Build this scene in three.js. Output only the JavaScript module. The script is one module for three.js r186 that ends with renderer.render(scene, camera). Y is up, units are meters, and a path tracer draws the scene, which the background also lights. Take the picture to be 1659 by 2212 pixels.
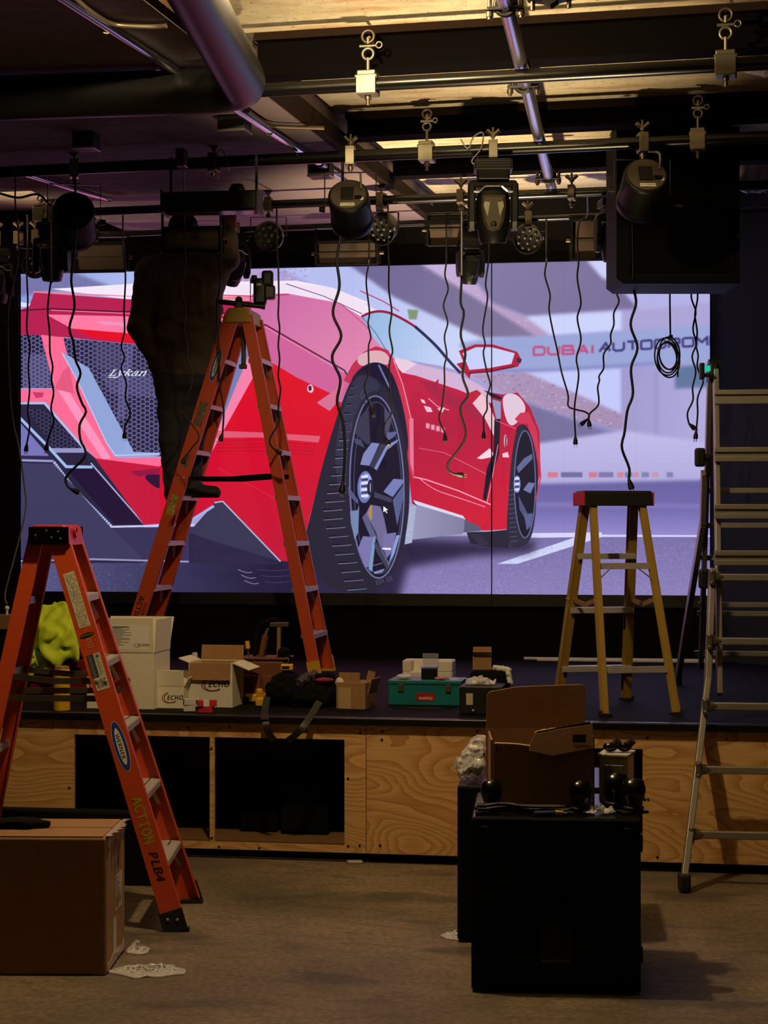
import * as THREE from 'three';
import { mergeGeometries, mergeVertices } from 'three/addons/utils/BufferGeometryUtils.js';
import { RoundedBoxGeometry } from 'three/addons/geometries/RoundedBoxGeometry.js';
import { RectAreaLightUniformsLib } from 'three/addons/lights/RectAreaLightUniformsLib.js';
import { createNoise2D, createNoise3D } from 'simplex-noise';

// ---------- camera ----------
const FPX = 4000, CX = 829.5, HY = 1126, CH = 1.7;
const scene = new THREE.Scene();
scene.background = new THREE.Color(0x000000);
const camera = new THREE.PerspectiveCamera(2 * Math.atan(1106 / FPX) * 180 / Math.PI, 1659 / 2212, 0.1, 60);
camera.position.set(0, CH, 0);
camera.lookAt(0, CH, -10);
camera.setViewOffset(1659, 2212, 0, -20, 1659, 2212);
const renderer = new THREE.WebGLRenderer({ antialias: true });
renderer.toneMapping = THREE.LinearToneMapping;
renderer.toneMappingExposure = 1.0;
renderer.shadowMap.enabled = true;
renderer.shadowMap.type = THREE.PCFSoftShadowMap;
RectAreaLightUniformsLib.init();

// ---------- frames: the camera looks along -z; stage and beams are turned a little ----------
const SA = 9.44 * Math.PI / 180, BA = 13 * Math.PI / 180;
const V = (x, y, z) => new THREE.Vector3(x, y, z);
const P = (px, py, t) => V((px - CX) / FPX * t, CH + (HY - py) / FPX * t, -t);
const onY = (px, py, Y) => P(px, py, FPX * (CH - Y) / (py - HY));
const frame = (a) => ({
  a, to: (v) => V(v.x * Math.cos(a) + v.z * Math.sin(a), v.y, -v.x * Math.sin(a) + v.z * Math.cos(a)),
  from: (X, Y, Z) => V(X * Math.cos(a) - Z * Math.sin(a), Y, X * Math.sin(a) + Z * Math.cos(a)),
  at(px, py, Z) { const t = -Z / (Math.cos(a) + (px - CX) / FPX * Math.sin(a)); return this.to(P(px, py, t)); },
});
const ST = frame(SA), BM = frame(BA);
const STAGE_H = 0.724, STAGE_Z = -9.06, SCREEN_Z = -13.1, SLAB = 4.0, SOFFIT = 3.79, PIPE_Y = 3.70;
const SX0 = -4.907, SX1 = 0.124, SY0 = 1.182, SY1 = 3.532, SEAM = -1.403;

// ---------- lights of the place ----------
const WARM = new THREE.Color(1.0, 0.73, 0.38);
function areaLight(w, h, color, intensity, pos, target, name) {
  const l = new THREE.RectAreaLight(color, intensity, w, h);
  l.position.copy(pos); l.lookAt(target); l.name = name; scene.add(l); return l;
}
// RectAreaLight shines along its own -z, which lookAt on a light turns towards the target's far side
function screenLight(x0, x1, y0, y1, color, intensity, name) {
  const c = ST.from((x0 + x1) / 2, (y0 + y1) / 2, SCREEN_Z + 0.03), f = ST.from((x0 + x1) / 2, (y0 + y1) / 2, 0);
  return areaLight(x1 - x0, y1 - y0, color, intensity, c, f, name);
}
const LIGHT = { redWall: 0.34, blueWall: 0.55, work: 16.5 }, FLOOD = { a: 82, b: 78, c: 22 };
screenLight(SX0, -3.1, SY0, SY1, new THREE.Color(0.85, 0.30, 0.62), LIGHT.redWall, 'video_wall_glow');
screenLight(-3.1, SEAM, SY0, SY1, new THREE.Color(0.95, 0.30, 0.55), LIGHT.redWall, 'video_wall_glow_001');
screenLight(SEAM, SX1, SY0, SY1, new THREE.Color(0.55, 0.52, 1.0), LIGHT.blueWall, 'video_wall_glow_002');
const WORK_LAMP = V(-0.4, 3.86, -6.98);
{ const l = new THREE.PointLight(WARM, LIGHT.work, 0, 2); l.position.copy(WORK_LAMP); l.castShadow = true; l.shadow.radius = 3; l.name = 'work_bulb_glow'; scene.add(l); }

// ---------- small tools ----------
let seed = 7;
const rnd = () => { seed = (seed * 1664525 + 1013904223) >>> 0; return seed / 4294967296; };
const rr = (a, b) => a + (b - a) * rnd();
const n2 = createNoise2D(rnd), n3 = createNoise3D(rnd);
const fbm = (x, y, o = 4) => { let s = 0, a = 0.5, f = 1; for (let i = 0; i < o; i++) { s += a * n2(x * f, y * f); a *= 0.5; f *= 2.03; } return s; };
const clean = (g) => {
  g = g.index ? g.toNonIndexed() : g;
  for (const k of Object.keys(g.attributes)) if (!['position', 'normal', 'uv'].includes(k)) g.deleteAttribute(k);
  if (!g.attributes.normal) g.computeVertexNormals();
  if (!g.attributes.uv) g.setAttribute('uv', new THREE.BufferAttribute(new Float32Array(g.attributes.position.count * 2), 2));
  g.groups = [];
  return g;
};
const merge = (gs) => { gs = (Array.isArray(gs) ? gs.flat(9) : [gs]).filter(Boolean).map(clean); return gs.length === 1 ? gs[0] : mergeGeometries(gs); };
// uv in metres from the face's main direction
function boxUV(g, s = 1, ox = 0, oy = 0) {
  g = clean(g); const p = g.attributes.position, n = g.attributes.normal, u = g.attributes.uv;
  for (let i = 0; i < p.count; i++) {
    const ax = Math.abs(n.getX(i)), ay = Math.abs(n.getY(i)), az = Math.abs(n.getZ(i)); let a, b;
    if (ax > ay && ax > az) { a = p.getZ(i); b = p.getY(i); } else if (ay > az) { a = p.getX(i); b = p.getZ(i); } else { a = p.getX(i); b = p.getY(i); }
    u.setXY(i, a * s + ox, b * s + oy);
  }
  return g;
}
const eul = (r) => new THREE.Euler(r?.[0] || 0, r?.[1] || 0, r?.[2] || 0);
const place = (g, x = 0, y = 0, z = 0, r) => { g.applyMatrix4(new THREE.Matrix4().compose(V(x, y, z), new THREE.Quaternion().setFromEuler(eul(r)), V(1, 1, 1))); return g; };
const box = (w, h, d, x, y, z, r) => place(new THREE.BoxGeometry(w, h, d), x, y, z, r);
const rb = (w, h, d, rad, x, y, z, r) => place(new RoundedBoxGeometry(w, h, d, 2, Math.min(rad, w / 2.01, h / 2.01, d / 2.01)), x, y, z, r);
function basis(d, up) {
  const x = d.clone().normalize(); let z = new THREE.Vector3().crossVectors(x, up); if (z.length() < 1e-4) z = new THREE.Vector3().crossVectors(x, V(0, 0, 1)); z.normalize();
  const y = new THREE.Vector3().crossVectors(z, x).normalize();
  return new THREE.Matrix4().makeBasis(x, y, z);
}
// bar from a to b: h across 'up', w across the third axis
function bar(a, b, h, w, up = V(0, 1, 0), rad = 0) {
  const d = b.clone().sub(a), g = rad ? new RoundedBoxGeometry(d.length(), h, w, 1, Math.min(rad, h / 2.02, w / 2.02)) : new THREE.BoxGeometry(d.length(), h, w);
  g.applyMatrix4(basis(d, up).setPosition(a.clone().add(b).multiplyScalar(0.5))); return g;
}
function cyl(a, b, r0, r1 = r0, seg = 14, open = false) {
  const d = b.clone().sub(a), g = new THREE.CylinderGeometry(r1, r0, d.length(), seg, 1, open);
  const q = new THREE.Quaternion().setFromUnitVectors(V(0, 1, 0), d.clone().normalize());
  g.applyMatrix4(new THREE.Matrix4().compose(a.clone().add(b).multiplyScalar(0.5), q, V(1, 1, 1))); return g;
}
const tube = (pts, r, seg = 8, per = 6, closed = false) => new THREE.TubeGeometry(new THREE.CatmullRomCurve3(pts, closed, 'catmullrom', 0.5), Math.max(8, pts.length * per), r, seg, closed);
const torus = (R, r, x, y, z, rot, arc = Math.PI * 2) => place(new THREE.TorusGeometry(R, r, 8, 22, arc), x, y, z, rot);
const ball = (r, x, y, z, sx = 1, sy = 1, sz = 1) => { const g = new THREE.SphereGeometry(r, 18, 12); g.scale(sx, sy, sz); g.translate(x, y, z); return g; };
const lathe = (pts, seg = 28) => new THREE.LatheGeometry(pts.map(([x, y]) => new THREE.Vector2(x, y)), seg);
function extrude(pts, depth, bev = 0, holes = []) {
  const s = new THREE.Shape(pts.map(([x, y]) => new THREE.Vector2(x, y)));
  for (const h of holes) s.holes.push(new THREE.Path(h.map(([x, y]) => new THREE.Vector2(x, y))));
  const g = new THREE.ExtrudeGeometry(s, { depth: depth - 2 * bev, bevelEnabled: bev > 0, bevelSize: bev, bevelThickness: bev, bevelSegments: 1, bevelOffset: -bev });
  g.translate(0, 0, bev); return g;
}
// surface nets over a signed distance field
function sdfMesh(f, lo, hi, cell) {
  const nx = Math.ceil((hi[0] - lo[0]) / cell) + 1, ny = Math.ceil((hi[1] - lo[1]) / cell) + 1, nz = Math.ceil((hi[2] - lo[2]) / cell) + 1;
  const val = new Float32Array(nx * ny * nz), id = (i, j, k) => i + nx * (j + ny * k);
  for (let k = 0; k < nz; k++) for (let j = 0; j < ny; j++) for (let i = 0; i < nx; i++) val[id(i, j, k)] = f(lo[0] + i * cell, lo[1] + j * cell, lo[2] + k * cell);
  const vert = new Int32Array(nx * ny * nz).fill(-1), pos = [], idx = [];
  const E = [[0, 1], [0, 2], [0, 4], [1, 3], [1, 5], [2, 3], [2, 6], [3, 7], [4, 5], [4, 6], [5, 7], [6, 7]];
  for (let k = 0; k < nz - 1; k++) for (let j = 0; j < ny - 1; j++) for (let i = 0; i < nx - 1; i++) {
    const c = []; let m = 0;
    for (let q = 0; q < 8; q++) { const v = val[id(i + (q & 1), j + (q >> 1 & 1), k + (q >> 2))]; c.push(v); if (v < 0) m |= 1 << q; }
    if (m === 0 || m === 255) continue;
    let x = 0, y = 0, z = 0, n = 0;
    for (const [a, b] of E) if ((c[a] < 0) !== (c[b] < 0)) {
      const t = c[a] / (c[a] - c[b]);
      x += (a & 1) + t * ((b & 1) - (a & 1)); y += (a >> 1 & 1) + t * ((b >> 1 & 1) - (a >> 1 & 1)); z += (a >> 2) + t * ((b >> 2) - (a >> 2)); n++;
    }
    vert[id(i, j, k)] = pos.length / 3; pos.push(lo[0] + (i + x / n) * cell, lo[1] + (j + y / n) * cell, lo[2] + (k + z / n) * cell);
  }
  const quad = (a, b, c, d, flip) => { if (Math.min(a, b, c, d) < 0) return; flip ? idx.push(a, c, b, a, d, c) : idx.push(a, b, c, a, c, d); };
  for (let k = 1; k < nz - 1; k++) for (let j = 1; j < ny - 1; j++) for (let i = 1; i < nx - 1; i++) {
    const s = val[id(i, j, k)] < 0;
    if (s !== val[id(i + 1, j, k)] < 0) quad(vert[id(i, j - 1, k - 1)], vert[id(i, j, k - 1)], vert[id(i, j, k)], vert[id(i, j - 1, k)], !s);
    if (s !== val[id(i, j + 1, k)] < 0) quad(vert[id(i - 1, j, k - 1)], vert[id(i - 1, j, k)], vert[id(i, j, k)], vert[id(i, j, k - 1)], !s);
    if (s !== val[id(i, j, k + 1)] < 0) quad(vert[id(i - 1, j - 1, k)], vert[id(i, j - 1, k)], vert[id(i, j, k)], vert[id(i - 1, j, k)], !s);
  }
  const g = new THREE.BufferGeometry();
  g.setAttribute('position', new THREE.Float32BufferAttribute(pos, 3)); g.setIndex(idx); g.computeVertexNormals();
  return g;
}
const smin = (a, b, k) => { const h = Math.max(k - Math.abs(a - b), 0) / k; return Math.min(a, b) - h * h * k * 0.25; };
function capsule(x, y, z, a, b, r0, r1) {
  const bx = b[0] - a[0], by = b[1] - a[1], bz = b[2] - a[2], px = x - a[0], py = y - a[1], pz = z - a[2];
  const t = Math.min(1, Math.max(0, (px * bx + py * by + pz * bz) / (bx * bx + by * by + bz * bz + 1e-9)));
  return Math.hypot(px - t * bx, py - t * by, pz - t * bz) - (r0 + t * (r1 - r0));
}

// ---------- naming ----------
const taken = {};
function numbered(n) { const k = taken[n] = (taken[n] ?? -1) + 1; return k ? n + '_' + String(k).padStart(3, '0') : n; }
function tag(o, label, category, group, kind) { o.userData.label = label; o.userData.category = category; if (group) o.userData.group = group; if (kind) o.userData.kind = kind; return o; }
function thing(name, label, category, group, pos, ry = 0) {
  const o = new THREE.Group(); o.name = numbered(name); tag(o, label, category, group); scene.add(o);
  if (pos) o.position.copy(pos); o.rotation.y = ry; return o;
}
function part(parent, name, geos, mat, label) {
  const m = new THREE.Mesh(merge(geos), mat); m.name = name; m.castShadow = m.receiveShadow = true;
  if (label) m.userData.label = label; parent.add(m); return m;
}
function single(name, label, category, geos, mat, group, kind) {
  const m = new THREE.Mesh(merge(geos), mat); m.name = numbered(name); m.castShadow = m.receiveShadow = true; tag(m, label, category, group, kind); scene.add(m); return m;
}
function copy(o, label, pos, ry = 0, group) {
  const c = o.clone(); c.name = numbered(o.name.replace(/_\d{3}$/, '')); c.userData = { ...o.userData, label }; if (group) c.userData.group = group;
  scene.add(c); if (pos) c.position.copy(pos); c.rotation.y = ry; return c;
}

// ---------- textures and materials ----------
function canvasTex(w, h, draw, srgb = true) {
  const c = document.createElement('canvas'); c.width = w; c.height = h; draw(c.getContext('2d'), w, h);
  const t = new THREE.CanvasTexture(c); if (srgb) t.colorSpace = THREE.SRGBColorSpace; t.magFilter = THREE.LinearFilter; return t;
}
function dataTex(w, h, f, rx = 1, ry = 1) {
  const d = new Uint8Array(w * h * 4);
  for (let y = 0; y < h; y++) for (let x = 0; x < w; x++) { const c = f(x / w, y / h), o = (y * w + x) * 4; d[o] = c[0]; d[o + 1] = c[1]; d[o + 2] = c[2]; d[o + 3] = 255; }
  const t = new THREE.DataTexture(d, w, h); t.colorSpace = THREE.SRGBColorSpace; t.magFilter = THREE.LinearFilter; t.wrapS = t.wrapT = THREE.MirroredRepeatWrapping; t.repeat.set(rx, ry); t.needsUpdate = true; return t;
}
const mix3 = (a, b, t) => [a[0] + (b[0] - a[0]) * t, a[1] + (b[1] - a[1]) * t, a[2] + (b[2] - a[2]) * t];
const cl = (x, a = 0, b = 1) => Math.min(b, Math.max(a, x));
const dull = (color, roughness = 0.8, k = 0.25) => new THREE.MeshPhysicalMaterial({ color, roughness, specularIntensity: k });
const mat = (color, roughness = 0.7, metalness = 0, extra = {}) => new THREE.MeshStandardMaterial({ color, roughness, metalness, ...extra });
const concreteTex = dataTex(1024, 1024, (u, v) => {
  const x = u * 5, y = v * 5, a = fbm(x * 0.7, y * 0.7, 5), b = fbm(x * 3 + 9, y * 9, 4), s = fbm(x * 0.9 + 40, y * 1.6 + 3, 4), sp = fbm(x * 24, y * 24, 2);
  let c = mix3([112, 100, 84], [148, 130, 106], cl(0.5 + a * 1.1)); c = mix3(c, [86, 80, 66], cl(b * 1.2) * 0.65);
  c = mix3(c, [62, 56, 48], cl((s - 0.2) * 3.2) * 0.6); const k = 1 + sp * 0.28; return c.map((q) => cl(q * k, 0, 255));
}, 1 / 5, 1 / 5);
const ceilTex = dataTex(1024, 512, (u, v) => {
  const x = u * 6, y = v * 3, a = fbm(x * 1.2, y * 3, 4), b = fbm(x * 9 + 4, y * 9, 3), s = fbm(x * 0.8 + 20, y * 5, 4), h = n2(x * 26, y * 26);
  let c = mix3([196, 186, 162], [222, 212, 188], cl(0.5 + a)); c = mix3(c, [178, 130, 92], cl((s - 0.15) * 2.6) * 0.65); c = mix3(c, [150, 140, 118], cl(b * 1.3 - 0.15) * 0.5);
  if (h > 0.86) c = mix3(c, [80, 70, 58], 0.7); return c;
}, 1 / 6, 1 / 3);
const ceilBump = dataTex(512, 256, (u, v) => { const q = cl(128 + 90 * fbm(u * 40, v * 20, 4), 0, 255); return [q, q, q]; }, 1 / 6, 1 / 3); ceilBump.colorSpace = THREE.NoColorSpace;
const plyTex = dataTex(2048, 1024, (u, v) => {   // 2.4 m x 1.2 m of rotary-cut veneer
  const x = u * 2.4, y = v * 1.2, w = fbm(x * 0.75 + 5, y * 1.7 + 1, 2), ph = y * 7 + w * 9 + fbm(x * 2.2, y * 9, 2) * 0.5, f = ph - Math.floor(ph);
  const line = Math.pow(f, 2.2), fine = fbm(x * 4, y * 120, 2), patch = fbm(x * 1.7 + 31, y * 2.2, 3);
  let c = mix3([214, 172, 112], [176, 118, 62], line * 0.85); c = mix3(c, [192, 140, 80], cl(patch) * 0.5); const k = 1 + fine * 0.09; return c.map((q) => cl(q * k, 0, 255));
}, 1 / 2.4, 1 / 1.2);
const cardTex = (a, b) => dataTex(256, 256, (u, v) => { const q = 0.5 + 0.5 * fbm(u * 6, v * 6, 3), l = 0.5 + 0.5 * n2(u * 3, v * 90); return mix3(a, b, cl(q * 0.7 + l * 0.3)); }, 2, 2);
const M = {
  concrete: mat(0xe0dcd8, 0.62, 0, { map: concreteTex }),
  ceiling: mat(0xffffff, 0.95, 0, { map: ceilTex, bumpMap: ceilBump, bumpScale: 0.004 }),
  soffit: mat(0x7d6f78, 0.9, 0, { bumpMap: ceilBump, bumpScale: 0.012 }),
  beam: dull(0x0b0909, 0.8, 0.06), beamLip: dull(0x22160f, 0.8, 0.2), pipe: mat(0x08080a, 0.28), truss: mat(0xc6c4d0, 0.28, 0.95), conduit: mat(0xd6dae8, 0.2, 1.0),
  zinc: mat(0x8f8a7a, 0.4, 0.85), zincDark: mat(0x6b6152, 0.45, 0.8), duct: mat(0x101012, 0.42), wallBlack: mat(0x0d0c10, 0.9), wallSplay: dull(0x2a2c3a, 0.9, 0.4), wallDark: mat(0x1b1618, 0.9),
  ply: mat(0xffffff, 0.62, 0, { map: plyTex }), sub: dull(0x070707, 0.8, 0.3), subTop: mat(0x101012, 0.22), spk: dull(0x09090c, 0.7, 0.25), spkGrille: dull(0x08080b, 0.85, 0.2), deck: dull(0x080709, 0.8, 0.22), deckEdge: mat(0x0a090b, 0.35), black: mat(0x0b0b0c, 0.5), blackMatte: dull(0x070707, 0.85, 0.3), blackGloss: mat(0x09090b, 0.2),
  fixture: dull(0x0c0c0e, 0.45, 0.55), fixtureGrey: mat(0x4c463e, 0.45, 0.2), gold: mat(0x3c3628, 0.42, 0.3), lens: mat(0x3c3834, 0.15, 0.1), silver: mat(0xb9bcc8, 0.25, 0.8), boxGrey: mat(0x2a2a2c, 0.55, 0.3), white: mat(0xd8d6d0, 0.6),
  orange: mat(0xcf4d1e, 0.5), yellow: mat(0x9c7c30, 0.55), alu: mat(0xb5ada4, 0.42, 0.6), aluStep: mat(0xbab4b0, 0.5, 0.35), aluDull: mat(0x9d988e, 0.45, 0.7), bootYellow: mat(0xd9a51f, 0.55), capYellow: mat(0xb08e34, 0.6),
  card: mat(0xffffff, 0.85, 0, { map: cardTex([142, 104, 68], [162, 122, 82]) }),
  cardWhite: mat(0xe6dec8, 0.8), cardEdge: mat(0xd9b98a, 0.85), foam: mat(0xe6ded2, 0.9), rubber: mat(0x0a0a0a, 0.7), hivis: mat(0xd9ee38, 0.85), teal: mat(0x0c6a70, 0.42), red: mat(0xb3191f, 0.5), leather: mat(0x6a3b1c, 0.7), leatherDark: mat(0x2c1a12, 0.7),
  jacket: dull(0x63574c, 0.9, 0.4), trousers: dull(0x3a383f, 0.9, 0.4), boots: mat(0x1d1916, 0.7), skin: mat(0x8a5c45, 0.6), hair: mat(0x120d0a, 0.8),
  plastic: new THREE.MeshPhysicalMaterial({ color: 0xf4f2f2, roughness: 0.18, transmission: 0.5, thickness: 0 }), clear: new THREE.MeshPhysicalMaterial({ color: 0xe8ecf2, roughness: 0.12, transmission: 0.8, thickness: 0 }),
  cloth: dull(0x0a0a0b, 0.95, 0.3), brownTin: mat(0xcfc291, 0.35, 0.2), blueCard: mat(0x9fb2d8, 0.6), navy: mat(0x1a2260, 0.5), beige: mat(0xbdb39a, 0.5), tape: mat(0xb29a72, 0.3), wire: mat(0x8d8a86, 0.5, 0.4), cord: mat(0x0a090b, 0.55), coax: mat(0x5a5148, 0.6), wood: mat(0x6d4d2c, 0.8), wood2: mat(0x8a6638, 0.7),
};
// ---------- the room (built in the stage's frame) ----------
function shell(name, label, geos, m, a = SA) { const o = single(name, label, 'structure', geos, m, null, 'structure'); o.rotation.y = -a; return o; }
const RX0 = -6.4, RX1 = 3.2, RZ0 = -13.6, RZ1 = 3.0;
shell('floor', 'brown stained concrete floor in front of the stage', boxUV(box(RX1 - RX0 + 0.4, 0.2, RZ1 - RZ0 + 0.4, (RX0 + RX1) / 2, -0.1, (RZ0 + RZ1) / 2)), M.concrete);
shell('wall_back', 'black wall behind the stage and the screen', box(RX1 - RX0 + 0.4, 4.2, 0.2, (RX0 + RX1) / 2, 2.1, RZ0 - 0.1), M.wallBlack);
shell('wall_left', 'dark wall at the end of the stage beyond the red toolbox', box(0.2, 4.2, RZ1 - RZ0, RX0 - 0.1, 2.1, (RZ0 + RZ1) / 2), M.wallDark);
shell('wall_right', 'dark wall beside the aluminium ladder', box(0.2, 4.2, RZ1 - RZ0, RX1 + 0.1, 2.1, (RZ0 + RZ1) / 2), M.wallDark);
shell('wall_front', 'dark wall of the hall facing the stage', box(RX1 - RX0 + 0.4, 4.2, 0.2, (RX0 + RX1) / 2, 2.1, RZ1 + 0.1), M.wallDark);
shell('ceiling', 'rough concrete ceiling slab between the black beams', boxUV(box(RX1 - RX0 + 0.4, 0.2, RZ1 - RZ0 + 0.4, (RX0 + RX1) / 2, SLAB + 0.1, (RZ0 + RZ1) / 2)), M.ceiling);
// lowered ceiling over the far end of the stage
const SOX = -2.61;
{
  const h = SLAB - SOFFIT - 0.004;
  const o = new THREE.Group(); o.name = 'ceiling_soffit'; tag(o, 'dark lowered ceiling section beside the open beams', 'ceiling', null, 'structure'); scene.add(o); o.rotation.y = -BA;
  part(o, 'panel', boxUV(box(2.2, h, 13.6, SOX - 1.1, SOFFIT + h / 2, -6.05)), M.soffit);
  part(o, 'panel', boxUV(box(3.0, h, 10.5, SOX - 2.2 - 1.503, SOFFIT + h / 2, -5.66)), M.soffit);
  part(o, 'edge_trim', box(0.05, 0.09, 12.4, SOX + 0.026, SOFFIT + 0.05, -6.5), M.beamLip);
}
// black beams
[[-8.354, 3.80, 'deep black ceiling beam above the pipe with two big shackles'], [-10.09, 3.858, 'black ceiling beam above the pipe that carries the moving head'], [-11.26, 3.856, 'black ceiling beam closest to the screen']].forEach(([z, y, label]) => {
  const o = new THREE.Group(); o.name = numbered('ceiling_beam'); tag(o, label, 'beam', null, 'structure'); scene.add(o); o.rotation.y = -BA;
  const L = 5.4, x = SOX + L / 2 + 0.055, h = SLAB - y;
  part(o, 'web', boxUV(box(L, h - 0.004, 0.09, x, y + h / 2, z - 0.1)), M.beam);
  part(o, 'upper_flange', boxUV(box(L, 0.035, 0.15, x, SLAB - 0.0195, z - 0.075)), M.beamLip);
  part(o, 'lower_flange', boxUV(box(L, 0.02, 0.15, x, y + 0.008, z - 0.075)), M.beam);
});
// black header over the screen
{
  const o = new THREE.Group(); o.name = 'trim_1'; tag(o, 'black header board above the video wall', 'header', null, 'structure'); scene.add(o); o.rotation.y = -SA;
  part(o, 'board', box(6.6, SLAB - 3.615, 0.12, -2.0, (SLAB + 3.615) / 2, -13.19), M.wallBlack);
  part(o, 'lower_lip', box(6.6, 0.075, 0.16, -2.0, SY1 + 0.04, -13.15), M.blackMatte);
}
{
  const o = shell('trim_2', 'black return wall beside the video wall', (() => { const g = extrude([[SX1 + 0.006, 13.3], [SX1 + 0.006, 13.12], [SX1 + 1.0, 12.2], [SX1 + 1.05, 12.3], [SX1 + 0.3, 13.3]], SLAB - STAGE_H - 0.004); g.rotateX(-Math.PI / 2); g.scale(1, 1, 1); g.translate(0, STAGE_H + 0.002, 0); return g; })(), M.wallSplay);
  const q = shell('trim_3', 'black curtain return at the far edge of the video wall', box(0.9, SLAB - STAGE_H, 0.25, SX0 - 0.46, (SLAB + STAGE_H) / 2, -13.2), M.wallBlack);
}

// ---------- stage ----------
const sx = (px, py = 1700) => ST.at(px, py, STAGE_Z).x, sy = (px, py) => ST.at(px, py, STAGE_Z).y;
{
  const o = new THREE.Group(); o.name = 'stage'; tag(o, 'low stage with black deck and raw plywood front', 'stage', null, 'structure'); scene.add(o); o.rotation.y = -SA;
  const TOP = STAGE_H, x0 = RX0 + 0.02, x1 = RX1 - 0.02, pt = 0.686, pb = 0.05;
  part(o, 'deck', box(x1 - x0, 0.03, -RZ0 + STAGE_Z - 0.02, (x0 + x1) / 2, TOP - 0.015, (RZ0 + STAGE_Z) / 2), M.deck);
  part(o, 'edge_trim', [rb(x1 - x0, TOP - pt + 0.002, 0.05, 0.008, (x0 + x1) / 2, (TOP + pt) / 2 + 0.002, STAGE_Z + 0.012)], M.deckEdge);
  const rect = (a, b, c, d) => [[a, c], [b, c], [b, d], [a, d]];
  const aL = sx(160), aR = sx(453), bL = sx(463), bR = sx(744), oT = sy(450, 1592), oB = sy(600, 1823), seam = sx(791), seam2 = sx(1187);
  const cL = sx(1262), cR = sx(1388), cT = sy(1330, 1617), cB = sy(1330, 1842);
  const panels = [[x0, seam - 0.0015, [rect(aL, aR, oB, oT), rect(bL, bR, oB, oT)]], [seam + 0.0015, seam2 - 0.0015, []], [seam2 + 0.0015, x1, [rect(cL, cR, cB, cT)]]];
  panels.forEach(([a, b, holes], i) => {
    const g = extrude(rect(a, b, pb, pt), 0.019, 0, holes); g.translate(0, 0, STAGE_Z - 0.019);
    part(o, 'plywood_panel', boxUV(g, 1, i * 0.77 + 0.13, i * 0.31), M.ply);
  });
  part(o, 'kick_board', box(x1 - x0, 0.05, 0.03, (x0 + x1) / 2, 0.026, STAGE_Z - 0.10), M.blackMatte);
  part(o, 'back_board', boxUV(box(x1 - x0, 0.6, 0.03, (x0 + x1) / 2, 0.39, STAGE_Z - 1.9)), M.ply);
  part(o, 'bottom_shelf', boxUV(box(x1 - x0, 0.02, 1.85, (x0 + x1) / 2, pb + 0.03, STAGE_Z - 0.96)), M.wood);
  const sg = new THREE.CylinderGeometry(0.006, 0.006, 0.004, 8); sg.rotateX(Math.PI / 2);
  for (const [px, py] of [[45, 1566], [150, 1702], [406, 1571], [496, 1571], [663, 1580], [457, 1617], [457, 1810], [473, 1829], [778, 1583], [752, 1682], [777, 1827], [826, 1580], [825, 1598], [821, 1826], [1030, 1580], [1398, 1594], [1570, 1596], [1400, 1727], [1420, 1852], [752, 1828], [300, 1822], [560, 1832]]) {
    const q = ST.at(px, py, STAGE_Z); const g = sg.clone(); g.translate(q.x, q.y, STAGE_Z + 0.001); part(o, 'screw', g, M.blackMatte);
  }
}

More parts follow.
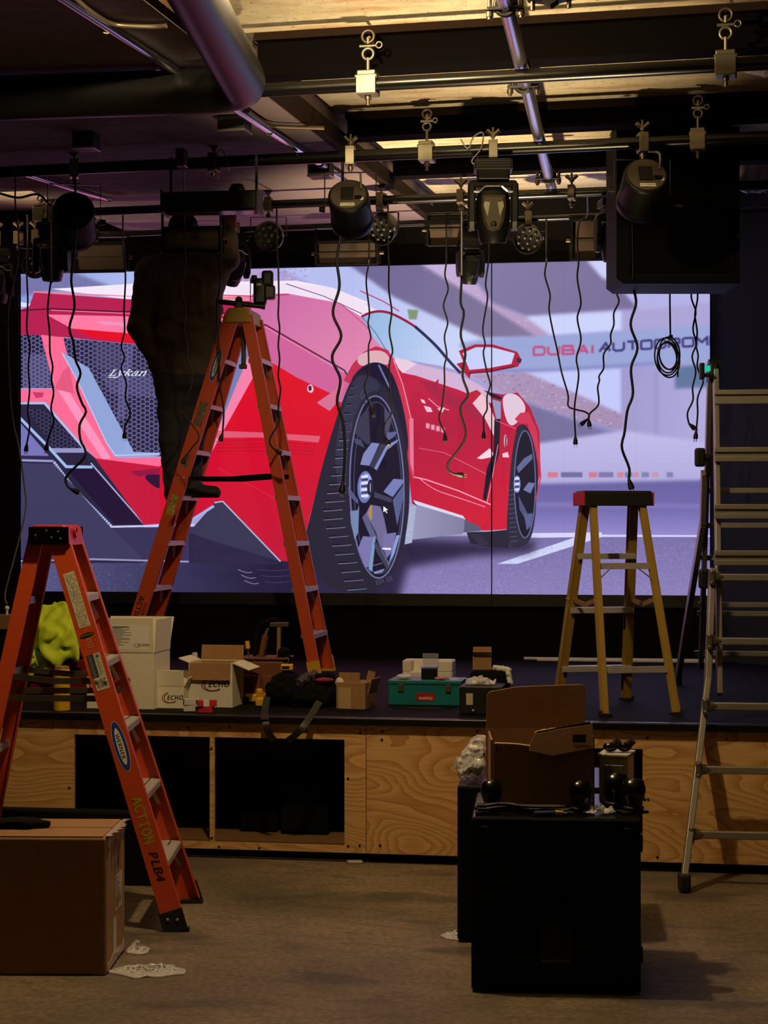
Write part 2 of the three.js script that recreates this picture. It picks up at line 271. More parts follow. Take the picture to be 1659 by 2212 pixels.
// ---------- the video wall ----------
const TW = 2048, TH = 958;
const S = (px, py) => { const q = ST.at(px, py, SCREEN_Z); return [(q.x - SX0) / (SX1 - SX0) * TW, (SY1 - q.y) / (SY1 - SY0) * TH]; };
const screenTex = canvasTex(TW, TH, (g) => {
  const path = (pts) => { g.beginPath(); pts.forEach((p, i) => { const [x, y] = S(p[0], p[1]); i ? g.lineTo(x, y) : g.moveTo(x, y); }); g.closePath(); };
  const C = (c) => Array.isArray(c) ? `rgb(${c.join(',')})` : c;
  const poly = (c, ...pts) => { path(pts); g.fillStyle = C(c); g.fill(); };
  const curve = (pts) => { // smooth closed outline
    const q = pts.map((p) => S(p[0], p[1])); g.beginPath(); const n = q.length; const mid = (a, b) => [(a[0] + b[0]) / 2, (a[1] + b[1]) / 2];
    let m = mid(q[n - 1], q[0]); g.moveTo(...m); for (let i = 0; i < n; i++) { m = mid(q[i], q[(i + 1) % n]); g.quadraticCurveTo(q[i][0], q[i][1], m[0], m[1]); } g.closePath();
  };
  const blob = (c, ...pts) => { curve(pts); g.fillStyle = C(c); g.fill(); };
  const grad = (a, b, c0, c1, mid) => { const [x0, y0] = S(...a), [x1, y1] = S(...b), l = g.createLinearGradient(x0, y0, x1, y1); l.addColorStop(0, C(c0)); if (mid) l.addColorStop(mid[0], C(mid[1])); l.addColorStop(1, C(c1)); return l; };
  const gpoly = (gr, ...pts) => { path(pts); g.fillStyle = gr; g.fill(); };
  const line = (c, w, ...pts) => { g.beginPath(); pts.forEach((p, i) => { const [x, y] = S(p[0], p[1]); i ? g.lineTo(x, y) : g.moveTo(x, y); }); g.strokeStyle = C(c); g.lineWidth = w * 1.38; g.lineJoin = 'round'; g.stroke(); };
  const sline = (c, w, ...pts) => { const q = pts.map((p) => S(p[0], p[1])); g.beginPath(); g.moveTo(...q[0]); for (let i = 1; i < q.length - 1; i++) g.quadraticCurveTo(q[i][0], q[i][1], (q[i][0] + q[i + 1][0]) / 2, (q[i][1] + q[i + 1][1]) / 2); g.lineTo(...q[q.length - 1]); g.strokeStyle = C(c); g.lineWidth = w * 1.38; g.stroke(); };
  const blur = (r, f) => { g.save(); g.filter = `blur(${r}px)`; f(); g.restore(); };
  const specks = (pts, n, cols, r0, r1) => { g.save(); path(pts); g.clip(); const xs = pts.map((p) => p[0]), ys = pts.map((p) => p[1]); const a = Math.min(...xs), b = Math.max(...xs), c = Math.min(...ys), d = Math.max(...ys); for (let i = 0; i < n; i++) { const [x, y] = S(rr(a, b), rr(c, d)); g.fillStyle = cols[Math.floor(rnd() * cols.length)]; g.fillRect(x, y, rr(r0, r1), rr(r0, r1) * 0.6); } g.restore(); };
  g.fillStyle = 'rgb(168,160,212)'; g.fillRect(0, 0, TW, TH);
  // far background
  blur(5, () => {
    gpoly(grad([45, 590], [300, 640], [138, 158, 220], [178, 190, 240]), [20, 560], [420, 560], [420, 660], [20, 690]);
    poly([118, 118, 172], [90, 560], [190, 600], [250, 622], [120, 628], [44, 640], [20, 620]);
    gpoly(grad([480, 590], [760, 600], [196, 160, 205], [150, 158, 222]), [420, 560], [760, 550], [900, 640], [700, 660], [420, 620]);
    gpoly(grad([740, 600], [1040, 740], [182, 190, 240], [205, 214, 250]), [560, 556], [735, 560], [1010, 690], [1110, 740], [1110, 850], [900, 760], [760, 660]);
    gpoly(grad([800, 560], [1130, 720], [112, 104, 150], [130, 118, 154]), [732, 556], [896, 552], [1160, 716], [1160, 727], [1045, 731], [1010, 716], [850, 641]);
    gpoly(grad([900, 560], [1200, 720], [200, 180, 222], [180, 150, 190]), [880, 552], [990, 552], [1070, 655], [1200, 716], [1160, 728]);
    gpoly(grad([1000, 560], [1370, 680], [132, 124, 168], [120, 110, 152]), [985, 552], [1285, 550], [1380, 666], [1140, 683], [1065, 655]);
    poly([180, 178, 230], [1270, 545], [1560, 545], [1560, 720], [1345, 705], [1380, 668]);
    poly([206, 208, 250], [1265, 560], [1330, 560], [1332, 615], [1300, 600]);
    poly([172, 165, 214], [1345, 675], [1560, 650], [1560, 720], [1345, 725]);
    poly([204, 212, 252], [1135, 684], [1343, 672], [1343, 716], [1190, 726]);
    poly([154, 166, 216], [990, 742], [1062, 730], [1200, 725], [1560, 700], [1560, 780], [1420, 788], [1200, 802], [1040, 806]);
    poly([120, 125, 190], [1060, 800], [1200, 797], [1420, 783], [1420, 788], [1200, 803], [1060, 806]);
    poly([196, 202, 250], [1120, 806], [1343, 796], [1343, 900], [1240, 850]);
    gpoly(grad([1343, 900], [1560, 900], [160, 154, 206], [178, 174, 224]), [1343, 794], [1560, 782], [1560, 1010], [1343, 1000]);
    poly([150, 148, 200], [1414, 800], [1421, 800], [1421, 980], [1414, 980]);
    poly([96, 118, 158], [1458, 792], [1534, 786], [1534, 836], [1458, 840]);
    gpoly(grad([1030, 810], [1345, 920], [172, 148, 188], [165, 140, 178]), [1010, 806], [1135, 804], [1345, 896], [1345, 930], [1190, 890], [1080, 845]);
    poly([140, 136, 192], [1090, 850], [1200, 893], [1345, 933], [1345, 950], [1200, 915]);
    poly([118, 112, 158], [1110, 862], [1345, 946], [1220, 955], [1165, 965]);
    gpoly(grad([1200, 950], [1200, 1040], [190, 184, 232], [178, 172, 222]), [1150, 960], [1345, 930], [1560, 960], [1560, 1045], [1150, 1050]);
    gpoly(grad([1300, 1040], [1300, 1160], [104, 98, 162], [150, 140, 208], [0.45, [112, 104, 170]]), [1140, 1046], [1560, 1036], [1560, 1165], [1140, 1165]);
    poly([134, 122, 188], [1140, 1085], [1560, 1090], [1560, 1098], [1140, 1094]);
  });
  specks([[1010, 806], [1135, 804], [1345, 896], [1345, 930], [1190, 890], [1080, 845]], 500, ['rgba(190,130,140,.5)', 'rgba(150,140,190,.5)', 'rgba(210,190,220,.5)', 'rgba(120,100,140,.4)'], 3, 10);
  specks([[880, 565], [990, 560], [1070, 655], [1190, 716], [1160, 722]], 260, ['rgba(220,160,170,.4)', 'rgba(170,160,210,.4)', 'rgba(230,220,240,.4)'], 2, 7);
  specks([[470, 565], [720, 565], [640, 612], [480, 612]], 160, ['rgba(220,190,215,.5)', 'rgba(140,120,170,.35)'], 3, 9);
  blur(1.6, () => {
    // squared wide letters as strokes on a 10 x 10 cell
    const GL = { D: [[0, 0, 8, 0, 10, 2, 10, 8, 8, 10, 0, 10, 0, 0]], U: [[0, 0, 0, 8, 2, 10, 8, 10, 10, 8, 10, 0]], B: [[0, 0, 9, 0, 9, 5, 0, 5, 10, 5, 10, 10, 0, 10, 0, 0]], A: [[0, 10, 6, 0, 10, 10], [3, 6.5, 8.5, 6.5]], I: [[5, 0, 5, 10]], T: [[0, 0, 10, 0], [5, 0, 5, 10]], O: [[1, 0, 9, 0, 10, 1, 10, 9, 9, 10, 1, 10, 0, 9, 0, 1, 1, 0]], R: [[0, 10, 0, 0, 9, 0, 10, 1, 10, 5, 0, 5, 5, 5, 10, 10]], M: [[0, 10, 0, 0, 5, 6, 10, 0, 10, 10]], E: [[10, 0, 0, 0, 0, 10, 10, 10], [0, 5, 9, 5]] };
    const word = (t, c, px, py, w, h, sl) => { const cw = w / (t.length - (t.includes('I') ? 0.62 : 0)); let x = px; for (const ch of t) { const k = ch === 'I' ? 0.38 : 1; for (const st of GL[ch]) { const q = []; for (let i = 0; i < st.length; i += 2) { const X = x + cw * k * (0.1 + 0.76 * (ch === 'I' ? 0.5 : st[i] / 10)); q.push([X, py - h + h * st[i + 1] / 10 + sl * (X - px)]); } line(c, 4.6, ...q); } x += cw * k; } };
    word('DUBAI', [192, 78, 128], 1150, 767, 136, 17, -0.03); word('AUTODROME', [66, 58, 118], 1292, 760, 270, 18, -0.06);
    for (const [x, w, c] of [[1183, 22, [214, 120, 140]], [1212, 46, [110, 110, 160]], [1272, 18, [214, 120, 140]], [1293, 32, [120, 120, 170]], [1333, 14, [210, 130, 150]], [1350, 16, [120, 120, 170]], [1368, 12, [205, 140, 165]], [1386, 16, [130, 128, 178]], [1408, 14, [200, 150, 175]], [1440, 14, [130, 128, 178]]]) poly(c, [x, 1020], [x + w, 1020], [x + w, 1031], [x, 1031]);
    poly([130, 150, 120], [880, 668], [904, 670], [900, 690], [884, 690]);
  });
  // ground
  gpoly(grad([1100, 1160], [1100, 1290], [122, 112, 168], [140, 128, 186]), [640, 1158], [1560, 1158], [1560, 1300], [640, 1300]);
  poly([216, 214, 252], [1120, 1152], [1300, 1150], [1300, 1160], [1120, 1162]); poly([210, 208, 250], [1295, 1155], [1560, 1156], [1560, 1160], [1295, 1160]);
  poly([208, 214, 250], [1074, 1218], [1118, 1218], [1316, 1155], [1262, 1154]);
  specks([[870, 1170], [1560, 1162], [1560, 1300], [800, 1300]], 4200, ['rgba(196,190,236,.2)', 'rgba(80,70,130,.16)', 'rgba(165,150,210,.2)'], 2, 6);
  blur(12, () => { poly('rgba(38,32,62,.95)', [600, 1150], [1060, 1172], [1160, 1168], [1150, 1192], [1020, 1200], [880, 1225], [860, 1300], [440, 1300]); });
  gpoly(grad([45, 1215], [560, 1260], [92, 92, 140], [38, 32, 62]), [20, 1205], [640, 1205], [640, 1300], [20, 1300]);
  specks([[45, 1215], [330, 1215], [330, 1290], [45, 1290]], 500, ['rgba(130,130,180,.3)', 'rgba(50,50,90,.3)'], 2, 6);
  // --- rear of the car ---
  const RED = [214, 16, 46], DRED = [182, 34, 82], PINK = [255, 122, 164], MAUVE = [206, 98, 154], DARK = [40, 36, 62];
  poly([246, 232, 252], [110, 624], [300, 612], [640, 606], [720, 622], [800, 655], [700, 660], [300, 650]);
  poly([236, 130, 160], [72, 629], [300, 640], [560, 640], [560, 650], [72, 634]);
  poly(DRED, [74, 632], [300, 648], [560, 650], [560, 690], [43, 690], [43, 670], [63, 662]);
  poly([222, 226, 252], [43, 652], [66, 656], [62, 663], [43, 663]);
  line([58, 16, 46], 2.4, [43, 671], [110, 667], [254, 673], [560, 676]); line([255, 140, 165], 1.6, [110, 670], [300, 678], [560, 682]);
  poly(DRED, [43, 673], [560, 684], [560, 760], [345, 748], [210, 736], [137, 728], [43, 724]);
  poly(PINK, [99, 679], [300, 684], [560, 690], [560, 730], [300, 722], [155, 710]);
  poly([236, 150, 190], [205, 694], [300, 698], [300, 706], [225, 702]);
  poly([230, 16, 42], [155, 710], [300, 722], [560, 730], [560, 770], [289, 742], [202, 730]);
  // grilles
  const hexes = (pts, base, edge, s) => { g.save(); path(pts); g.fillStyle = C(base); g.fill(); g.clip(); const xs = pts.map((p) => p[0]), ys = pts.map((p) => p[1]); const [a, c] = S(Math.min(...xs), Math.min(...ys)), [b, d] = S(Math.max(...xs), Math.max(...ys)); g.strokeStyle = edge; g.lineWidth = s * 0.3; const q = 0.86, H = s * 1.732 * q; for (let i = 0, x = a - s; x < b + s; x += 1.5 * s, i++) for (let y = c - H + (i & 1 ? H / 2 : 0); y < d + H; y += H) { g.beginPath(); for (let k = 0; k < 6; k++) { const t = k * Math.PI / 3; g.lineTo(x + Math.cos(t) * s, y + Math.sin(t) * s * q); } g.closePath(); g.stroke(); } g.restore(); };
  hexes([[43, 723], [90, 724], [118, 838], [43, 838]], 'rgb(40,34,62)', 'rgb(112,110,160)', 8.5);
  g.save(); g.globalAlpha = 0.45; poly([120, 116, 170], [50, 765], [102, 765], [116, 836], [50, 838]); g.restore();
  hexes([[137, 730], [289, 744], [560, 760], [480, 1000], [289, 980], [192, 796], [145, 766]], 'rgb(44,36,64)', 'rgb(108,106,156)', 9);
  g.save(); g.globalAlpha = 0.4; poly([120, 118, 176], [262, 745], [289, 745], [270, 905], [252, 905]); poly([90, 86, 130], [205, 740], [262, 745], [255, 810], [205, 790]); poly([110, 106, 160], [215, 805], [345, 815], [345, 860], [240, 850]); g.restore();
  { const [x, y] = S(232, 812); g.save(); g.translate(x, y); g.transform(1.5, 0.02, -0.55, 1, 0, 0); g.font = 'italic 26px serif'; g.fillStyle = 'rgb(236,246,250)'; g.fillText('Lykan', 0, 0); g.restore(); line([236, 246, 250], 1.6, [234, 815], [252, 815]); }
  poly([255, 108, 150], [88, 723], [137, 729], [150, 790], [166, 822], [231, 960], [246, 986], [262, 990], [480, 986], [480, 1040], [345, 1012], [235, 1010], [205, 990], [180, 962], [98, 868], [43, 868], [43, 842], [118, 840]);
  poly([255, 150, 190], [125, 842], [150, 848], [215, 950], [240, 990], [222, 992], [180, 930]);
  poly([230, 90, 130], [118, 840], [137, 800], [150, 790], [160, 850]);
  poly([150, 170, 220], [134, 762], [150, 770], [192, 795], [289, 976], [345, 978], [345, 984], [250, 986], [231, 958], [166, 820]);
  g.save(); path([[134, 762], [192, 795], [289, 976], [246, 981], [231, 958], [166, 820]]); g.clip(); for (let i = 0; i < 90; i++) line('rgba(110,130,190,.35)', 0.7, [130 + i * 2.1, 760], [80 + i * 2.1, 985]); g.restore();
  line([196, 208, 245], 2.2, [134, 762], [166, 820], [231, 958], [250, 984], [345, 980]);
  poly([200, 60, 110], [70, 847], [95, 848], [92, 858], [78, 860]);
  // lower left corner of the car
  poly([44, 38, 66], [43, 868], [98, 870], [185, 972], [230, 1010], [311, 1132], [311, 1216], [43, 1216]);
  poly([120, 118, 186], [43, 912], [106, 985], [43, 984]);
  hexes([[56, 882], [95, 884], [182, 968], [190, 978], [118, 974]], 'rgb(36,32,56)', 'rgb(70,66,104)', 8);
  poly([150, 150, 200], [106, 968], [186, 968], [184, 978], [112, 978]);
  line([182, 190, 232], 5, [43, 871], [96, 871], [186, 974]); line([160, 188, 236], 6.5, [43, 903], [105, 966], [143, 1008], [200, 1009]);
  line([60, 40, 80], 4, [43, 987], [110, 988]); line([150, 152, 208], 5, [43, 994], [116, 996]);
  poly([38, 22, 54], [143, 1012], [202, 1012], [306, 1132], [246, 1132]);
  line([178, 180, 226], 3, [196, 1000], [311, 1132]);
  line([190, 205, 246], 6, [116, 997], [160, 1056], [240, 1136]); g.setLineDash([3, 5]); line([90, 96, 150], 6, [116, 997], [160, 1056], [240, 1136]); g.setLineDash([]); line([205, 205, 246], 4.5, [238, 1138], [420, 1134]);
  poly([58, 52, 88], [240, 1140], [420, 1138], [420, 1214], [310, 1208]);
  poly([64, 60, 96], [43, 1000], [116, 1002], [240, 1140], [310, 1208], [43, 1206]);
  line([150, 146, 190], 4, [43, 1212], [200, 1208], [440, 1214]);
  // red body, lower
  poly([198, 28, 62], [205, 990], [345, 1008], [560, 1000], [600, 1208], [480, 1082], [413, 1126], [311, 1134]);
  poly([150, 24, 70], [280, 1018], [345, 1012], [345, 1022], [300, 1030]); blob([52, 22, 58], [306, 1026], [350, 1024], [430, 1030], [430, 1058], [350, 1058], [330, 1050]);
  // quarter panel
  gpoly(grad([600, 630], [760, 820], [206, 110, 168], [226, 136, 176]), [545, 634], [640, 634], [730, 654], [790, 690], [852, 776], [800, 760], [750, 802], [560, 705], [540, 690]);
  poly([242, 226, 244], [440, 618], [620, 612], [720, 622], [760, 640], [800, 662], [860, 700], [790, 690], [730, 654], [620, 634], [500, 636]);
  line([206, 40, 78], 2, [465, 637], [560, 640], [625, 636]); line([196, 46, 90], 2, [778, 628], [830, 652], [862, 672]);
  line([110, 64, 104], 1.6, [618, 613], [700, 640], [782, 678]); line([190, 60, 100], 1.4, [735, 655], [790, 704], [832, 752]);
  poly([208, 100, 156], [555, 702], [575, 704], [748, 806], [760, 825], [735, 870], [700, 880], [715, 850], [640, 815], [572, 774], [500, 830], [540, 720]);
  line([92, 18, 54], 3, [556, 700], [574, 702], [744, 800], [757, 822]); line([242, 160, 190], 1.2, [556, 705], [575, 707], [742, 805]);
  gpoly(grad([560, 780], [620, 1180], [226, 18, 40], [196, 26, 58], [0.5, [214, 14, 48]]), [572, 774], [640, 815], [715, 850], [690, 876], [738, 868], [712, 960], [656, 1168], [630, 1213], [605, 1212], [480, 1082], [413, 1126], [345, 1134], [345, 1006], [455, 985], [500, 850]);
  poly([245, 130, 170], [545, 740], [572, 770], [450, 990], [440, 985]); poly([120, 128, 176], [520, 730], [548, 742], [470, 930], [440, 985], [430, 960]);
  poly([224, 92, 118], [462, 930], [560, 934], [692, 942], [688, 956], [560, 945], [462, 946]);
  for (let i = 0; i < 4; i++) line('rgba(150,14,44,.55)', 1.6, [466, 954 + i * 7], [560, 950 + i * 8], [680, 962 + i * 7]);
  line('rgba(255,90,90,.5)', 1, [470, 1010], [600, 1080], [650, 1130]); line('rgba(255,120,140,.6)', 1.2, [745, 860], [700, 1000], [655, 1172]);
  blob([238, 190, 214], [663, 835], [672, 828], [679, 840], [674, 850], [664, 846]); blob([60, 30, 60], [665, 835], [672, 832], [674, 842], [668, 846]);
  poly([214, 112, 150], [684, 870], [720, 845], [748, 815], [735, 862], [712, 888]);
  // ribbed fin and underside
  poly([46, 40, 70], [408, 1150], [430, 1130], [463, 1086], [605, 1214], [600, 1220], [408, 1216]);
  g.save(); path([[408, 1150], [463, 1088], [480, 1083], [604, 1212], [465, 1170]]); g.fillStyle = 'rgb(66,64,94)'; g.fill(); g.clip(); for (let i = 0; i < 66; i++) line('rgba(34,30,56,.8)', 1.1, [405 + i * 3.2, 1080], [405 + i * 3.2, 1220]); g.restore();
  line([160, 180, 232], 6, [413, 1124], [462, 1093]); line([176, 184, 224], 3, [463, 1086], [481, 1083], [606, 1213]);
  for (let i = 0; i < 3; i++) sline('rgba(190,195,225,.7)', 1.4, [514 + i * 7, 1230 + i * 12], [530 + i * 7, 1238 + i * 12], [545 + i * 7, 1236 + i * 12]);
  for (let i = 0; i < 3; i++) sline('rgba(110,106,140,.5)', 1.2, [555 + i * 8, 1230 + i * 13], [590, 1234 + i * 13], [625, 1230 + i * 13]);
  // --- side of the car ---
  gpoly(grad([900, 800], [980, 1130], [196, 34, 70], [208, 30, 60], [0.4, [180, 26, 66]]), [852, 772], [900, 790], [1000, 826], [1062, 848], [1085, 852], [1118, 848], [1145, 880], [1165, 930], [1168, 1020], [1160, 1050], [1150, 1090], [1098, 1146], [1040, 1146], [890, 1088], [880, 1000], [888, 905], [870, 830]);
  poly([212, 178, 214], [848, 760], [862, 774], [900, 786], [985, 806], [1030, 828], [1062, 848], [1062, 872], [990, 842], [900, 812], [872, 806]);
  poly([236, 206, 226], [848, 745], [865, 770], [900, 786], [870, 806], [855, 790]);
  poly([168, 32, 72], [905, 822], [940, 826], [948, 818], [946, 834], [1062, 900], [1068, 930], [990, 885], [940, 860]);
  poly([240, 214, 226], [908, 862], [916, 864], [920, 872], [912, 870]); poly([236, 196, 214], [915, 876], [930, 880], [935, 890], [922, 890]); poly([236, 196, 214], [944, 882], [962, 880], [955, 892]);
  line([240, 190, 206], 1.6, [925, 860], [945, 878], [970, 886]); line([224, 120, 146], 1.4, [905, 968], [960, 978], [1062, 1030]);
  blur(1, () => { for (let i = 0; i < 4; i++) poly([228, 160, 180], [920 + i * 11, 914 + i * 3], [928 + i * 11, 915 + i * 3], [928 + i * 11, 926 + i * 3], [920 + i * 11, 925 + i * 3]); });
  poly([244, 216, 228], [1030, 990], [1058, 968], [1070, 986], [1040, 992]); poly([240, 200, 216], [1085, 980], [1097, 976], [1100, 988], [1086, 988]);
  poly([236, 196, 208], [1018, 868], [1036, 848], [1052, 862], [1075, 920], [1070, 948], [1048, 905]); poly([190, 30, 60], [1010, 850], [1030, 842], [1040, 850], [1020, 872]);
  line([244, 170, 190], 2.6, [893, 1030], [920, 1036], [990, 1060], [1060, 1090]); sline([240, 170, 190], 1.6, [905, 1032], [930, 1056], [990, 1075], [1048, 1095]);
  poly([34, 24, 46], [1068, 906], [1081, 904], [1078, 980], [1058, 1042], [1050, 1082], [1043, 1078], [1052, 1010], [1066, 980]);
  poly([40, 28, 50], [1045, 842], [1085, 858], [1082, 864], [1062, 858]); poly([150, 150, 190], [1062, 862], [1082, 868], [1082, 905], [1072, 905]);
  line([255, 150, 170], 1.6, [1076, 960], [1060, 1050], [1052, 1086]); line([240, 110, 140], 1.4, [1070, 908], [1100, 920], [1118, 928]);
  blob([226, 200, 222], [1084, 852], [1116, 848], [1142, 884], [1112, 920], [1098, 918], [1088, 890]);
  poly([206, 52, 88], [1112, 905], [1124, 892], [1142, 890], [1160, 930], [1166, 1000], [1156, 990], [1140, 915], [1122, 915]);
  blob([210, 170, 180], [1089, 940], [1094, 938], [1097, 955], [1092, 970], [1088, 960]); line([60, 20, 40], 2, [1093, 942], [1092, 966]);
  poly([222, 214, 240], [893, 1080], [1000, 1114], [1006, 1122], [898, 1092]);
  gpoly(grad([900, 1130], [1040, 1140], [150, 150, 186], [120, 118, 150]), [893, 1088], [1000, 1120], [1036, 1138], [1038, 1148], [890, 1166], [874, 1176], [886, 1110]);
  poly([92, 88, 116], [1004, 1122], [1038, 1138], [1036, 1146], [1002, 1150]); line([205, 205, 230], 1.6, [1000, 1152], [1095, 1144]);
  g.save(); path([[886, 1092], [899, 1092], [890, 1172], [874, 1176]]); g.fillStyle = 'rgb(200,206,236)'; g.fill(); g.clip(); for (let i = 0; i < 30; i++) line('rgb(110,112,150)', 1, [872, 1090 + i * 3.2], [902, 1084 + i * 3.2]); g.restore();
  line([40, 34, 60], 2, [893, 1086], [900, 1092]);
  // side glass and mirror
  gpoly(grad([790, 690], [950, 760], [150, 186, 226], [196, 208, 246]), [780, 682], [800, 676], [832, 674], [872, 690], [930, 732], [988, 800], [950, 790], [870, 776], [846, 770], [810, 735]);
  sline([150, 30, 66], 5, [781, 684], [800, 673], [836, 672], [876, 692], [900, 708]); sline([44, 44, 86], 6, [896, 705], [935, 738], [970, 780], [995, 806]); line([70, 88, 130], 1.4, [782, 684], [812, 720], [834, 756]);
  poly([178, 28, 62], [986, 786], [1000, 782], [1018, 806], [1014, 818]);
  poly([176, 30, 66], [991, 758], [1026, 744], [1064, 744], [1117, 760], [1127, 778], [1119, 792], [1060, 804], [1012, 808]);
  gpoly(grad([1000, 760], [1110, 790], [196, 206, 250], [206, 212, 250]), [999, 763], [1028, 750], [1062, 750], [1112, 763], [1105, 786], [1058, 795], [1014, 799]);
  poly([60, 40, 66], [1118, 772], [1127, 776], [1125, 784], [1116, 782]); line([110, 20, 50], 3, [1012, 806], [1060, 802], [1112, 791]);
  // --- rear wheel ---
  gpoly(grad([770, 760], [870, 900], [192, 46, 84], [206, 50, 84]), [742, 822], [762, 786], [786, 760], [812, 748], [838, 756], [858, 790], [880, 860], [890, 905], [893, 1040], [880, 1000], [860, 880]);
  blob([222, 176, 186], [768, 775], [790, 758], [830, 756], [846, 780], [836, 790], [812, 782], [780, 794]);
  blob([30, 26, 52], [752, 826], [780, 792], [810, 780], [838, 790], [858, 830], [876, 900], [884, 970], [870, 1010], [830, 900], [780, 850]);
  line([112, 118, 164], 4, [818, 788], [842, 838]); line([240, 150, 176], 2, [850, 778], [870, 830], [888, 905]); poly([230, 120, 150], [884, 905], [893, 903], [894, 1030], [886, 1000]);
  blob([38, 36, 54], [764, 808], [800, 808], [832, 832], [858, 890], [878, 970], [886, 1050], [880, 1130], [862, 1210], [836, 1262], [800, 1284], [752, 1282], [700, 1262], [664, 1210], [655, 1170], [672, 1110], [690, 1030], [712, 950], [738, 868]);
  blob([50, 50, 74], [766, 812], [798, 810], [826, 832], [812, 850], [788, 870], [768, 920], [752, 1000], [742, 1080], [730, 1060], [722, 980], [738, 890]);
  for (let i = 0; i < 24; i++) { const k = i / 23, x = 757 - 64 * Math.min(1, k * 1.5) + Math.max(0, k - 0.62) * 150, y = 838 + k * 436, w = 16 + 26 * Math.min(1, k * 2); line('rgba(22,18,36,.9)', 3, [x, y - 3], [x + w, y - 1]); line(i < 6 ? 'rgba(96,100,140,.8)' : 'rgba(146,148,188,.85)', 1.5, [x, y + 1], [x + w, y - 2]); }
  const ell = (c, cx, cy, rx, ry, rot, w) => { const [x, y] = S(cx, cy); g.beginPath(); g.ellipse(x, y, rx * 1.38, ry * 1.38, rot, 0, Math.PI * 2); if (w) { g.strokeStyle = C(c); g.lineWidth = w * 1.38; g.stroke(); } else { g.fillStyle = C(c); g.fill(); } };
  ell([38, 36, 58], 816, 1048, 68, 200, -0.02); ell([112, 116, 160], 814, 1052, 58, 193, -0.02, 3); ell([24, 20, 44], 814, 1052, 55, 190, -0.02); ell([78, 80, 118], 816, 1054, 51, 182, -0.02, 1.6);
  poly([58, 56, 82], [778, 900], [796, 880], [800, 960], [792, 960], [766, 935]); poly([72, 72, 104], [830, 880], [848, 900], [838, 940], [832, 950]);
  poly([128, 134, 190], [785, 980], [803, 956], [820, 958], [798, 1006], [778, 1004]); poly([58, 56, 80], [798, 1006], [822, 958], [834, 960], [808, 1012]); poly([126, 140, 196], [808, 1012], [834, 962], [862, 948], [858, 955], [836, 972], [814, 1016]);
  poly([92, 98, 150], [834, 950], [836, 934], [860, 932], [850, 945], [838, 952]); poly([70, 72, 106], [764, 946], [780, 950], [788, 968], [768, 958]);
  poly([118, 126, 184], [828, 1062], [850, 1034], [872, 1036], [872, 1042], [848, 1074]); poly([62, 62, 92], [808, 1062], [846, 1076], [846, 1086], [808, 1074]); poly([88, 96, 144], [848, 1080], [870, 1050], [872, 1072], [858, 1136]);
  poly([84, 88, 130], [752, 1050], [774, 1080], [774, 1090], [753, 1070]); poly([118, 134, 176], [756, 1104], [772, 1102], [776, 1090], [774, 1150], [766, 1166], [758, 1130]);
  poly([112, 106, 150], [800, 1090], [822, 1094], [830, 1120], [836, 1150], [824, 1190], [812, 1150], [790, 1110]); poly([176, 136, 96], [800, 1092], [804, 1092], [804, 1120], [800, 1124], [794, 1108]);
  poly([92, 94, 130], [782, 1118], [790, 1108], [842, 1220], [838, 1228], [812, 1160], [800, 1160]); poly([124, 118, 176], [784, 1158], [806, 1160], [800, 1224], [790, 1226], [774, 1184]); poly([122, 152, 190], [806, 1160], [812, 1158], [804, 1236], [796, 1230]); poly([64, 62, 90], [808, 1172], [814, 1172], [840, 1222], [836, 1230], [812, 1190]);
  poly([120, 112, 168], [828, 1154], [856, 1150], [848, 1190], [836, 1206], [826, 1180]); poly([238, 240, 255], [826, 1183], [845, 1184], [844, 1188], [826, 1187]); poly([134, 158, 210], [856, 1156], [864, 1156], [852, 1196], [838, 1222]);
  poly([134, 136, 190], [806, 1236], [832, 1228], [826, 1236], [810, 1240]); line([112, 104, 140], 2, [806, 1222], [820, 1218], [826, 1216]);
  ell([110, 116, 182], 788, 1052, 16, 34, 0.05); ell([150, 160, 228], 791, 1050, 14, 27, 0.05); for (let i = 0; i < 7; i++) poly(i % 2 ? [60, 58, 96] : [232, 236, 255], [780, 1028 + i * 7], [795, 1026 + i * 7], [795, 1031 + i * 7], [780, 1032 + i * 7]); ell([40, 36, 64], 800, 1053, 7, 17, 0.05); line([220, 224, 250], 1.4, [800, 1044], [800, 1062]);
  line([66, 58, 84], 2, [786, 872], [800, 866], [806, 880]); g.save(); g.globalAlpha = 0.8; { const [x, y] = S(812, 1264); g.translate(x, y); g.rotate(-0.3); g.font = 'bold 18px sans-serif'; g.fillStyle = 'rgb(82,82,110)'; g.fillText('ZIX III', 0, 0); } g.restore();
  ell('rgba(96,98,140,.7)', 784, 852, 4, 9, 0.3, 1.2); ell('rgba(96,98,140,.7)', 755, 925, 4, 9, 0.3, 1.2);
  // --- front wheel ---
  blob([36, 26, 50], [1112, 925], [1134, 912], [1152, 950], [1163, 1010], [1160, 1090], [1140, 1000], [1120, 950]);
  blob([44, 42, 64], [1118, 916], [1134, 920], [1150, 960], [1159, 1040], [1158, 1110], [1148, 1165], [1128, 1184], [1100, 1182], [1094, 1146], [1098, 1080], [1104, 990]);
  poly([40, 36, 58], [1008, 1150], [1060, 1148], [1096, 1144], [1100, 1184], [1060, 1182], [1016, 1174]);
  for (let i = 0; i < 12; i++) line('rgba(120,120,160,.7)', 1.1, [1096 + i * 0.6, 1060 + i * 10], [1110 + i * 0.8, 1058 + i * 10]); for (let i = 0; i < 6; i++) line('rgba(110,110,150,.5)', 1, [1018 + i * 3, 1156 + i * 4], [1040 + i * 3, 1155 + i * 4]);
  ell([100, 104, 150], 1134, 1046, 22, 112, 0, 2.4); ell([26, 24, 46], 1134, 1046, 20, 109, 0);
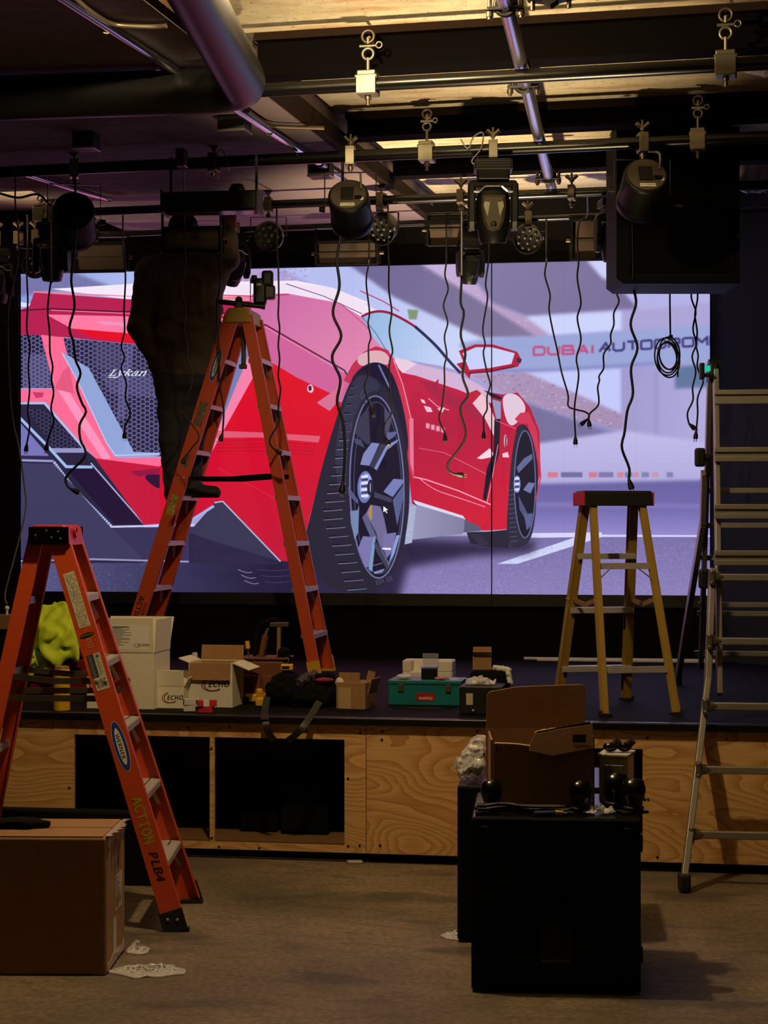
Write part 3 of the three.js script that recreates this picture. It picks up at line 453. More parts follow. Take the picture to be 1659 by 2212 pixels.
  poly([98, 104, 150], [1116, 1010], [1132, 990], [1150, 980], [1150, 992], [1120, 1022]); poly([112, 118, 172], [1130, 1058], [1142, 1042], [1156, 1044], [1146, 1066]); poly([80, 84, 124], [1120, 1070], [1140, 1110], [1152, 1110], [1146, 1140], [1122, 1100]); poly([90, 98, 146], [1132, 1112], [1150, 1108], [1146, 1136], [1138, 1146]);
  ell([150, 160, 228], 1117, 1046, 7, 18, 0); for (let i = 0; i < 5; i++) poly(i % 2 ? [60, 58, 96] : [226, 230, 255], [1112, 1032 + i * 6], [1122, 1031 + i * 6], [1122, 1035 + i * 6], [1112, 1036 + i * 6]);
  line([206, 60, 96], 3, [1150, 930], [1164, 975], [1168, 1030], [1158, 1080]);
  // pointer
  poly([240, 240, 250], [828, 1093], [828, 1107], [832, 1104], [835, 1109], [837, 1108], [834, 1102], [839, 1102]);
});
const screenMat = new THREE.MeshStandardMaterial({ color: 0x000000, roughness: 0.6, emissive: 0xffffff, emissiveMap: screenTex, emissiveIntensity: 1.0 });
{
  const o = thing('led_video_screen', 'large bright video wall showing a red sports car on a race track', 'screen', null, null, -SA);
  const face = (x0, x1, y0, y1, dz) => { const g = new THREE.PlaneGeometry(x1 - x0, y1 - y0), u = g.attributes.uv; for (let i = 0; i < 4; i++) u.setXY(i, (x0 + u.getX(i) * (x1 - x0) - SX0) / (SX1 - SX0), (y0 + u.getY(i) * (y1 - y0) - SY0) / (SY1 - SY0)); g.translate((x0 + x1) / 2, (y0 + y1) / 2, SCREEN_Z + dz); return g; };
  const cols = 10, rows = 4, gap = 0.0006;
  const ys = (k) => SY0 + (SY1 - SY0) * k / rows;
  for (let c = 0; c < cols; c++) {
    const xs = (k) => k <= 7 ? SX0 + (SEAM - 0.004 - SX0) * k / 7 : SEAM + 0.004 + (SX1 - SEAM - 0.004) * (k - 7) / 3, a = c === 7 ? SEAM + 0.004 : xs(c), b = xs(c + 1);
    for (let r = 0; r < rows; r++) part(o, 'display_panel', face(a + gap * 0.2, b - gap * 0.2, ys(r) + gap * 0.2, ys(r + 1) - gap * 0.2, c < 7 ? 0 : 0.002), screenMat);
  }
  part(o, 'cabinet', box(SX1 - SX0 + 0.004, SY1 - SY0 + 0.002, 0.09, (SX0 + SX1) / 2, (SY0 + SY1) / 2, SCREEN_Z - 0.05), M.blackMatte);
  part(o, 'lower_bezel', [box(SEAM - 0.004 - SX0, 0.085, 0.08, (SX0 + SEAM) / 2, SY0 - 0.044, SCREEN_Z - 0.035), box(SX1 - SEAM - 0.004, 0.085, 0.08, (SX1 + SEAM) / 2, SY0 - 0.044, SCREEN_Z - 0.033)], M.black);
  part(o, 'base_skirt', box(SX1 - SX0, SY0 - 0.09 - STAGE_H, 0.06, (SX0 + SX1) / 2, (SY0 - 0.09 + STAGE_H) / 2, SCREEN_Z - 0.08), M.blackMatte);
}
// ---------- ladders ----------
const lerpV = (a, b, t) => a.clone().lerp(b, t);
// C-shaped rail from a to b: web of width w lies in the plane of the leg (local x), flanges f point inwards (local z sign -s)
function railGeo(a, b, w, f, s, th = 0.005) {
  const d = b.clone().sub(a).normalize(), out = V(0, 0, s); let side = new THREE.Vector3().crossVectors(d, out).normalize(); out.crossVectors(side, d).normalize(); if (out.z * s < 0) out.negate();
  const len = b.distanceTo(a), mid = lerpV(a, b, 0.5), m = new THREE.Matrix4().makeBasis(d, side, out.clone());
  const mk = (sx_, sy_, sz_, oy, oz) => { const g = new THREE.BoxGeometry(sx_, sy_, sz_); g.translate(0, oy, oz); g.applyMatrix4(m.clone().setPosition(mid)); if (m.determinant() < 0) { const p = clean(g); const pa = p.attributes.position.array; for (let i = 0; i < pa.length; i += 9) for (let k = 0; k < 3; k++) { const q = pa[i + 3 + k]; pa[i + 3 + k] = pa[i + 6 + k]; pa[i + 6 + k] = q; } p.computeVertexNormals(); return p; } return g; };
  return [mk(len, w, th, 0, 0), mk(len, th, f, w / 2 - th / 2, -f / 2), mk(len, th, f, -w / 2 + th / 2, -f / 2)];
}
const decal = (w, h, tex, rough = 0.6) => { const m = new THREE.MeshStandardMaterial({ map: tex, roughness: rough }); const g = new THREE.BoxGeometry(w, h, 0.0012); return [g, m]; };
// a printed plate: print on the +z face only
function plate(parent, name, w, h, tex, pos, rotZ = 0, rotY = 0, label, plain = false, rotX = 0) {
  const m = new THREE.MeshStandardMaterial({ map: tex, roughness: 0.55, ...(plain ? {} : { transparent: true, alphaTest: 0.5 }) });
  const g = new THREE.PlaneGeometry(w, h), o = new THREE.Mesh(g, m); o.name = name; o.castShadow = o.receiveShadow = true; o.position.copy(pos); o.rotation.set(rotX, rotY, rotZ, 'YXZ'); if (label) o.userData.label = label; parent.add(o); return o;
}
const badgeTex = canvasTex(512, 160, (g, w, h) => {
  g.clearRect(0, 0, w, h); g.fillStyle = '#d8d4cc'; g.beginPath(); g.ellipse(w / 2, h / 2, w / 2 - 2, h / 2 - 2, 0, 0, 7); g.fill(); g.fillStyle = '#1d3a92'; g.beginPath(); g.ellipse(w / 2, h / 2, w / 2 - 8, h / 2 - 8, 0, 0, 7); g.fill();
  g.fillStyle = '#e8e4d6'; g.beginPath(); g.ellipse(w / 2, h / 2, w / 2 - 72, h / 2 - 40, 0, 0, 7); g.fill(); g.fillStyle = '#10131c'; g.font = 'bold 62px sans-serif'; g.textAlign = 'center'; g.textBaseline = 'middle'; g.fillText('WERNER', w / 2, h / 2 + 4, 330);
});
const stencil = (lines, w, h, c, font) => canvasTex(w, h, (g) => { g.clearRect(0, 0, w, h); g.fillStyle = c; g.textBaseline = 'middle'; g.textAlign = 'center'; lines.forEach((t, i) => { g.font = font[i]; g.fillText(t, w / 2, h * (i + 0.5) / lines.length, w - 6); }); });
const warnTex = canvasTex(128, 512, (g, w, h) => { g.fillStyle = '#d8cfae'; g.fillRect(0, 0, w, h); g.fillStyle = '#5a543f'; for (let y = 14; y < h - 12; y += 11) for (let x = 10; x < w - 14;) { const l = rr(6, 26); if (rnd() > 0.22) g.fillRect(x, y + rr(-2, 2), l, rr(3, 6)); x += l + 5; } g.strokeStyle = '#3b3930'; g.lineWidth = 4; g.beginPath(); g.moveTo(24, 60); g.lineTo(60, 150); g.lineTo(40, 250); g.stroke(); });
const specTex = canvasTex(160, 512, (g, w, h) => { g.fillStyle = '#cfc8b4'; g.fillRect(0, 0, w, h); g.fillStyle = '#2a3040'; g.fillRect(0, 0, 78, 330); g.fillStyle = '#8f8d88'; for (let y = 20; y < 320; y += 16) g.fillRect(10, y, rr(30, 60), 6); g.fillStyle = '#3a3a38'; for (let y = 16; y < 320; y += 14) g.fillRect(92, y, rr(20, 55), 5); g.beginPath(); g.moveTo(100, 60); g.lineTo(124, 20); g.lineTo(148, 60); g.fill(); for (let x = 20; x < 140; x += rr(4, 9)) g.fillRect(x, 360, rr(2, 5), 120); });
const ratingTex = canvasTex(200, 220, (g, w, h) => { g.clearRect(0, 0, w, h); g.fillStyle = '#191512'; g.beginPath(); g.ellipse(100, 40, 92, 28, 0, 0, 7); g.fill(); g.fillStyle = '#c9a08a'; g.fillRect(16, 34, 160, 6); g.strokeStyle = '#e0b7a0'; g.lineWidth = 8; g.beginPath(); g.arc(100, 110, 22, 3.4, 8.6); g.stroke(); g.fillStyle = '#e0b7a0'; g.font = 'bold 22px sans-serif'; g.textAlign = 'center'; g.fillText('300 LBS.', 100, 168); g.fillText('TYPE IA', 100, 200); });

function stepLadder(o, q) {
  const { H, xt, xb, wt, wb, rxt, rxb, rwt, rwb, railW, rearW, fl, rail, rear, cap } = q;
  const F = (s) => [V(xt, H - 0.05, s * wt), V(xb, 0.012, s * wb)], R = (s) => [V(-rxt, H - 0.05, s * rwt), V(-rxb, 0.012, s * rwb)];
  const at = (pr, y) => lerpV(pr[0], pr[1], (pr[0].y - y) / (pr[0].y - pr[1].y));
  for (const s of [1, -1]) {
    part(o, 'front_rail', railGeo(...F(s), railW, fl, s), rail); part(o, 'rear_rail', railGeo(...R(s), rearW, fl * 0.8, s), rear);
    const b = at(F(s), 0), bt = at(F(s), q.boot || 0.1);
    part(o, 'foot', [bar(lerpV(b, bt, 0), bt, railW + 0.012, 0.012, V(1, 0, 0)).translate(0, 0, s * 0.008), box(railW + 0.016, 0.014, fl + 0.02, b.x, 0.007, b.z - s * fl / 2)], q.bootMat);
    const rb_ = at(R(s), 0), rt = at(R(s), (q.boot || 0.1) * 0.8);
    part(o, 'foot', [bar(rb_, rt, rearW + 0.01, 0.012, V(1, 0, 0)).translate(0, 0, s * 0.007), box(rearW + 0.014, 0.014, fl + 0.016, rb_.x, 0.007, rb_.z - s * fl / 2)], q.bootMat);
    if (q.rivets) for (const k of [-0.02, 0.02]) { const c = at(F(s), (q.boot || 0.1) * 0.6).add(V(k, 0, s * 0.016)); part(o, 'rivet', ball(0.007, c.x, c.y, c.z, 1, 1, 0.5), M.alu); }
  }
  const tread = (pr, y, dx, name, m) => { const a = at(pr(1), y), d = q.stepD || 0.085; return part(o, name, [box(d, 0.006, 2 * a.z - 0.012, a.x, y, 0), box(0.005, 0.026, 2 * a.z - 0.012, a.x + dx * d / 2, y - 0.012, 0), box(0.005, 0.026, 2 * a.z - 0.012, a.x - dx * d / 2, y - 0.012, 0), ...[-1, 1].map((k) => box(d * 0.5, 0.003, 2 * a.z - 0.02, a.x + k * d * 0.22, y + 0.0035, 0))], m); };
  const braces = (pr, y, m) => { for (const s of [1, -1]) { const a = at(pr(s), y - 0.01), b = at(pr(s), y - 0.11); part(o, 'brace', bar(V(a.x, a.y, a.z - s * 0.1), V(b.x, b.y, b.z - s * 0.008), 0.018, 0.003, V(1, 0, 0)), m); } };
  for (const y of q.steps) { tread(F, y, 1, 'step', M.aluStep); if (q.braces) braces(F, y, M.alu); }
  for (const y of q.rearBars) { if (q.twin) { tread(R, y, -1, 'step', M.aluStep); if (q.braces) braces(R, y, M.alu); } else { const a = at(R(1), y), b = at(R(-1), y); part(o, 'crossbar', bar(a, b, 0.032, 0.012, V(0, 1, 0)), q.barMat || M.alu); if (q.rearBraces?.includes(y)) for (const s of [1, -1]) { const c = at(R(s), y - 0.09); part(o, 'brace', bar(V(a.x, y - 0.012, s * (a.z - 0.09)), c, 0.018, 0.004, V(1, 0, 0)), M.alu); } } }
  for (const s of [1, -1]) { const y = q.spreadY, a = at(F(s), y), b = at(R(s), y + 0.02), m = lerpV(a, b, 0.5); m.y -= q.sag || 0.012; part(o, 'spreader', [bar(a, m, 0.026, 0.004, V(0, 1, 0)), bar(m, b, 0.026, 0.004, V(0, 1, 0))].map((g) => g.translate(0, 0, -s * 0.02)), q.spreadMat || M.zincDark); if (q.spread2) part(o, 'spreader', bar(at(F(s), y - q.spread2), at(R(s), y - q.spread2), 0.026, 0.004, V(0, 1, 0)).translate(0, 0, -s * 0.03), M.zincDark); for (const k of [-0.018, 0.018]) part(o, 'rivet', ball(0.008, a.x + k, a.y, a.z + s * 0.004, 1, 1, 0.5), M.alu); }
  const c = cap, prof = [[-c.l / 2, H - c.h], [c.l / 2, H - c.h], [c.l / 2 - 0.012, H - 0.015], [c.l / 2 - 0.03, H], [-c.l / 2 + 0.03, H], [-c.l / 2 + 0.012, H - 0.015]];
  const g = extrude(prof, c.w * 2, 0.006); g.translate(0, 0, -c.w); const cp = part(o, 'top_cap', g, c.mat);
  if (c.sideMat) for (const s of [1, -1]) part(o, 'cap_plate', rb(c.l * 0.94, c.h * 0.9, 0.008, 0.003, 0, H - c.h * 0.55, s * (c.w + 0.001)), c.sideMat);
  if (c.bolts) for (const [bx, by] of [[-0.055, -0.045], [-0.01, -0.026], [0.012, -0.055], [0.04, -0.03], [0.05, -0.06]]) part(cp, 'bolt', ball(0.006, bx, H + by, c.w + 0.006, 1, 1, 0.6), M.zincDark);
  return { at, F, R };
}
// rail-following position and angle for a sticker on the near (+z) face
const stick = (pr, y, off = 0) => { const t = (pr[0].y - y) / (pr[0].y - pr[1].y), p = lerpV(pr[0], pr[1], t); return [V(p.x + off, p.y, p.z + 0.0031), Math.atan2(pr[1].y - pr[0].y, pr[1].x - pr[0].x)]; };

{ // tall floor ladder beside the carton
  const o = thing('step_ladder', 'orange fibreglass step ladder on the floor beside the big cardboard box', 'ladder', null, V(-1.41, 0, -7.97), 0);
  const L = stepLadder(o, { H: 1.685, xt: 0.035, xb: 0.547, wt: 0.165, wb: 0.298, rxt: 0.06, rxb: 0.40, rwt: 0.15, rwb: 0.27, railW: 0.088, rearW: 0.062, fl: 0.03, rail: M.orange, rear: M.orange, steps: [0.277, 0.556, 0.835, 1.11, 1.385], rearBars: [0.35, 0.72, 1.05, 1.36], braces: true, spreadY: 1.03, spread2: 0.075, bootMat: M.rubber, boot: 0.085, rivets: true, spreadMat: M.zincDark,
    cap: { l: 0.18, h: 0.085, w: 0.185, mat: M.red, sideMat: M.blackGloss, bolts: true } });
  const f = L.F(1);
  const put = (name, y, w, h, tex, label, off = 0, flip = 0, plain = false) => { const [p, a] = stick(f, y, off); const m = plate(o, name, w, h, tex, p, a + flip, 0, label, plain); m.rotation.x = 0; const d = f[1].clone().sub(f[0]); m.rotation.order = 'XYZ'; const tilt = Math.atan2(d.z, -d.y); m.rotation.set(0, 0, a + flip); m.quaternion.premultiply(new THREE.Quaternion().setFromAxisAngle(V(1, 0, 0), -tilt)); m.position.z += 0.0002; return m; };
  put('brand_badge', 0.76, 0.22, 0.058, badgeTex, 'blue and cream oval maker badge');
  put('stencil', 0.455, 0.27, 0.062, stencil(['ACTION'], 420, 96, '#9ba824', ['bold 88px monospace']), 'lime green stencilled lettering');
  put('marker_writing', 0.27, 0.2, 0.06, stencil(['PLB4'], 300, 100, '#241512', ['italic bold 84px sans-serif']), 'black marker lettering');
  put('warning_label', 1.37, 0.24, 0.05, (() => { const t = canvasTex(512, 128, (g) => { g.save(); g.translate(0, 128); g.rotate(-Math.PI / 2); g.drawImage(warnTex.image, 0, 0, 128, 512); g.restore(); }); return t; })(), 'cream warning label', 0, 0, true);
  put('rating_label', 1.2, 0.075, 0.07, (() => canvasTex(220, 200, (g) => { g.translate(0, 200); g.rotate(-Math.PI / 2); g.drawImage(ratingTex.image, 0, 0, 200, 220); }))(), 'dark rating label');
  put('spec_label', 1.07, 0.155, 0.056, (() => canvasTex(512, 160, (g) => { g.translate(0, 160); g.rotate(-Math.PI / 2); g.drawImage(specTex.image, 0, 0, 160, 512); }))(), 'white specification label with bar code', 0, 0, true);
  part(o, 'hook', torus(0.022, 0.006, 0.0925, 1.655, 0.06, [0, Math.PI / 2, 0]), M.red);
}
let twin;
{ // big ladder on the stage
  const o = thing('step_ladder', 'tall orange ladder on the stage with the person standing on it', 'ladder', null, V(-0.905, STAGE_H, -11.95), -8.45 * Math.PI / 180);
  const st = [0, 1, 2, 3, 4, 5, 6].map((k) => 0.262 + 0.291 * k);
  const L = twin = stepLadder(o, { H: 2.335, xt: -0.045, xb: -0.745, wt: 0.16, wb: 0.255, rxt: -0.055, rxb: -0.515, rwt: 0.16, rwb: 0.24, railW: 0.092, rearW: 0.074, fl: 0.032, rail: M.orange, rear: M.orange, steps: st, rearBars: st, twin: true, braces: true, spreadY: 1.25, sag: -0.0, bootMat: M.bootYellow, boot: 0.12, rivets: true, spreadMat: M.blackMatte,
    cap: { l: 0.17, h: 0.095, w: 0.18, mat: M.capYellow } });
  const f = L.F(1);
  const put = (name, y, w, h, tex, label, plain = false, off = 0) => { const p = stick(f, y, off)[0], a = Math.atan2(f[0].y - f[1].y, f[0].x - f[1].x); const m = plate(o, name, w, h, tex, p, a, 0, label, plain); const d = f[1].clone().sub(f[0]), tilt = Math.atan2(d.z, -d.y); m.quaternion.premultiply(new THREE.Quaternion().setFromAxisAngle(V(1, 0, 0), -tilt)); m.position.z += 0.0002; return m; };
  put('brand_badge', 1.97, 0.215, 0.056, badgeTex, 'dark oval maker badge');
  const two = canvasTex(420, 160, (g, w, h) => { g.clearRect(0, 0, w, h); g.fillStyle = '#2c100a'; g.textBaseline = 'middle'; g.textAlign = 'center'; g.font = 'bold 92px sans-serif'; g.fillText('ACTION', w / 2, 106, 410); g.font = 'bold 44px sans-serif'; g.fillText('PLUMBING', w / 2, 34, 410); });
  put('stencil', 0.40, 0.24, 0.082, two, 'black stencilled lettering').rotateZ(Math.PI);
  const worn = canvasTex(300, 110, (g, w, h) => { g.fillStyle = '#6a4d3a'; g.fillRect(0, 0, w, h); for (let i = 0; i < 90; i++) { g.fillStyle = ['#8d7a58', '#4a3026', '#a08a62'][i % 3]; g.fillRect(rr(0, 280), rr(0, 100), rr(6, 40), rr(3, 9)); } });
  put('worn_label', 1.66, 0.16, 0.055, worn, 'worn paper label', true); put('worn_label', 1.36, 0.09, 0.035, worn, 'scuffed sticker', true);
  const ywarn = canvasTex(300, 110, (g, w, h) => { g.fillStyle = '#b0952f'; g.fillRect(0, 0, w, h); for (let i = 0; i < 70; i++) { g.fillStyle = ['#d0c9a8', '#6a4326', '#8a7420'][i % 3]; g.fillRect(rr(0, 280), rr(0, 100), rr(6, 50), rr(3, 12)); } });
  put('worn_label', 1.08, 0.13, 0.05, ywarn, 'torn yellow and white label', true);
}
{ // yellow ladder
  const o = thing('step_ladder', 'short yellow step ladder with a black top on the stage edge', 'ladder', null, V(1.204, STAGE_H, -9.72), 101.4 * Math.PI / 180);
  const L = stepLadder(o, { H: 1.135, xt: 0.07, xb: 0.36, wt: 0.152, wb: 0.212, rxt: 0.06, rxb: 0.43, rwt: 0.148, rwb: 0.205, railW: 0.05, rearW: 0.03, fl: 0.042, rail: M.yellow, rear: M.yellow, steps: [0.19, 0.51, 0.8], rearBars: [0.225, 0.745], rearBraces: [0.745], barMat: M.aluStep, spreadY: 0.56, sag: 0.03, bootMat: M.rubber, boot: 0.03, stepD: 0.075, spreadMat: M.wood2,
    cap: { l: 0.2, h: 0.078, w: 0.187, mat: M.black, sideMat: M.red } });
  plate(o, 'maker_plate', 0.075, 0.02, canvasTex(160, 44, (g, w, h) => { g.fillStyle = '#b8b0a2'; g.fillRect(0, 0, w, h); g.fillStyle = '#6a655c'; g.font = 'bold 26px sans-serif'; g.textAlign = 'center'; g.fillText('WERNER', w / 2, 32); g.strokeStyle = '#555'; g.strokeRect(2, 2, w - 4, h - 4); }), V(-0.363, 0.225, 0), 0, -Math.PI / 2, 'small grey maker plate', true);
  const rf = L.F(-1);
}
{ // telescoping aluminium ladder, one leg on the floor and one on the stage
  const o = thing('telescoping_ladder', 'telescoping aluminium ladder with one side on the floor and one on the stage', 'ladder');
  const A = (px, py, t) => P(px, py, t);
  const fl = onY(1478, 1926, 0), tb = 8.72, tt = 9.55;
  const foot = V(fl.x, 0, fl.z), bend = A(1529, 1470, 9.0), top = A(1541, 800, tt), mid = A(1539, 1230, 9.18), W = 0.46;
  const wFoot = V(0.86, 0, 0.12), wTop = V(0.47, 0, 0.075);
  const right = [foot.clone().add(V(0.58, 0, 0.09)), bend.clone().add(V(0.40, 0, 0.06)), top.clone().add(wTop)];
  const railF = (a, b, c) => [bar(a, lerpV(a, b, 1), 0.03, 0.062, V(1, 0, 0), 0.004), bar(lerpV(b, a, 0.0), mid.clone().add(c), 0.03, 0.062, V(1, 0, 0), 0.004)];
  const z0 = V(0, 0, 0);
  part(o, 'outer_rail', [bar(foot.clone().add(V(0, 0.06, 0)), bend, 0.03, 0.062, V(1, 0, 0), 0.004), bar(bend, mid, 0.03, 0.062, V(1, 0, 0), 0.004)], M.aluDull);
  part(o, 'outer_rail', [bar(right[0].clone().add(V(0, 0.06, 0)), right[1], 0.03, 0.062, V(1, 0, 0), 0.004), bar(right[1], mid.clone().add(V(0.40, 0, 0.06)), 0.03, 0.062, V(1, 0, 0), 0.004)], M.aluDull);
  const iL = A(1539, 1500, 9.02).add(V(0.035, 0, 0)), iT = top.clone().add(V(0.012, 0, 0));
  part(o, 'inner_rail', bar(iL, iT, 0.026, 0.05, V(1, 0, 0), 0.003), M.aluDull); part(o, 'inner_rail', bar(iL.clone().add(V(0.36, 0, 0.05)), iT.clone().add(V(0.36, 0, 0.05)), 0.026, 0.05, V(1, 0, 0), 0.003), M.aluDull);
  for (const q of [foot, right[0]]) part(o, 'foot', rb(0.05, 0.085, 0.09, 0.012, q.x, 0.043, q.z), M.rubber);
  const tAt = (py) => { const y0 = 1926, t0 = -foot.z, k = (1926 - py) / (1926 - 800); return t0 + (tt - t0) * k; };
  for (const [py, px] of [[1802, 1494], [1662, 1509], [1525, 1524], [1385, 1533], [1247, 1538]]) {
    const a = A(px, py, tAt(py)), b = a.clone().add(V(0.42, 0, 0.06)), r = part(o, 'rung', bar(a, b, 0.036, 0.032, V(0, 1, 0), 0.006), M.aluDull), e = b.clone().sub(a).normalize();
    part(r, 'bracket', [cyl(a, a.clone().addScaledVector(e, 0.06), 0.032, 0.016, 10), bar(a.clone().addScaledVector(e, -0.014), a.clone().addScaledVector(e, 0.012), 0.075, 0.07, V(0, 1, 0), 0.004)], M.zinc);
    for (const k of [-0.026, 0.026]) part(r, 'rivet', ball(0.008, a.x - 0.006, a.y + k, a.z + 0.034, 1, 1, 0.5), M.zinc);
  }
  for (const py of [858, 982, 1105, 1205]) {
    const a = A(1543, py, tAt(py) - 0.02), b = a.clone().add(V(0.38, 0, 0.05)), up = V(0, 0.024, 0);
    part(o, 'rung', [bar(a.clone().add(up), b.clone().add(up), 0.026, 0.04, V(0, 1, 0), 0.004), bar(a.clone().sub(up), b.clone().sub(up), 0.026, 0.04, V(0, 1, 0), 0.004), bar(a, b, 0.05, 0.01, V(0, 1, 0))], M.aluDull);
  }
  // rear section
  const rf = onY(1462, 1478, STAGE_H), rm = A(1521, 1020, 10.0);
  const rt = A(1534, 800, 9.66);
  for (const dx of [0, 1]) {
    const off = V(0.62 * dx, 0, 0.1 * dx), off2 = V(0.40 * dx, 0, 0.06 * dx);
    part(o, 'rear_outer_rail', [bar(rf.clone().add(off), A(1518, 1130, 10.15).add(off2), 0.03, 0.06, V(1, 0, 0), 0.004), bar(A(1518, 1130, 10.15).add(off2), rm.clone().add(off2), 0.03, 0.06, V(1, 0, 0), 0.004)], M.aluDull);
    part(o, 'rear_inner_rail', bar(A(1514, 1440, 10.75).add(off2), rt.clone().add(off2), 0.026, 0.05, V(1, 0, 0), 0.003), M.aluDull);
    part(o, 'rear_foot', box(0.05, 0.06, 0.08, rf.x + off.x, STAGE_H + 0.031, rf.z + off.z), M.rubber);
  }
  for (const py of [1060, 1135, 1205, 1306, 1325, 1411]) { const t = 9.66 + (py - 800) / 620 * 1.05, a = A(1524 - (py - 1060) * 0.07, py, t), b = a.clone().add(V(0.42, 0, 0.06)); part(o, 'rear_rung', bar(a, b, 0.03, 0.03, V(0, 1, 0), 0.004), M.aluDull); }
  for (const [px, py, t] of [[1512, 988, 9.85], [1521, 1250, 9.3]]) { const c = A(px, py, t); part(o, 'lock_knob', [rb(0.055, 0.10, 0.05, 0.014, c.x, c.y, c.z), cyl(c, c.clone().add(V(0.045, 0, 0)), 0.018, 0.018, 10)], M.black); }
  part(o, 'hinge', [rb(0.05, 0.10, 0.10, 0.012, top.x, top.y - 0.01, top.z - 0.03), cyl(top.clone().add(V(-0.02, 0.02, -0.03)), top.clone().add(V(0.035, 0.02, -0.03)), 0.04, 0.04, 16)], M.black);
}
{
  const o = thing('clip_lamp', 'small black clip lamp with a green light at the top of the aluminium ladder', 'lamp'), c = P(1516, 802, 9.5);
  part(o, 'body', [rb(0.024, 0.085, 0.04, 0.006, c.x, c.y, c.z), rb(0.06, 0.02, 0.03, 0.005, c.x + 0.03, c.y - 0.02, c.z)], M.black);
  part(o, 'green_light', rb(0.034, 0.03, 0.03, 0.006, c.x + 0.026, c.y + 0.014, c.z), new THREE.MeshStandardMaterial({ color: 0x0a3a2a, emissive: new THREE.Color(0.02, 0.5, 0.34), emissiveIntensity: 1, roughness: 0.4 }));
  const l = new THREE.PointLight(new THREE.Color(0.1, 1, 0.6), 0.004, 0, 2); l.position.set(c.x + 0.026, c.y + 0.014, c.z); l.castShadow = true; l.name = 'green_glow'; scene.add(l);
}

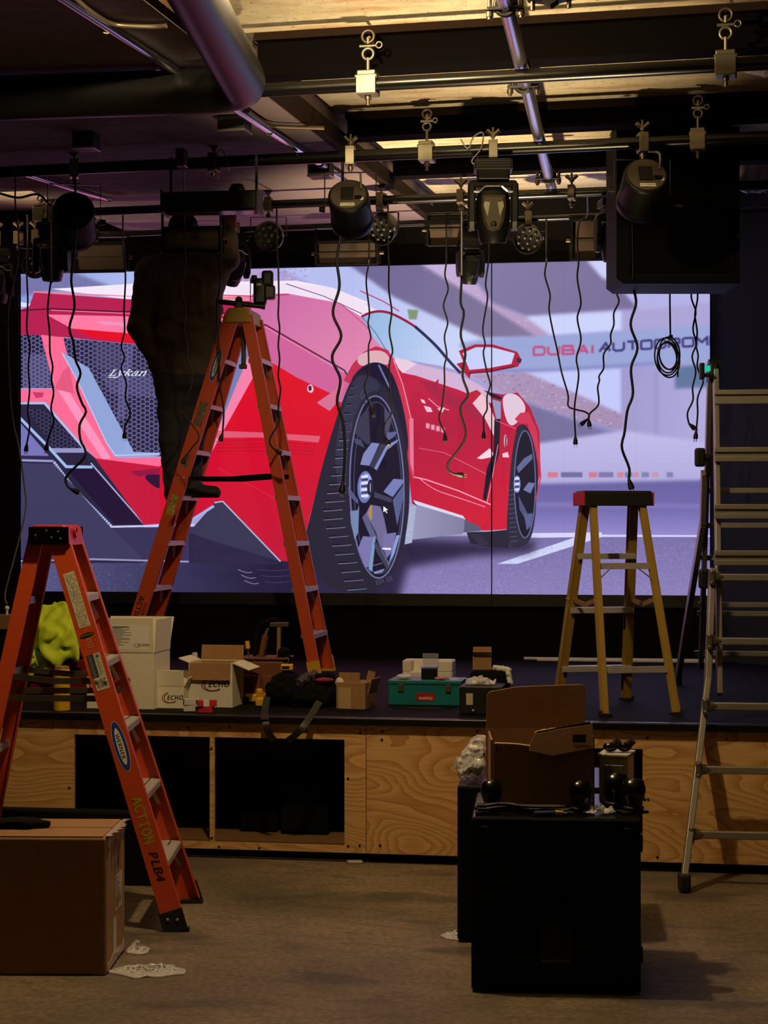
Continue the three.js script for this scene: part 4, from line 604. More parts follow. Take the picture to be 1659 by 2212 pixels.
// ---------- person on the ladder ----------
{
  const T = 12.0, o = thing('person', 'person in a dark jacket seen from behind, reaching up from the orange ladder', 'person');
  const pt = (px, py, dz = 0) => { const q = P(px, py, T - dz); return [q.x, q.y, q.z]; };
  const hipL = pt(372, 838, 0.02), hipR = pt(415, 838, -0.04), kneeL = pt(372, 950, 0.03), kneeR = pt(410, 945, -0.06), ankL = pt(378, 1052, 0.0), ankR = pt(412, 1046, -0.08);
  const pel = pt(398, 815), belly = pt(402, 735), chest = pt(400, 640, -0.02), neck = pt(392, 556), headC = pt(396, 508, -0.03), shL = pt(325, 592), shR = pt(462, 588), elL = pt(302, 705, 0.04), wrL = pt(340, 785, 0.07), elR = pt(496, 560, 0.03), wrR = pt(497, 500, 0.0);
  const body = (x, y, z) => {
    let d = capsule(x, y, z, pel, belly, 0.11, 0.105); d = smin(d, capsule(x, y, z, belly, chest, 0.105, 0.11), 0.08); d = smin(d, capsule(x, y, z, chest, neck, 0.1, 0.055), 0.06); d = smin(d, capsule(x, y, z, shL, shR, 0.06, 0.06), 0.06);
    d = smin(d, capsule(x, y, z, neck, headC, 0.055, 0.055), 0.03); d = smin(d, capsule(x, y, z, [headC[0], headC[1] - 0.02, headC[2] - 0.015], [headC[0], headC[1] + 0.045, headC[2]], 0.078, 0.092), 0.03);
    for (const [a, b, c] of [[shL, elL, wrL], [shR, elR, wrR]]) { d = smin(d, capsule(x, y, z, a, b, 0.052, 0.042), 0.04); d = smin(d, capsule(x, y, z, b, c, 0.042, 0.03), 0.02); }
    for (const [a, b, c] of [[hipL, kneeL, ankL], [hipR, kneeR, ankR]]) { d = smin(d, capsule(x, y, z, a, b, 0.08, 0.058), 0.05); d = smin(d, capsule(x, y, z, b, c, 0.058, 0.042), 0.03); }
    return d;
  };
  const lo = [-1.75, 1.82, -12.35], hi = [-0.85, 3.72, -11.65];
  const hand = (w, dir, sgn) => { // palm and five fingers, curled
    const D = V(...dir).normalize(), X = new THREE.Vector3().crossVectors(D, V(0, 0, 1)).normalize().multiplyScalar(sgn), Z = new THREE.Vector3().crossVectors(X, D), q = (a, b, c) => { const v = V(...w).addScaledVector(D, a).addScaledVector(X, b).addScaledVector(Z, c); return [v.x, v.y, v.z]; };
    const fg = [-0.03, -0.01, 0.01, 0.03].map((b, i) => { const l = [0.062, 0.075, 0.07, 0.056][i]; return [[q(0.085, b, 0), q(0.085 + l * 0.5, b * 1.05, 0.012)], [q(0.085 + l * 0.5, b * 1.05, 0.012), q(0.085 + l * 0.85, b, 0.035)]]; }).flat();
    fg.push([q(0.03, -0.036, 0), q(0.06, -0.06, 0.015)], [q(0.06, -0.06, 0.015), q(0.088, -0.058, 0.032)]);
    const f = (x, y, z) => { let d = capsule(x, y, z, q(0.0, 0, 0), q(0.03, 0, 0), 0.03, 0.032); for (const b of [-0.024, -0.008, 0.008, 0.024]) d = smin(d, capsule(x, y, z, q(0.03, b, 0), q(0.085, b * 1.2, 0), 0.02, 0.013), 0.015); for (const [a, b] of fg) d = Math.min(d, capsule(x, y, z, a, b, 0.0095, 0.008)); return d; };
    const all = [w, ...fg.flat()], mn = [0, 1, 2].map((k) => Math.min(...all.map((p) => p[k])) - 0.05), mx = [0, 1, 2].map((k) => Math.max(...all.map((p) => p[k])) + 0.05);
    return sdfMesh(f, mn, mx, 0.004);
  };
  const face = [headC[0] + 0.02, headC[1], headC[2] - 0.085];
  const headG = [ball(0.013, face[0] + 0.012, face[1] + 0.005, face[2] - 0.004), ball(0.011, headC[0] - 0.088, headC[1] + 0.005, headC[2], 0.5, 2.2, 1.2), ball(0.011, headC[0] + 0.088, headC[1] + 0.005, headC[2], 0.5, 2.2, 1.2), ball(0.012, face[0], face[1] - 0.012, face[2] - 0.008, 0.8, 1.8, 1), ball(0.02, face[0], face[1] - 0.045, face[2] + 0.008, 1.1, 0.4, 0.5)];
  part(o, 'body', [sdfMesh(body, lo, hi, 0.014), hand(wrR, [wrR[0] - elR[0], wrR[1] - elR[1], wrR[2] - elR[2]], 1), hand(wrL, [wrL[0] - elL[0], wrL[1] - elL[1], wrL[2] - elL[2]], -1), ...headG], M.skin);
  const fold = (x, y, z) => 0.010 * n3(x * 5, y * 9, z * 5) + 0.006 * n3(x * 14 + 4, y * 10, z * 14);
  const jacket = (x, y, z) => {
    let d = capsule(x, y, z, [pel[0], pel[1] + 0.02, pel[2]], belly, 0.15, 0.152); d = smin(d, capsule(x, y, z, belly, [chest[0], chest[1] + 0.06, chest[2]], 0.15, 0.15), 0.06); const sq = (p, q2, r, s) => { const c = 0.75; return capsule(x, y, p[2] + (z - p[2]) / c * 1, p, q2, r, s); };
    for (const dx of [-0.09, 0.09]) { d = smin(d, capsule(x, y, z, [pel[0] + dx, pel[1] + 0.01, pel[2]], [belly[0] + dx, belly[1], belly[2]], 0.115, 0.13), 0.06); d = smin(d, capsule(x, y, z, [belly[0] + dx, belly[1], belly[2]], [chest[0] + dx * 1.2, chest[1] + 0.05, chest[2]], 0.13, 0.14), 0.06); }
    d = smin(d, capsule(x, y, z, shL, shR, 0.095, 0.09), 0.08); d = smin(d, capsule(x, y, z, shL, [neck[0] - 0.03, neck[1] + 0.01, neck[2]], 0.08, 0.075), 0.06); d = smin(d, capsule(x, y, z, shR, neck, 0.075, 0.075), 0.06); d = smin(d, capsule(x, y, z, neck, [neck[0], neck[1] + 0.05, neck[2]], 0.08, 0.078), 0.04);
    d = smin(d, capsule(x, y, z, shL, elL, 0.088, 0.078), 0.05); d = smin(d, capsule(x, y, z, elL, wrL, 0.078, 0.056), 0.03); d = smin(d, capsule(x, y, z, shR, elR, 0.08, 0.066), 0.05); d = smin(d, capsule(x, y, z, elR, [wrR[0], wrR[1] - 0.01, wrR[2]], 0.066, 0.045), 0.03);
    d = Math.max(d, pel[1] + 0.0 + 0.01 * n3(x * 4, 1, z * 4) - y); return d + fold(x, y, z);
  };
  const jk = part(o, 'jacket', sdfMesh(jacket, lo, hi, 0.013), M.jacket, 'dark olive work jacket');
  const trou = (x, y, z) => { let d = capsule(x, y, z, [pel[0] - 0.06, pel[1] - 0.0, pel[2]], [pel[0] + 0.06, pel[1], pel[2]], 0.135, 0.135); for (const [a, b, c] of [[hipL, kneeL, ankL], [hipR, kneeR, ankR]]) { d = smin(d, capsule(x, y, z, a, b, 0.108, 0.082), 0.06); d = smin(d, capsule(x, y, z, b, c, 0.084, 0.07), 0.04); } return d + fold(x, y, z); };
  part(o, 'trousers', sdfMesh(trou, lo, hi, 0.013), M.trousers, 'dark work trousers');
  for (const [a, dx, dz] of [[ankL, 0.05, -0.10], [ankR, 0.15, -0.03]]) {
    const f = (x, y, z) => { let d = capsule(x, y, z, [a[0], a[1] - 0.0, a[2]], [a[0], a[1] - 0.04, a[2]], 0.062, 0.058); d = smin(d, capsule(x, y, z, [a[0] - dx * 0.2, a[1] - 0.045, a[2] - dz * 0.2], [a[0] + dx, a[1] - 0.055, a[2] + dz], 0.05, 0.045), 0.05); return Math.max(d, a[1] - 0.088 - y); };
    part(o, 'boot', sdfMesh(f, [a[0] - 0.2, a[1] - 0.14, a[2] - 0.25], [a[0] + 0.26, a[1] + 0.1, a[2] + 0.2], 0.008), M.boots);
  }
  const hair = (x, y, z) => Math.max(capsule(x, y, z, [headC[0], headC[1] + 0.0, headC[2] + 0.006], [headC[0], headC[1] + 0.052, headC[2] + 0.006], 0.09, 0.097), (headC[2] - 0.05) - z + (headC[1] + 0.06 - y) * 0.6) + 0.004 * n3(x * 60, y * 30, z * 60);
  part(o, 'hair', sdfMesh(hair, [headC[0] - 0.13, headC[1] - 0.13, headC[2] - 0.13], [headC[0] + 0.13, headC[1] + 0.17, headC[2] + 0.13], 0.006), M.hair);
}
// ---------- work lights out of frame ----------
{
  const o = thing('work_lamp', 'bare warm work bulb hanging from the ceiling in front of the stage', 'lamp', null, WORK_LAMP);
  part(o, 'bulb', [ball(0.045, 0, 0, 0, 1, 1.1, 1)], new THREE.MeshStandardMaterial({ color: 0xfff0d0, emissive: WARM, emissiveIntensity: 6, roughness: 0.4 }));
  part(o, 'socket', cyl(V(0, 0.05, 0), V(0, 0.12, 0), 0.024, 0.02), M.black); part(o, 'cable', cyl(V(0, 0.12, 0), V(0, SLAB - WORK_LAMP.y, 0), 0.005), M.cord);
}
// warm work lights on stands in the wings, aimed along the ceiling bays
const wingLight = (pos, target, intensity, label, angle) => {
  const o = thing('stand_floodlight', label, 'lamp', 'stand floodlights'), d = target.clone().sub(pos).normalize();
  const head = part(o, 'head', bar(pos.clone().addScaledVector(d, -0.07), pos.clone().addScaledVector(d, -0.012), 0.16, 0.2, V(0, 1, 0), 0.01), M.black);
  part(head, 'lens', bar(pos.clone().addScaledVector(d, -0.012), pos.clone().addScaledVector(d, -0.004), 0.13, 0.17, V(0, 1, 0)), new THREE.MeshStandardMaterial({ color: 0xfff0d0, emissive: WARM, emissiveIntensity: 1.5 }));
  const b = pos.clone().addScaledVector(d, -0.06), y0 = ST.to(pos).z < STAGE_Z ? STAGE_H : 0; if (b.y > 1) part(o, 'pole', cyl(V(b.x, y0 + 0.3, b.z), V(b.x, b.y - 0.05, b.z), 0.017), M.yellow); else part(o, 'base', box(0.16, b.y - y0 - 0.03, 0.14, b.x, y0 + (b.y - y0 - 0.03) / 2 + 0.001, b.z), M.black);
  if (b.y > 1) for (let k = 0; k < 3; k++) { const a = k * 2.094 + 0.4; part(o, 'leg', cyl(V(b.x, y0 + 0.5, b.z), V(b.x + Math.cos(a) * 0.4, y0 + 0.012, b.z + Math.sin(a) * 0.4), 0.012), M.yellow); }
  const l = new THREE.SpotLight(WARM, intensity, 0, angle, 1, 2); l.position.copy(pos).addScaledVector(d, 0.01); l.target.position.copy(target); l.castShadow = true; l.shadow.radius = 5; l.name = 'floodlight_glow'; scene.add(l, l.target);
};
wingLight(V(0.58, 0.25, -8.42), V(0.42, 4.0, -9.0), FLOOD.a, 'floodlight on the floor behind the subwoofers pointing up', 0.42);
wingLight(V(0.27, STAGE_H + 0.12, -11.15), V(0.45, 4.0, -11.85), FLOOD.b, 'floodlight on the deck behind the foam block pointing up', 0.5);
wingLight(V(-4.1, 2.9, -12.2), V(-2.6, 4.0, -12.5), FLOOD.c, 'floodlight on a stand beyond the red chest aimed at the end ceiling bay', 0.5);

// ---------- pipes, conduits, duct ----------
const bpt = (px, py, Y) => { const t = FPX * (Y - CH) / (HY - py); return P(px, py, t); };
function pipeRun(name, label, a, b, r, m, seg = 18, group) { return single(name, label, 'pipe', cyl(a, b, r, r, seg), m, group); }
// beam-parallel runs given by one pixel and a height
function alongBeam(px, py, Y, x0, x1) { const c = BM.to(bpt(px, py, Y)); return [BM.from(x0, Y, c.z), BM.from(x1, Y, c.z)]; }
const pipe1 = alongBeam(918, 176, PIPE_Y, -2.55, 1.1), pipe2 = alongBeam(918, 330, PIPE_Y, -4.75, 0.9), pipe3 = alongBeam(918, 429, PIPE_Y, -4.8, 1.0), pipe4 = alongBeam(918, 481, PIPE_Y, -5.0, 0.3);
const onPipe = (pr, px) => { // point of a run under a picture column
  const u = (px - CX) / FPX, a = pr[0], d = pr[1].clone().sub(a), s = (-u * a.z - a.x) / (d.x + u * d.z); return a.clone().addScaledVector(d, s);
};
pipeRun('rigging_pipe', 'black pipe hung by two big shackles from the deep beam', ...pipe1, 0.032, M.pipe);
pipeRun('rigging_pipe', 'long black pipe carrying the moving head and the spotlights', ...pipe2, 0.033, M.pipe);
pipeRun('rigging_pipe', 'black pipe behind the moving head with LED par lights', ...pipe3, 0.028, M.pipe);
pipeRun('rigging_pipe', 'thin black pipe closest to the screen header with flat panel lights', ...pipe4, 0.02, M.pipe);
const TRUSS_Y = 3.768, trA = bpt(1076, -60, TRUSS_Y), trB = bpt(1192, 408, TRUSS_Y);
pipeRun('scaffold_tube', 'grey metal tube crossing over the black pipes towards the screen', trA, trB, 0.032, M.truss);
const cA = bpt(110, -20, 3.755), cB = bpt(745, 388, 3.755);
{
  const o = thing('conduit', 'long shiny conduit running diagonally along the lowered ceiling', 'conduit');
  part(o, 'tube', cyl(cA, cB, 0.019, 0.019, 14), M.conduit);
  for (const [px, py] of [[228, 60], [340, 140], [580, 282], [690, 352]]) { const q = bpt(px, py, 3.755); part(o, 'strap', [torus(0.023, 0.005, q.x, q.y, q.z, [0, 0.55, 0]), box(0.02, 0.03, 0.02, q.x, q.y + 0.025, q.z)], M.zincDark); }
}
{
  const q = (px, py, y = 3.765) => bpt(px, py, y);
  single('conduit', 'thin dark conduit bending beside the shiny one', 'conduit', tube([q(140, -30), q(175, 8), q(215, 38), q(238, 50), q(262, 55), q(330, 58), q(360, 56)], 0.011, 8), M.zincDark);
  single('conduit', 'thin conduit beside the shiny one ending in a branch', 'conduit', tube([q(535, 240), q(560, 258), q(582, 270), q(610, 274), q(700, 277)], 0.011, 8), M.zincDark);
  single('conduit', 'pinkish conduit end above the round black spotlight', 'conduit', cyl(q(40, 372, 3.76), q(236, 431, 3.76), 0.016), M.conduit);
}
{
  const Y = 3.672, w = (px, py) => bpt(px, py, Y), o = thing('air_duct', 'fat round black air duct with an elbow under the ceiling', 'duct');
  const h0 = w(-160, 218), h1 = w(380, 199), e = w(500, 196), n1 = w(512, 150), n0 = w(430, 0), nn = w(415, -260);
  const dirA = h1.clone().sub(h0).normalize(), dirB = n0.clone().sub(n1).normalize();
  const corner = w(535, 194);
  const pts = [h0, lerpV(h0, corner, 0.5), corner.clone().addScaledVector(dirA, -0.24), corner.clone().addScaledVector(dirA, -0.11).addScaledVector(dirB, 0.02), corner.clone().addScaledVector(dirA, -0.02).addScaledVector(dirB, 0.09), corner.clone().addScaledVector(dirB, 0.22), corner.clone().addScaledVector(dirB, 0.8), corner.clone().addScaledVector(dirB, 2.2), corner.clone().addScaledVector(dirB, 4.2)];
  part(o, 'pipe', tube(pts, 0.103, 32, 10), M.duct);
  const c = corner.clone().addScaledVector(dirA, -0.30); part(o, 'seam_band', cyl(c, c.clone().addScaledVector(dirA, 0.014), 0.1055, 0.1055, 30), M.duct);
  const h = w(413, 150); part(o, 'hanger', [box(0.03, SOFFIT - Y - 0.02, 0.008, h.x, (SOFFIT + Y) / 2 + 0.01, corner.z - 0.1)], M.zincDark);
}
const jbox = (px, py, w, h, label, m2) => {
  const o = thing('junction_box', label, 'box'), t = FPX * (SOFFIT - h / 2 - CH) / (HY - py), c = P(px, py, t); c.y = SOFFIT - h / 2 - 0.002; o.position.copy(c); o.rotation.y = -BA;
  part(o, 'body', rb(w, h, w * 0.9, 0.004, 0, 0, 0), M.boxGrey); part(o, 'lower_rim', [box(w + 0.006, 0.012, 0.004, 0, -h / 2 + 0.006, w * 0.45 + 0.001), box(0.004, 0.012, w * 0.9, w / 2 + 0.001, -h / 2 + 0.006, 0)], m2);
};
jbox(186, 306, 0.12, 0.09, 'square junction box with a pale rim above the round black spotlight', M.silver);
jbox(507, 270, 0.145, 0.085, 'square junction box under the elbow of the black duct', M.zinc);
jbox(693, 368, 0.13, 0.085, 'square junction box with a white lower rim beside the spotlight', M.white);

// hangers: eye bolt, shackle, half coupler
function hanger(label, pr, px, eyeY, s) {
  const q = onPipe(pr, px), o = thing('shackle_hanger', label, 'hanger', 'zinc pipe hangers', q, -BA), g = (a) => a;
  const top = eyeY - q.y, mid = 0.036 * s;
  part(o, 'eye_bolt', [torus(0.024 * s, 0.006 * s, 0, top, 0, [0, 0, 0]), cyl(V(0, top, -0.02), V(0, top, -0.1), 0.008)], M.zincDark);
  part(o, 'shackle', [torus(0.022 * s, 0.0065 * s, 0, top - 0.07 * s, 0, [0, 0, 0], Math.PI * 2), cyl(V(-0.034 * s, top - 0.038 * s, 0), V(0.034 * s, top - 0.038 * s, 0), 0.0065 * s), torus(0.012 * s, 0.004 * s, 0.045 * s, top - 0.036 * s, 0), cyl(V(0, top - 0.03 * s, 0), V(0, top - 0.005, 0), 0.008 * s)], M.zinc);
  part(o, 'ring', [cyl(V(0, top - 0.085 * s, 0), V(0, mid + 0.02, 0), 0.008 * s)], M.zinc);
  part(o, 'clamp', [rb(0.076 * s, 0.03, 0.09, 0.006, 0, 0.044, 0), rb(0.08 * s, 0.085, 0.016, 0.003, 0, -0.006, 0.042), rb(0.08 * s, 0.085, 0.016, 0.003, 0, -0.006, -0.042), rb(0.076 * s, 0.016, 0.09, 0.004, 0, -0.044, 0), cyl(V(-0.044 * s, 0.03, 0.04), V(0.044 * s, 0.03, 0.04), 0.01)], M.zinc);
  part(o, 'clamp_bolt', [cyl(V(0, -0.05, 0), V(0, -0.095, 0), 0.009), cyl(V(0, -0.055, 0), V(0, -0.07, 0), 0.016, 0.016, 6)], M.zincDark);
}
hanger('zinc shackle hanger on the front pipe near the black duct', pipe1, 795, 3.92, 1.15);
hanger('zinc shackle hanger on the front pipe beside the crumpled white wrap', pipe1, 1568, 3.92, 1.15);
hanger('zinc shackle hanger on the long pipe near the moving head', pipe2, 922, 3.91, 1);
hanger('zinc shackle hanger on the long pipe above the hung loudspeaker', pipe2, 1508, 3.91, 1);
hanger('dark chain hanger above the dark moving head at the far end', pipe3, 88, 3.80, 0.9);

function tubeClamp(label, px, py) { // black swivel clamp under the grey tube
  const t = trA.clone().lerp(trB, (py + 60) / 468), c = bpt(px, py, TRUSS_Y), o = thing('swivel_clamp', label, 'clamp', 'black clamps on the grey tube', c, -BA);
  part(o, 'collar', [torus(0.04, 0.011, 0, -0.004, 0, [0.2, 0, 0])], M.black); part(o, 'plate', [rb(0.15, 0.016, 0.04, 0.005, 0, -0.02, 0.0)], M.black);
  for (const s of [-1, 1]) part(o, 'bolt', [cyl(V(s * 0.064, -0.06, 0), V(s * 0.064, 0.02, 0), 0.009), cyl(V(s * 0.064, -0.05, 0), V(s * 0.064, -0.03, 0), 0.016, 0.016, 6)], M.zincDark);
}
tubeClamp('black swivel clamp where the grey tube crosses the front pipe', 1131, 178); tubeClamp('black swivel clamp near the end of the grey tube', 1184, 378); tubeClamp('black swivel clamp on the grey tube closest to the lit ceiling bay', 1092, 8);
{
  const c = bpt(1192, 4, 3.70), o = thing('cable_clamp', 'black bracket with two bolts at the top beside the grey tube', 'clamp', null, c, -BA);
  part(o, 'plate', extrude([[-0.09, 0.04], [-0.09, 0], [-0.03, -0.01], [0, -0.03], [0.03, -0.01], [0.09, 0], [0.09, 0.04]], 0.05, 0.004), M.black); for (const s of [-1, 1]) part(o, 'bolt', cyl(V(s * 0.07, -0.035, 0.025), V(s * 0.07, 0.06, 0.025), 0.009), M.zincDark);
}
// crumpled light wrap near the top corner and behind the loudspeaker
const wrap = (label, c, r, sc) => { const f = (x, y, z) => { const d = Math.hypot((x - c.x) / sc[0], (y - c.y) / sc[1], (z - c.z) / sc[2]) - r; return d + 0.02 * n3(x * 12, y * 12, z * 12) + 0.012 * n3(x * 28, y * 22, z * 28); }; const q = [r * sc[0] + 0.06, r * sc[1] + 0.06, r * sc[2] + 0.06]; single('crumpled_wrap', label, 'wrap', sdfMesh(f, [c.x - q[0], c.y - q[1], c.z - q[2]], [c.x + q[0], c.y + q[1], c.z + q[2]], 0.016), mat(0xbdb2c4, 0.4)); };
wrap('crumpled pale wrap bundle beside the shackle in the ceiling corner', P(1650, 108, 8.75), 0.12, [1.25, 1, 0.8]); wrap('crumpled silvery wrap behind the hung loudspeaker', P(1636, 382, 11.6), 0.13, [1.4, 0.75, 0.8]);

// ---------- lighting fixtures ----------
function hookClamp(o, y, s = 1, m = M.zinc) { // clamp round the pipe with wing nut; pipe at y = 0
  part(o, 'pipe_clamp', [rb(0.05 * s, 0.085 * s, 0.016, 0.003, 0, -0.004, 0.038), rb(0.05 * s, 0.085 * s, 0.016, 0.003, 0, -0.004, -0.038), rb(0.05 * s, 0.014, 0.09, 0.003, 0, 0.043 * s, 0), rb(0.05 * s, 0.014, 0.09, 0.003, 0, -0.045 * s, 0)], m);
  part(o, 'wing_nut', [cyl(V(0, 0.045, 0), V(0, 0.12, 0), 0.007), cyl(V(0, 0.075, 0), V(0.034, 0.105, 0), 0.01, 0.012, 8), cyl(V(0, 0.075, 0), V(-0.034, 0.105, 0), 0.01, 0.012, 8), cyl(V(0, 0.066, 0), V(0, 0.082, 0), 0.014)], m);
  part(o, 'stem', [cyl(V(0, -0.05, 0), V(0, y, 0), 0.01), cyl(V(0, -0.075, 0), V(0, -0.06, 0), 0.017, 0.017, 6)], m);
}
const yokeGeo = (w, y0, y1, m) => { const b = 0.026, t = 0.004; return [rb(2 * w, t, b, 0.002, 0, y0, 0), rb(t, y0 - y1, b, 0.002, -w, (y0 + y1) / 2, 0), rb(t, y0 - y1, b, 0.002, w, (y0 + y1) / 2, 0)]; };
const capLabel = canvasTex(128, 32, (g, w, h) => { g.fillStyle = '#d6d2c2'; g.fillRect(0, 0, w, h); g.fillStyle = '#55524a'; for (let x = 8; x < 118; x += 9) g.fillRect(x, 9, rr(3, 7), 12); });
function spotCan(label, q, drop, tilt, r, L, back, ry = 0, group) { // LED spotlight seen from behind
  const o = thing('spotlight', label, 'spotlight', group, q, ry); hookClamp(o, -0.09);
  const w = r + 0.03; part(o, 'yoke', yokeGeo(w, -0.09, -drop), M.fixture);
  const h = new THREE.Group(); h.name = 'housing'; h.position.set(0, -drop, 0); h.rotation.x = -tilt; o.add(h); // housing axis z: back towards +z
  const g = lathe([[0.001, L * 0.52], [r * 0.9, L * 0.52], [r * 0.985, L * 0.48], [r, L * 0.42], [r, -L * 0.3], [r * 1.06, -L * 0.34], [r * 1.06, -L * 0.5], [r * 0.96, -L * 0.5], [r * 0.9, -L * 0.4], [0.001, -L * 0.38]], 40); g.rotateX(Math.PI / 2); part(h, 'can', g, M.fixture);
  if (back) {
    part(h, 'back_plate', cyl(V(0, 0, L * 0.52), V(0, 0, L * 0.535), r * 0.86, r * 0.86, 32), M.fixtureGrey); part(h, 'control_panel', rb(r * 0.62, r * 0.78, 0.008, 0.003, -0.005, r * 0.05, L * 0.54), M.fixture);
    part(h, 'name_strip', box(r * 0.7, r * 0.17, 0.004, 0, -r * 0.62, L * 0.54), new THREE.MeshStandardMaterial({ map: capLabel, roughness: 0.6 })); part(h, 'socket', rb(r * 0.36, r * 0.2, 0.012, 0.003, r * 0.5, -r * 0.2, L * 0.54), M.blackMatte); part(h, 'sticker', cyl(V(r * 0.68, -r * 0.28, L * 0.536), V(r * 0.68, -r * 0.28, L * 0.54), r * 0.09, r * 0.09, 12), M.white);
    part(h, 'safety_cable', tube([V(r * 0.62, r * 0.3, L * 0.55), V(r * 0.6, r * 0.9, L * 0.7), V(r * 0.4, r * 1.9, L * 0.2)], 0.006, 6), M.wire);
  }
  for (const s of [-1, 1]) part(o, 'knob', cyl(V(s * w, -drop, 0), V(s * (w + 0.03), -drop, 0), 0.018, 0.014, 10), M.fixture);
  return o;
}
spotCan('black spotlight with its grey back plate turned out, over the orange ladder', onPipe(pipe2, 757), 0.29, 0.5, 0.112, 0.24, true, -0.1, 'spotlights on the long pipe');
spotCan('black spotlight with its grey back plate in front of the hung loudspeaker', onPipe(pipe2, 1388), 0.25, 0.52, 0.118, 0.24, true, 0.05, 'spotlights on the long pipe');
spotCan('large round black spotlight in a square yoke above the dark moving head', onPipe(pipe2, 160), 0.30, 0.35, 0.118, 0.27, false, 0.15, 'spotlights on the long pipe');

const parLens = lathe([[0.0005, 0.008], [0.009, 0.006], [0.012, 0]], 12);
function ledPar(label, q, drop, tilt, turn, r, s = 1) {
  const o = thing('led_par_light', label, 'par light', 'LED par lights', q, turn); hookClamp(o, -0.08, 0.9, M.zincDark);
  part(o, 'yoke', yokeGeo(r + 0.02, -0.08, -drop), M.fixture);
  const h = new THREE.Group(); h.name = 'head'; h.position.set(0, -drop, 0); h.rotation.x = tilt; o.add(h);
  const g = lathe([[0.001, 0.01], [r * 0.9, 0.01], [r * 0.93, 0.03], [r, 0.03], [r, -0.05], [r * 0.75, -0.12], [0.001, -0.13]], 36); g.rotateX(Math.PI / 2); part(h, 'shell', g, M.fixture);
  const spots = []; for (let i = 0; i < 3; i++) spots.push([Math.cos(i * 2.094 + 0.5) * r * 0.24, Math.sin(i * 2.094 + 0.5) * r * 0.24]); for (let i = 0; i < 9; i++) spots.push([Math.cos(i * 0.698) * r * 0.66, Math.sin(i * 0.698) * r * 0.66]);
  for (const [x, y] of spots) { const l = parLens.clone(); l.rotateX(Math.PI / 2); l.scale(r / 0.09, r / 0.09, 1); l.translate(x, y, 0.012); part(h, 'lens', l, M.lens); }
  part(h, 'rim_clip', rb(0.02, 0.02, 0.012, 0.003, r * 0.98, r * 0.1, 0.02), M.silver);
  return o;
}
ledPar('LED par light with round lenses under the junction box beside the person', onPipe(pipe3, 580), 0.2, 0.25, -0.1, 0.094);
ledPar('LED par light with a bright side, beside the spotlight with grey back plate', onPipe(pipe3, 824), 0.185, 0.5, -0.35, 0.092);
ledPar('LED par light hanging just beside the big moving head', onPipe(pipe4, 1140), 0.135, 0.35, 0.05, 0.096);
ledPar('LED par light half hidden behind the dark moving head', onPipe(pipe4, 76), 0.20, 0.2, 0.1, 0.09);

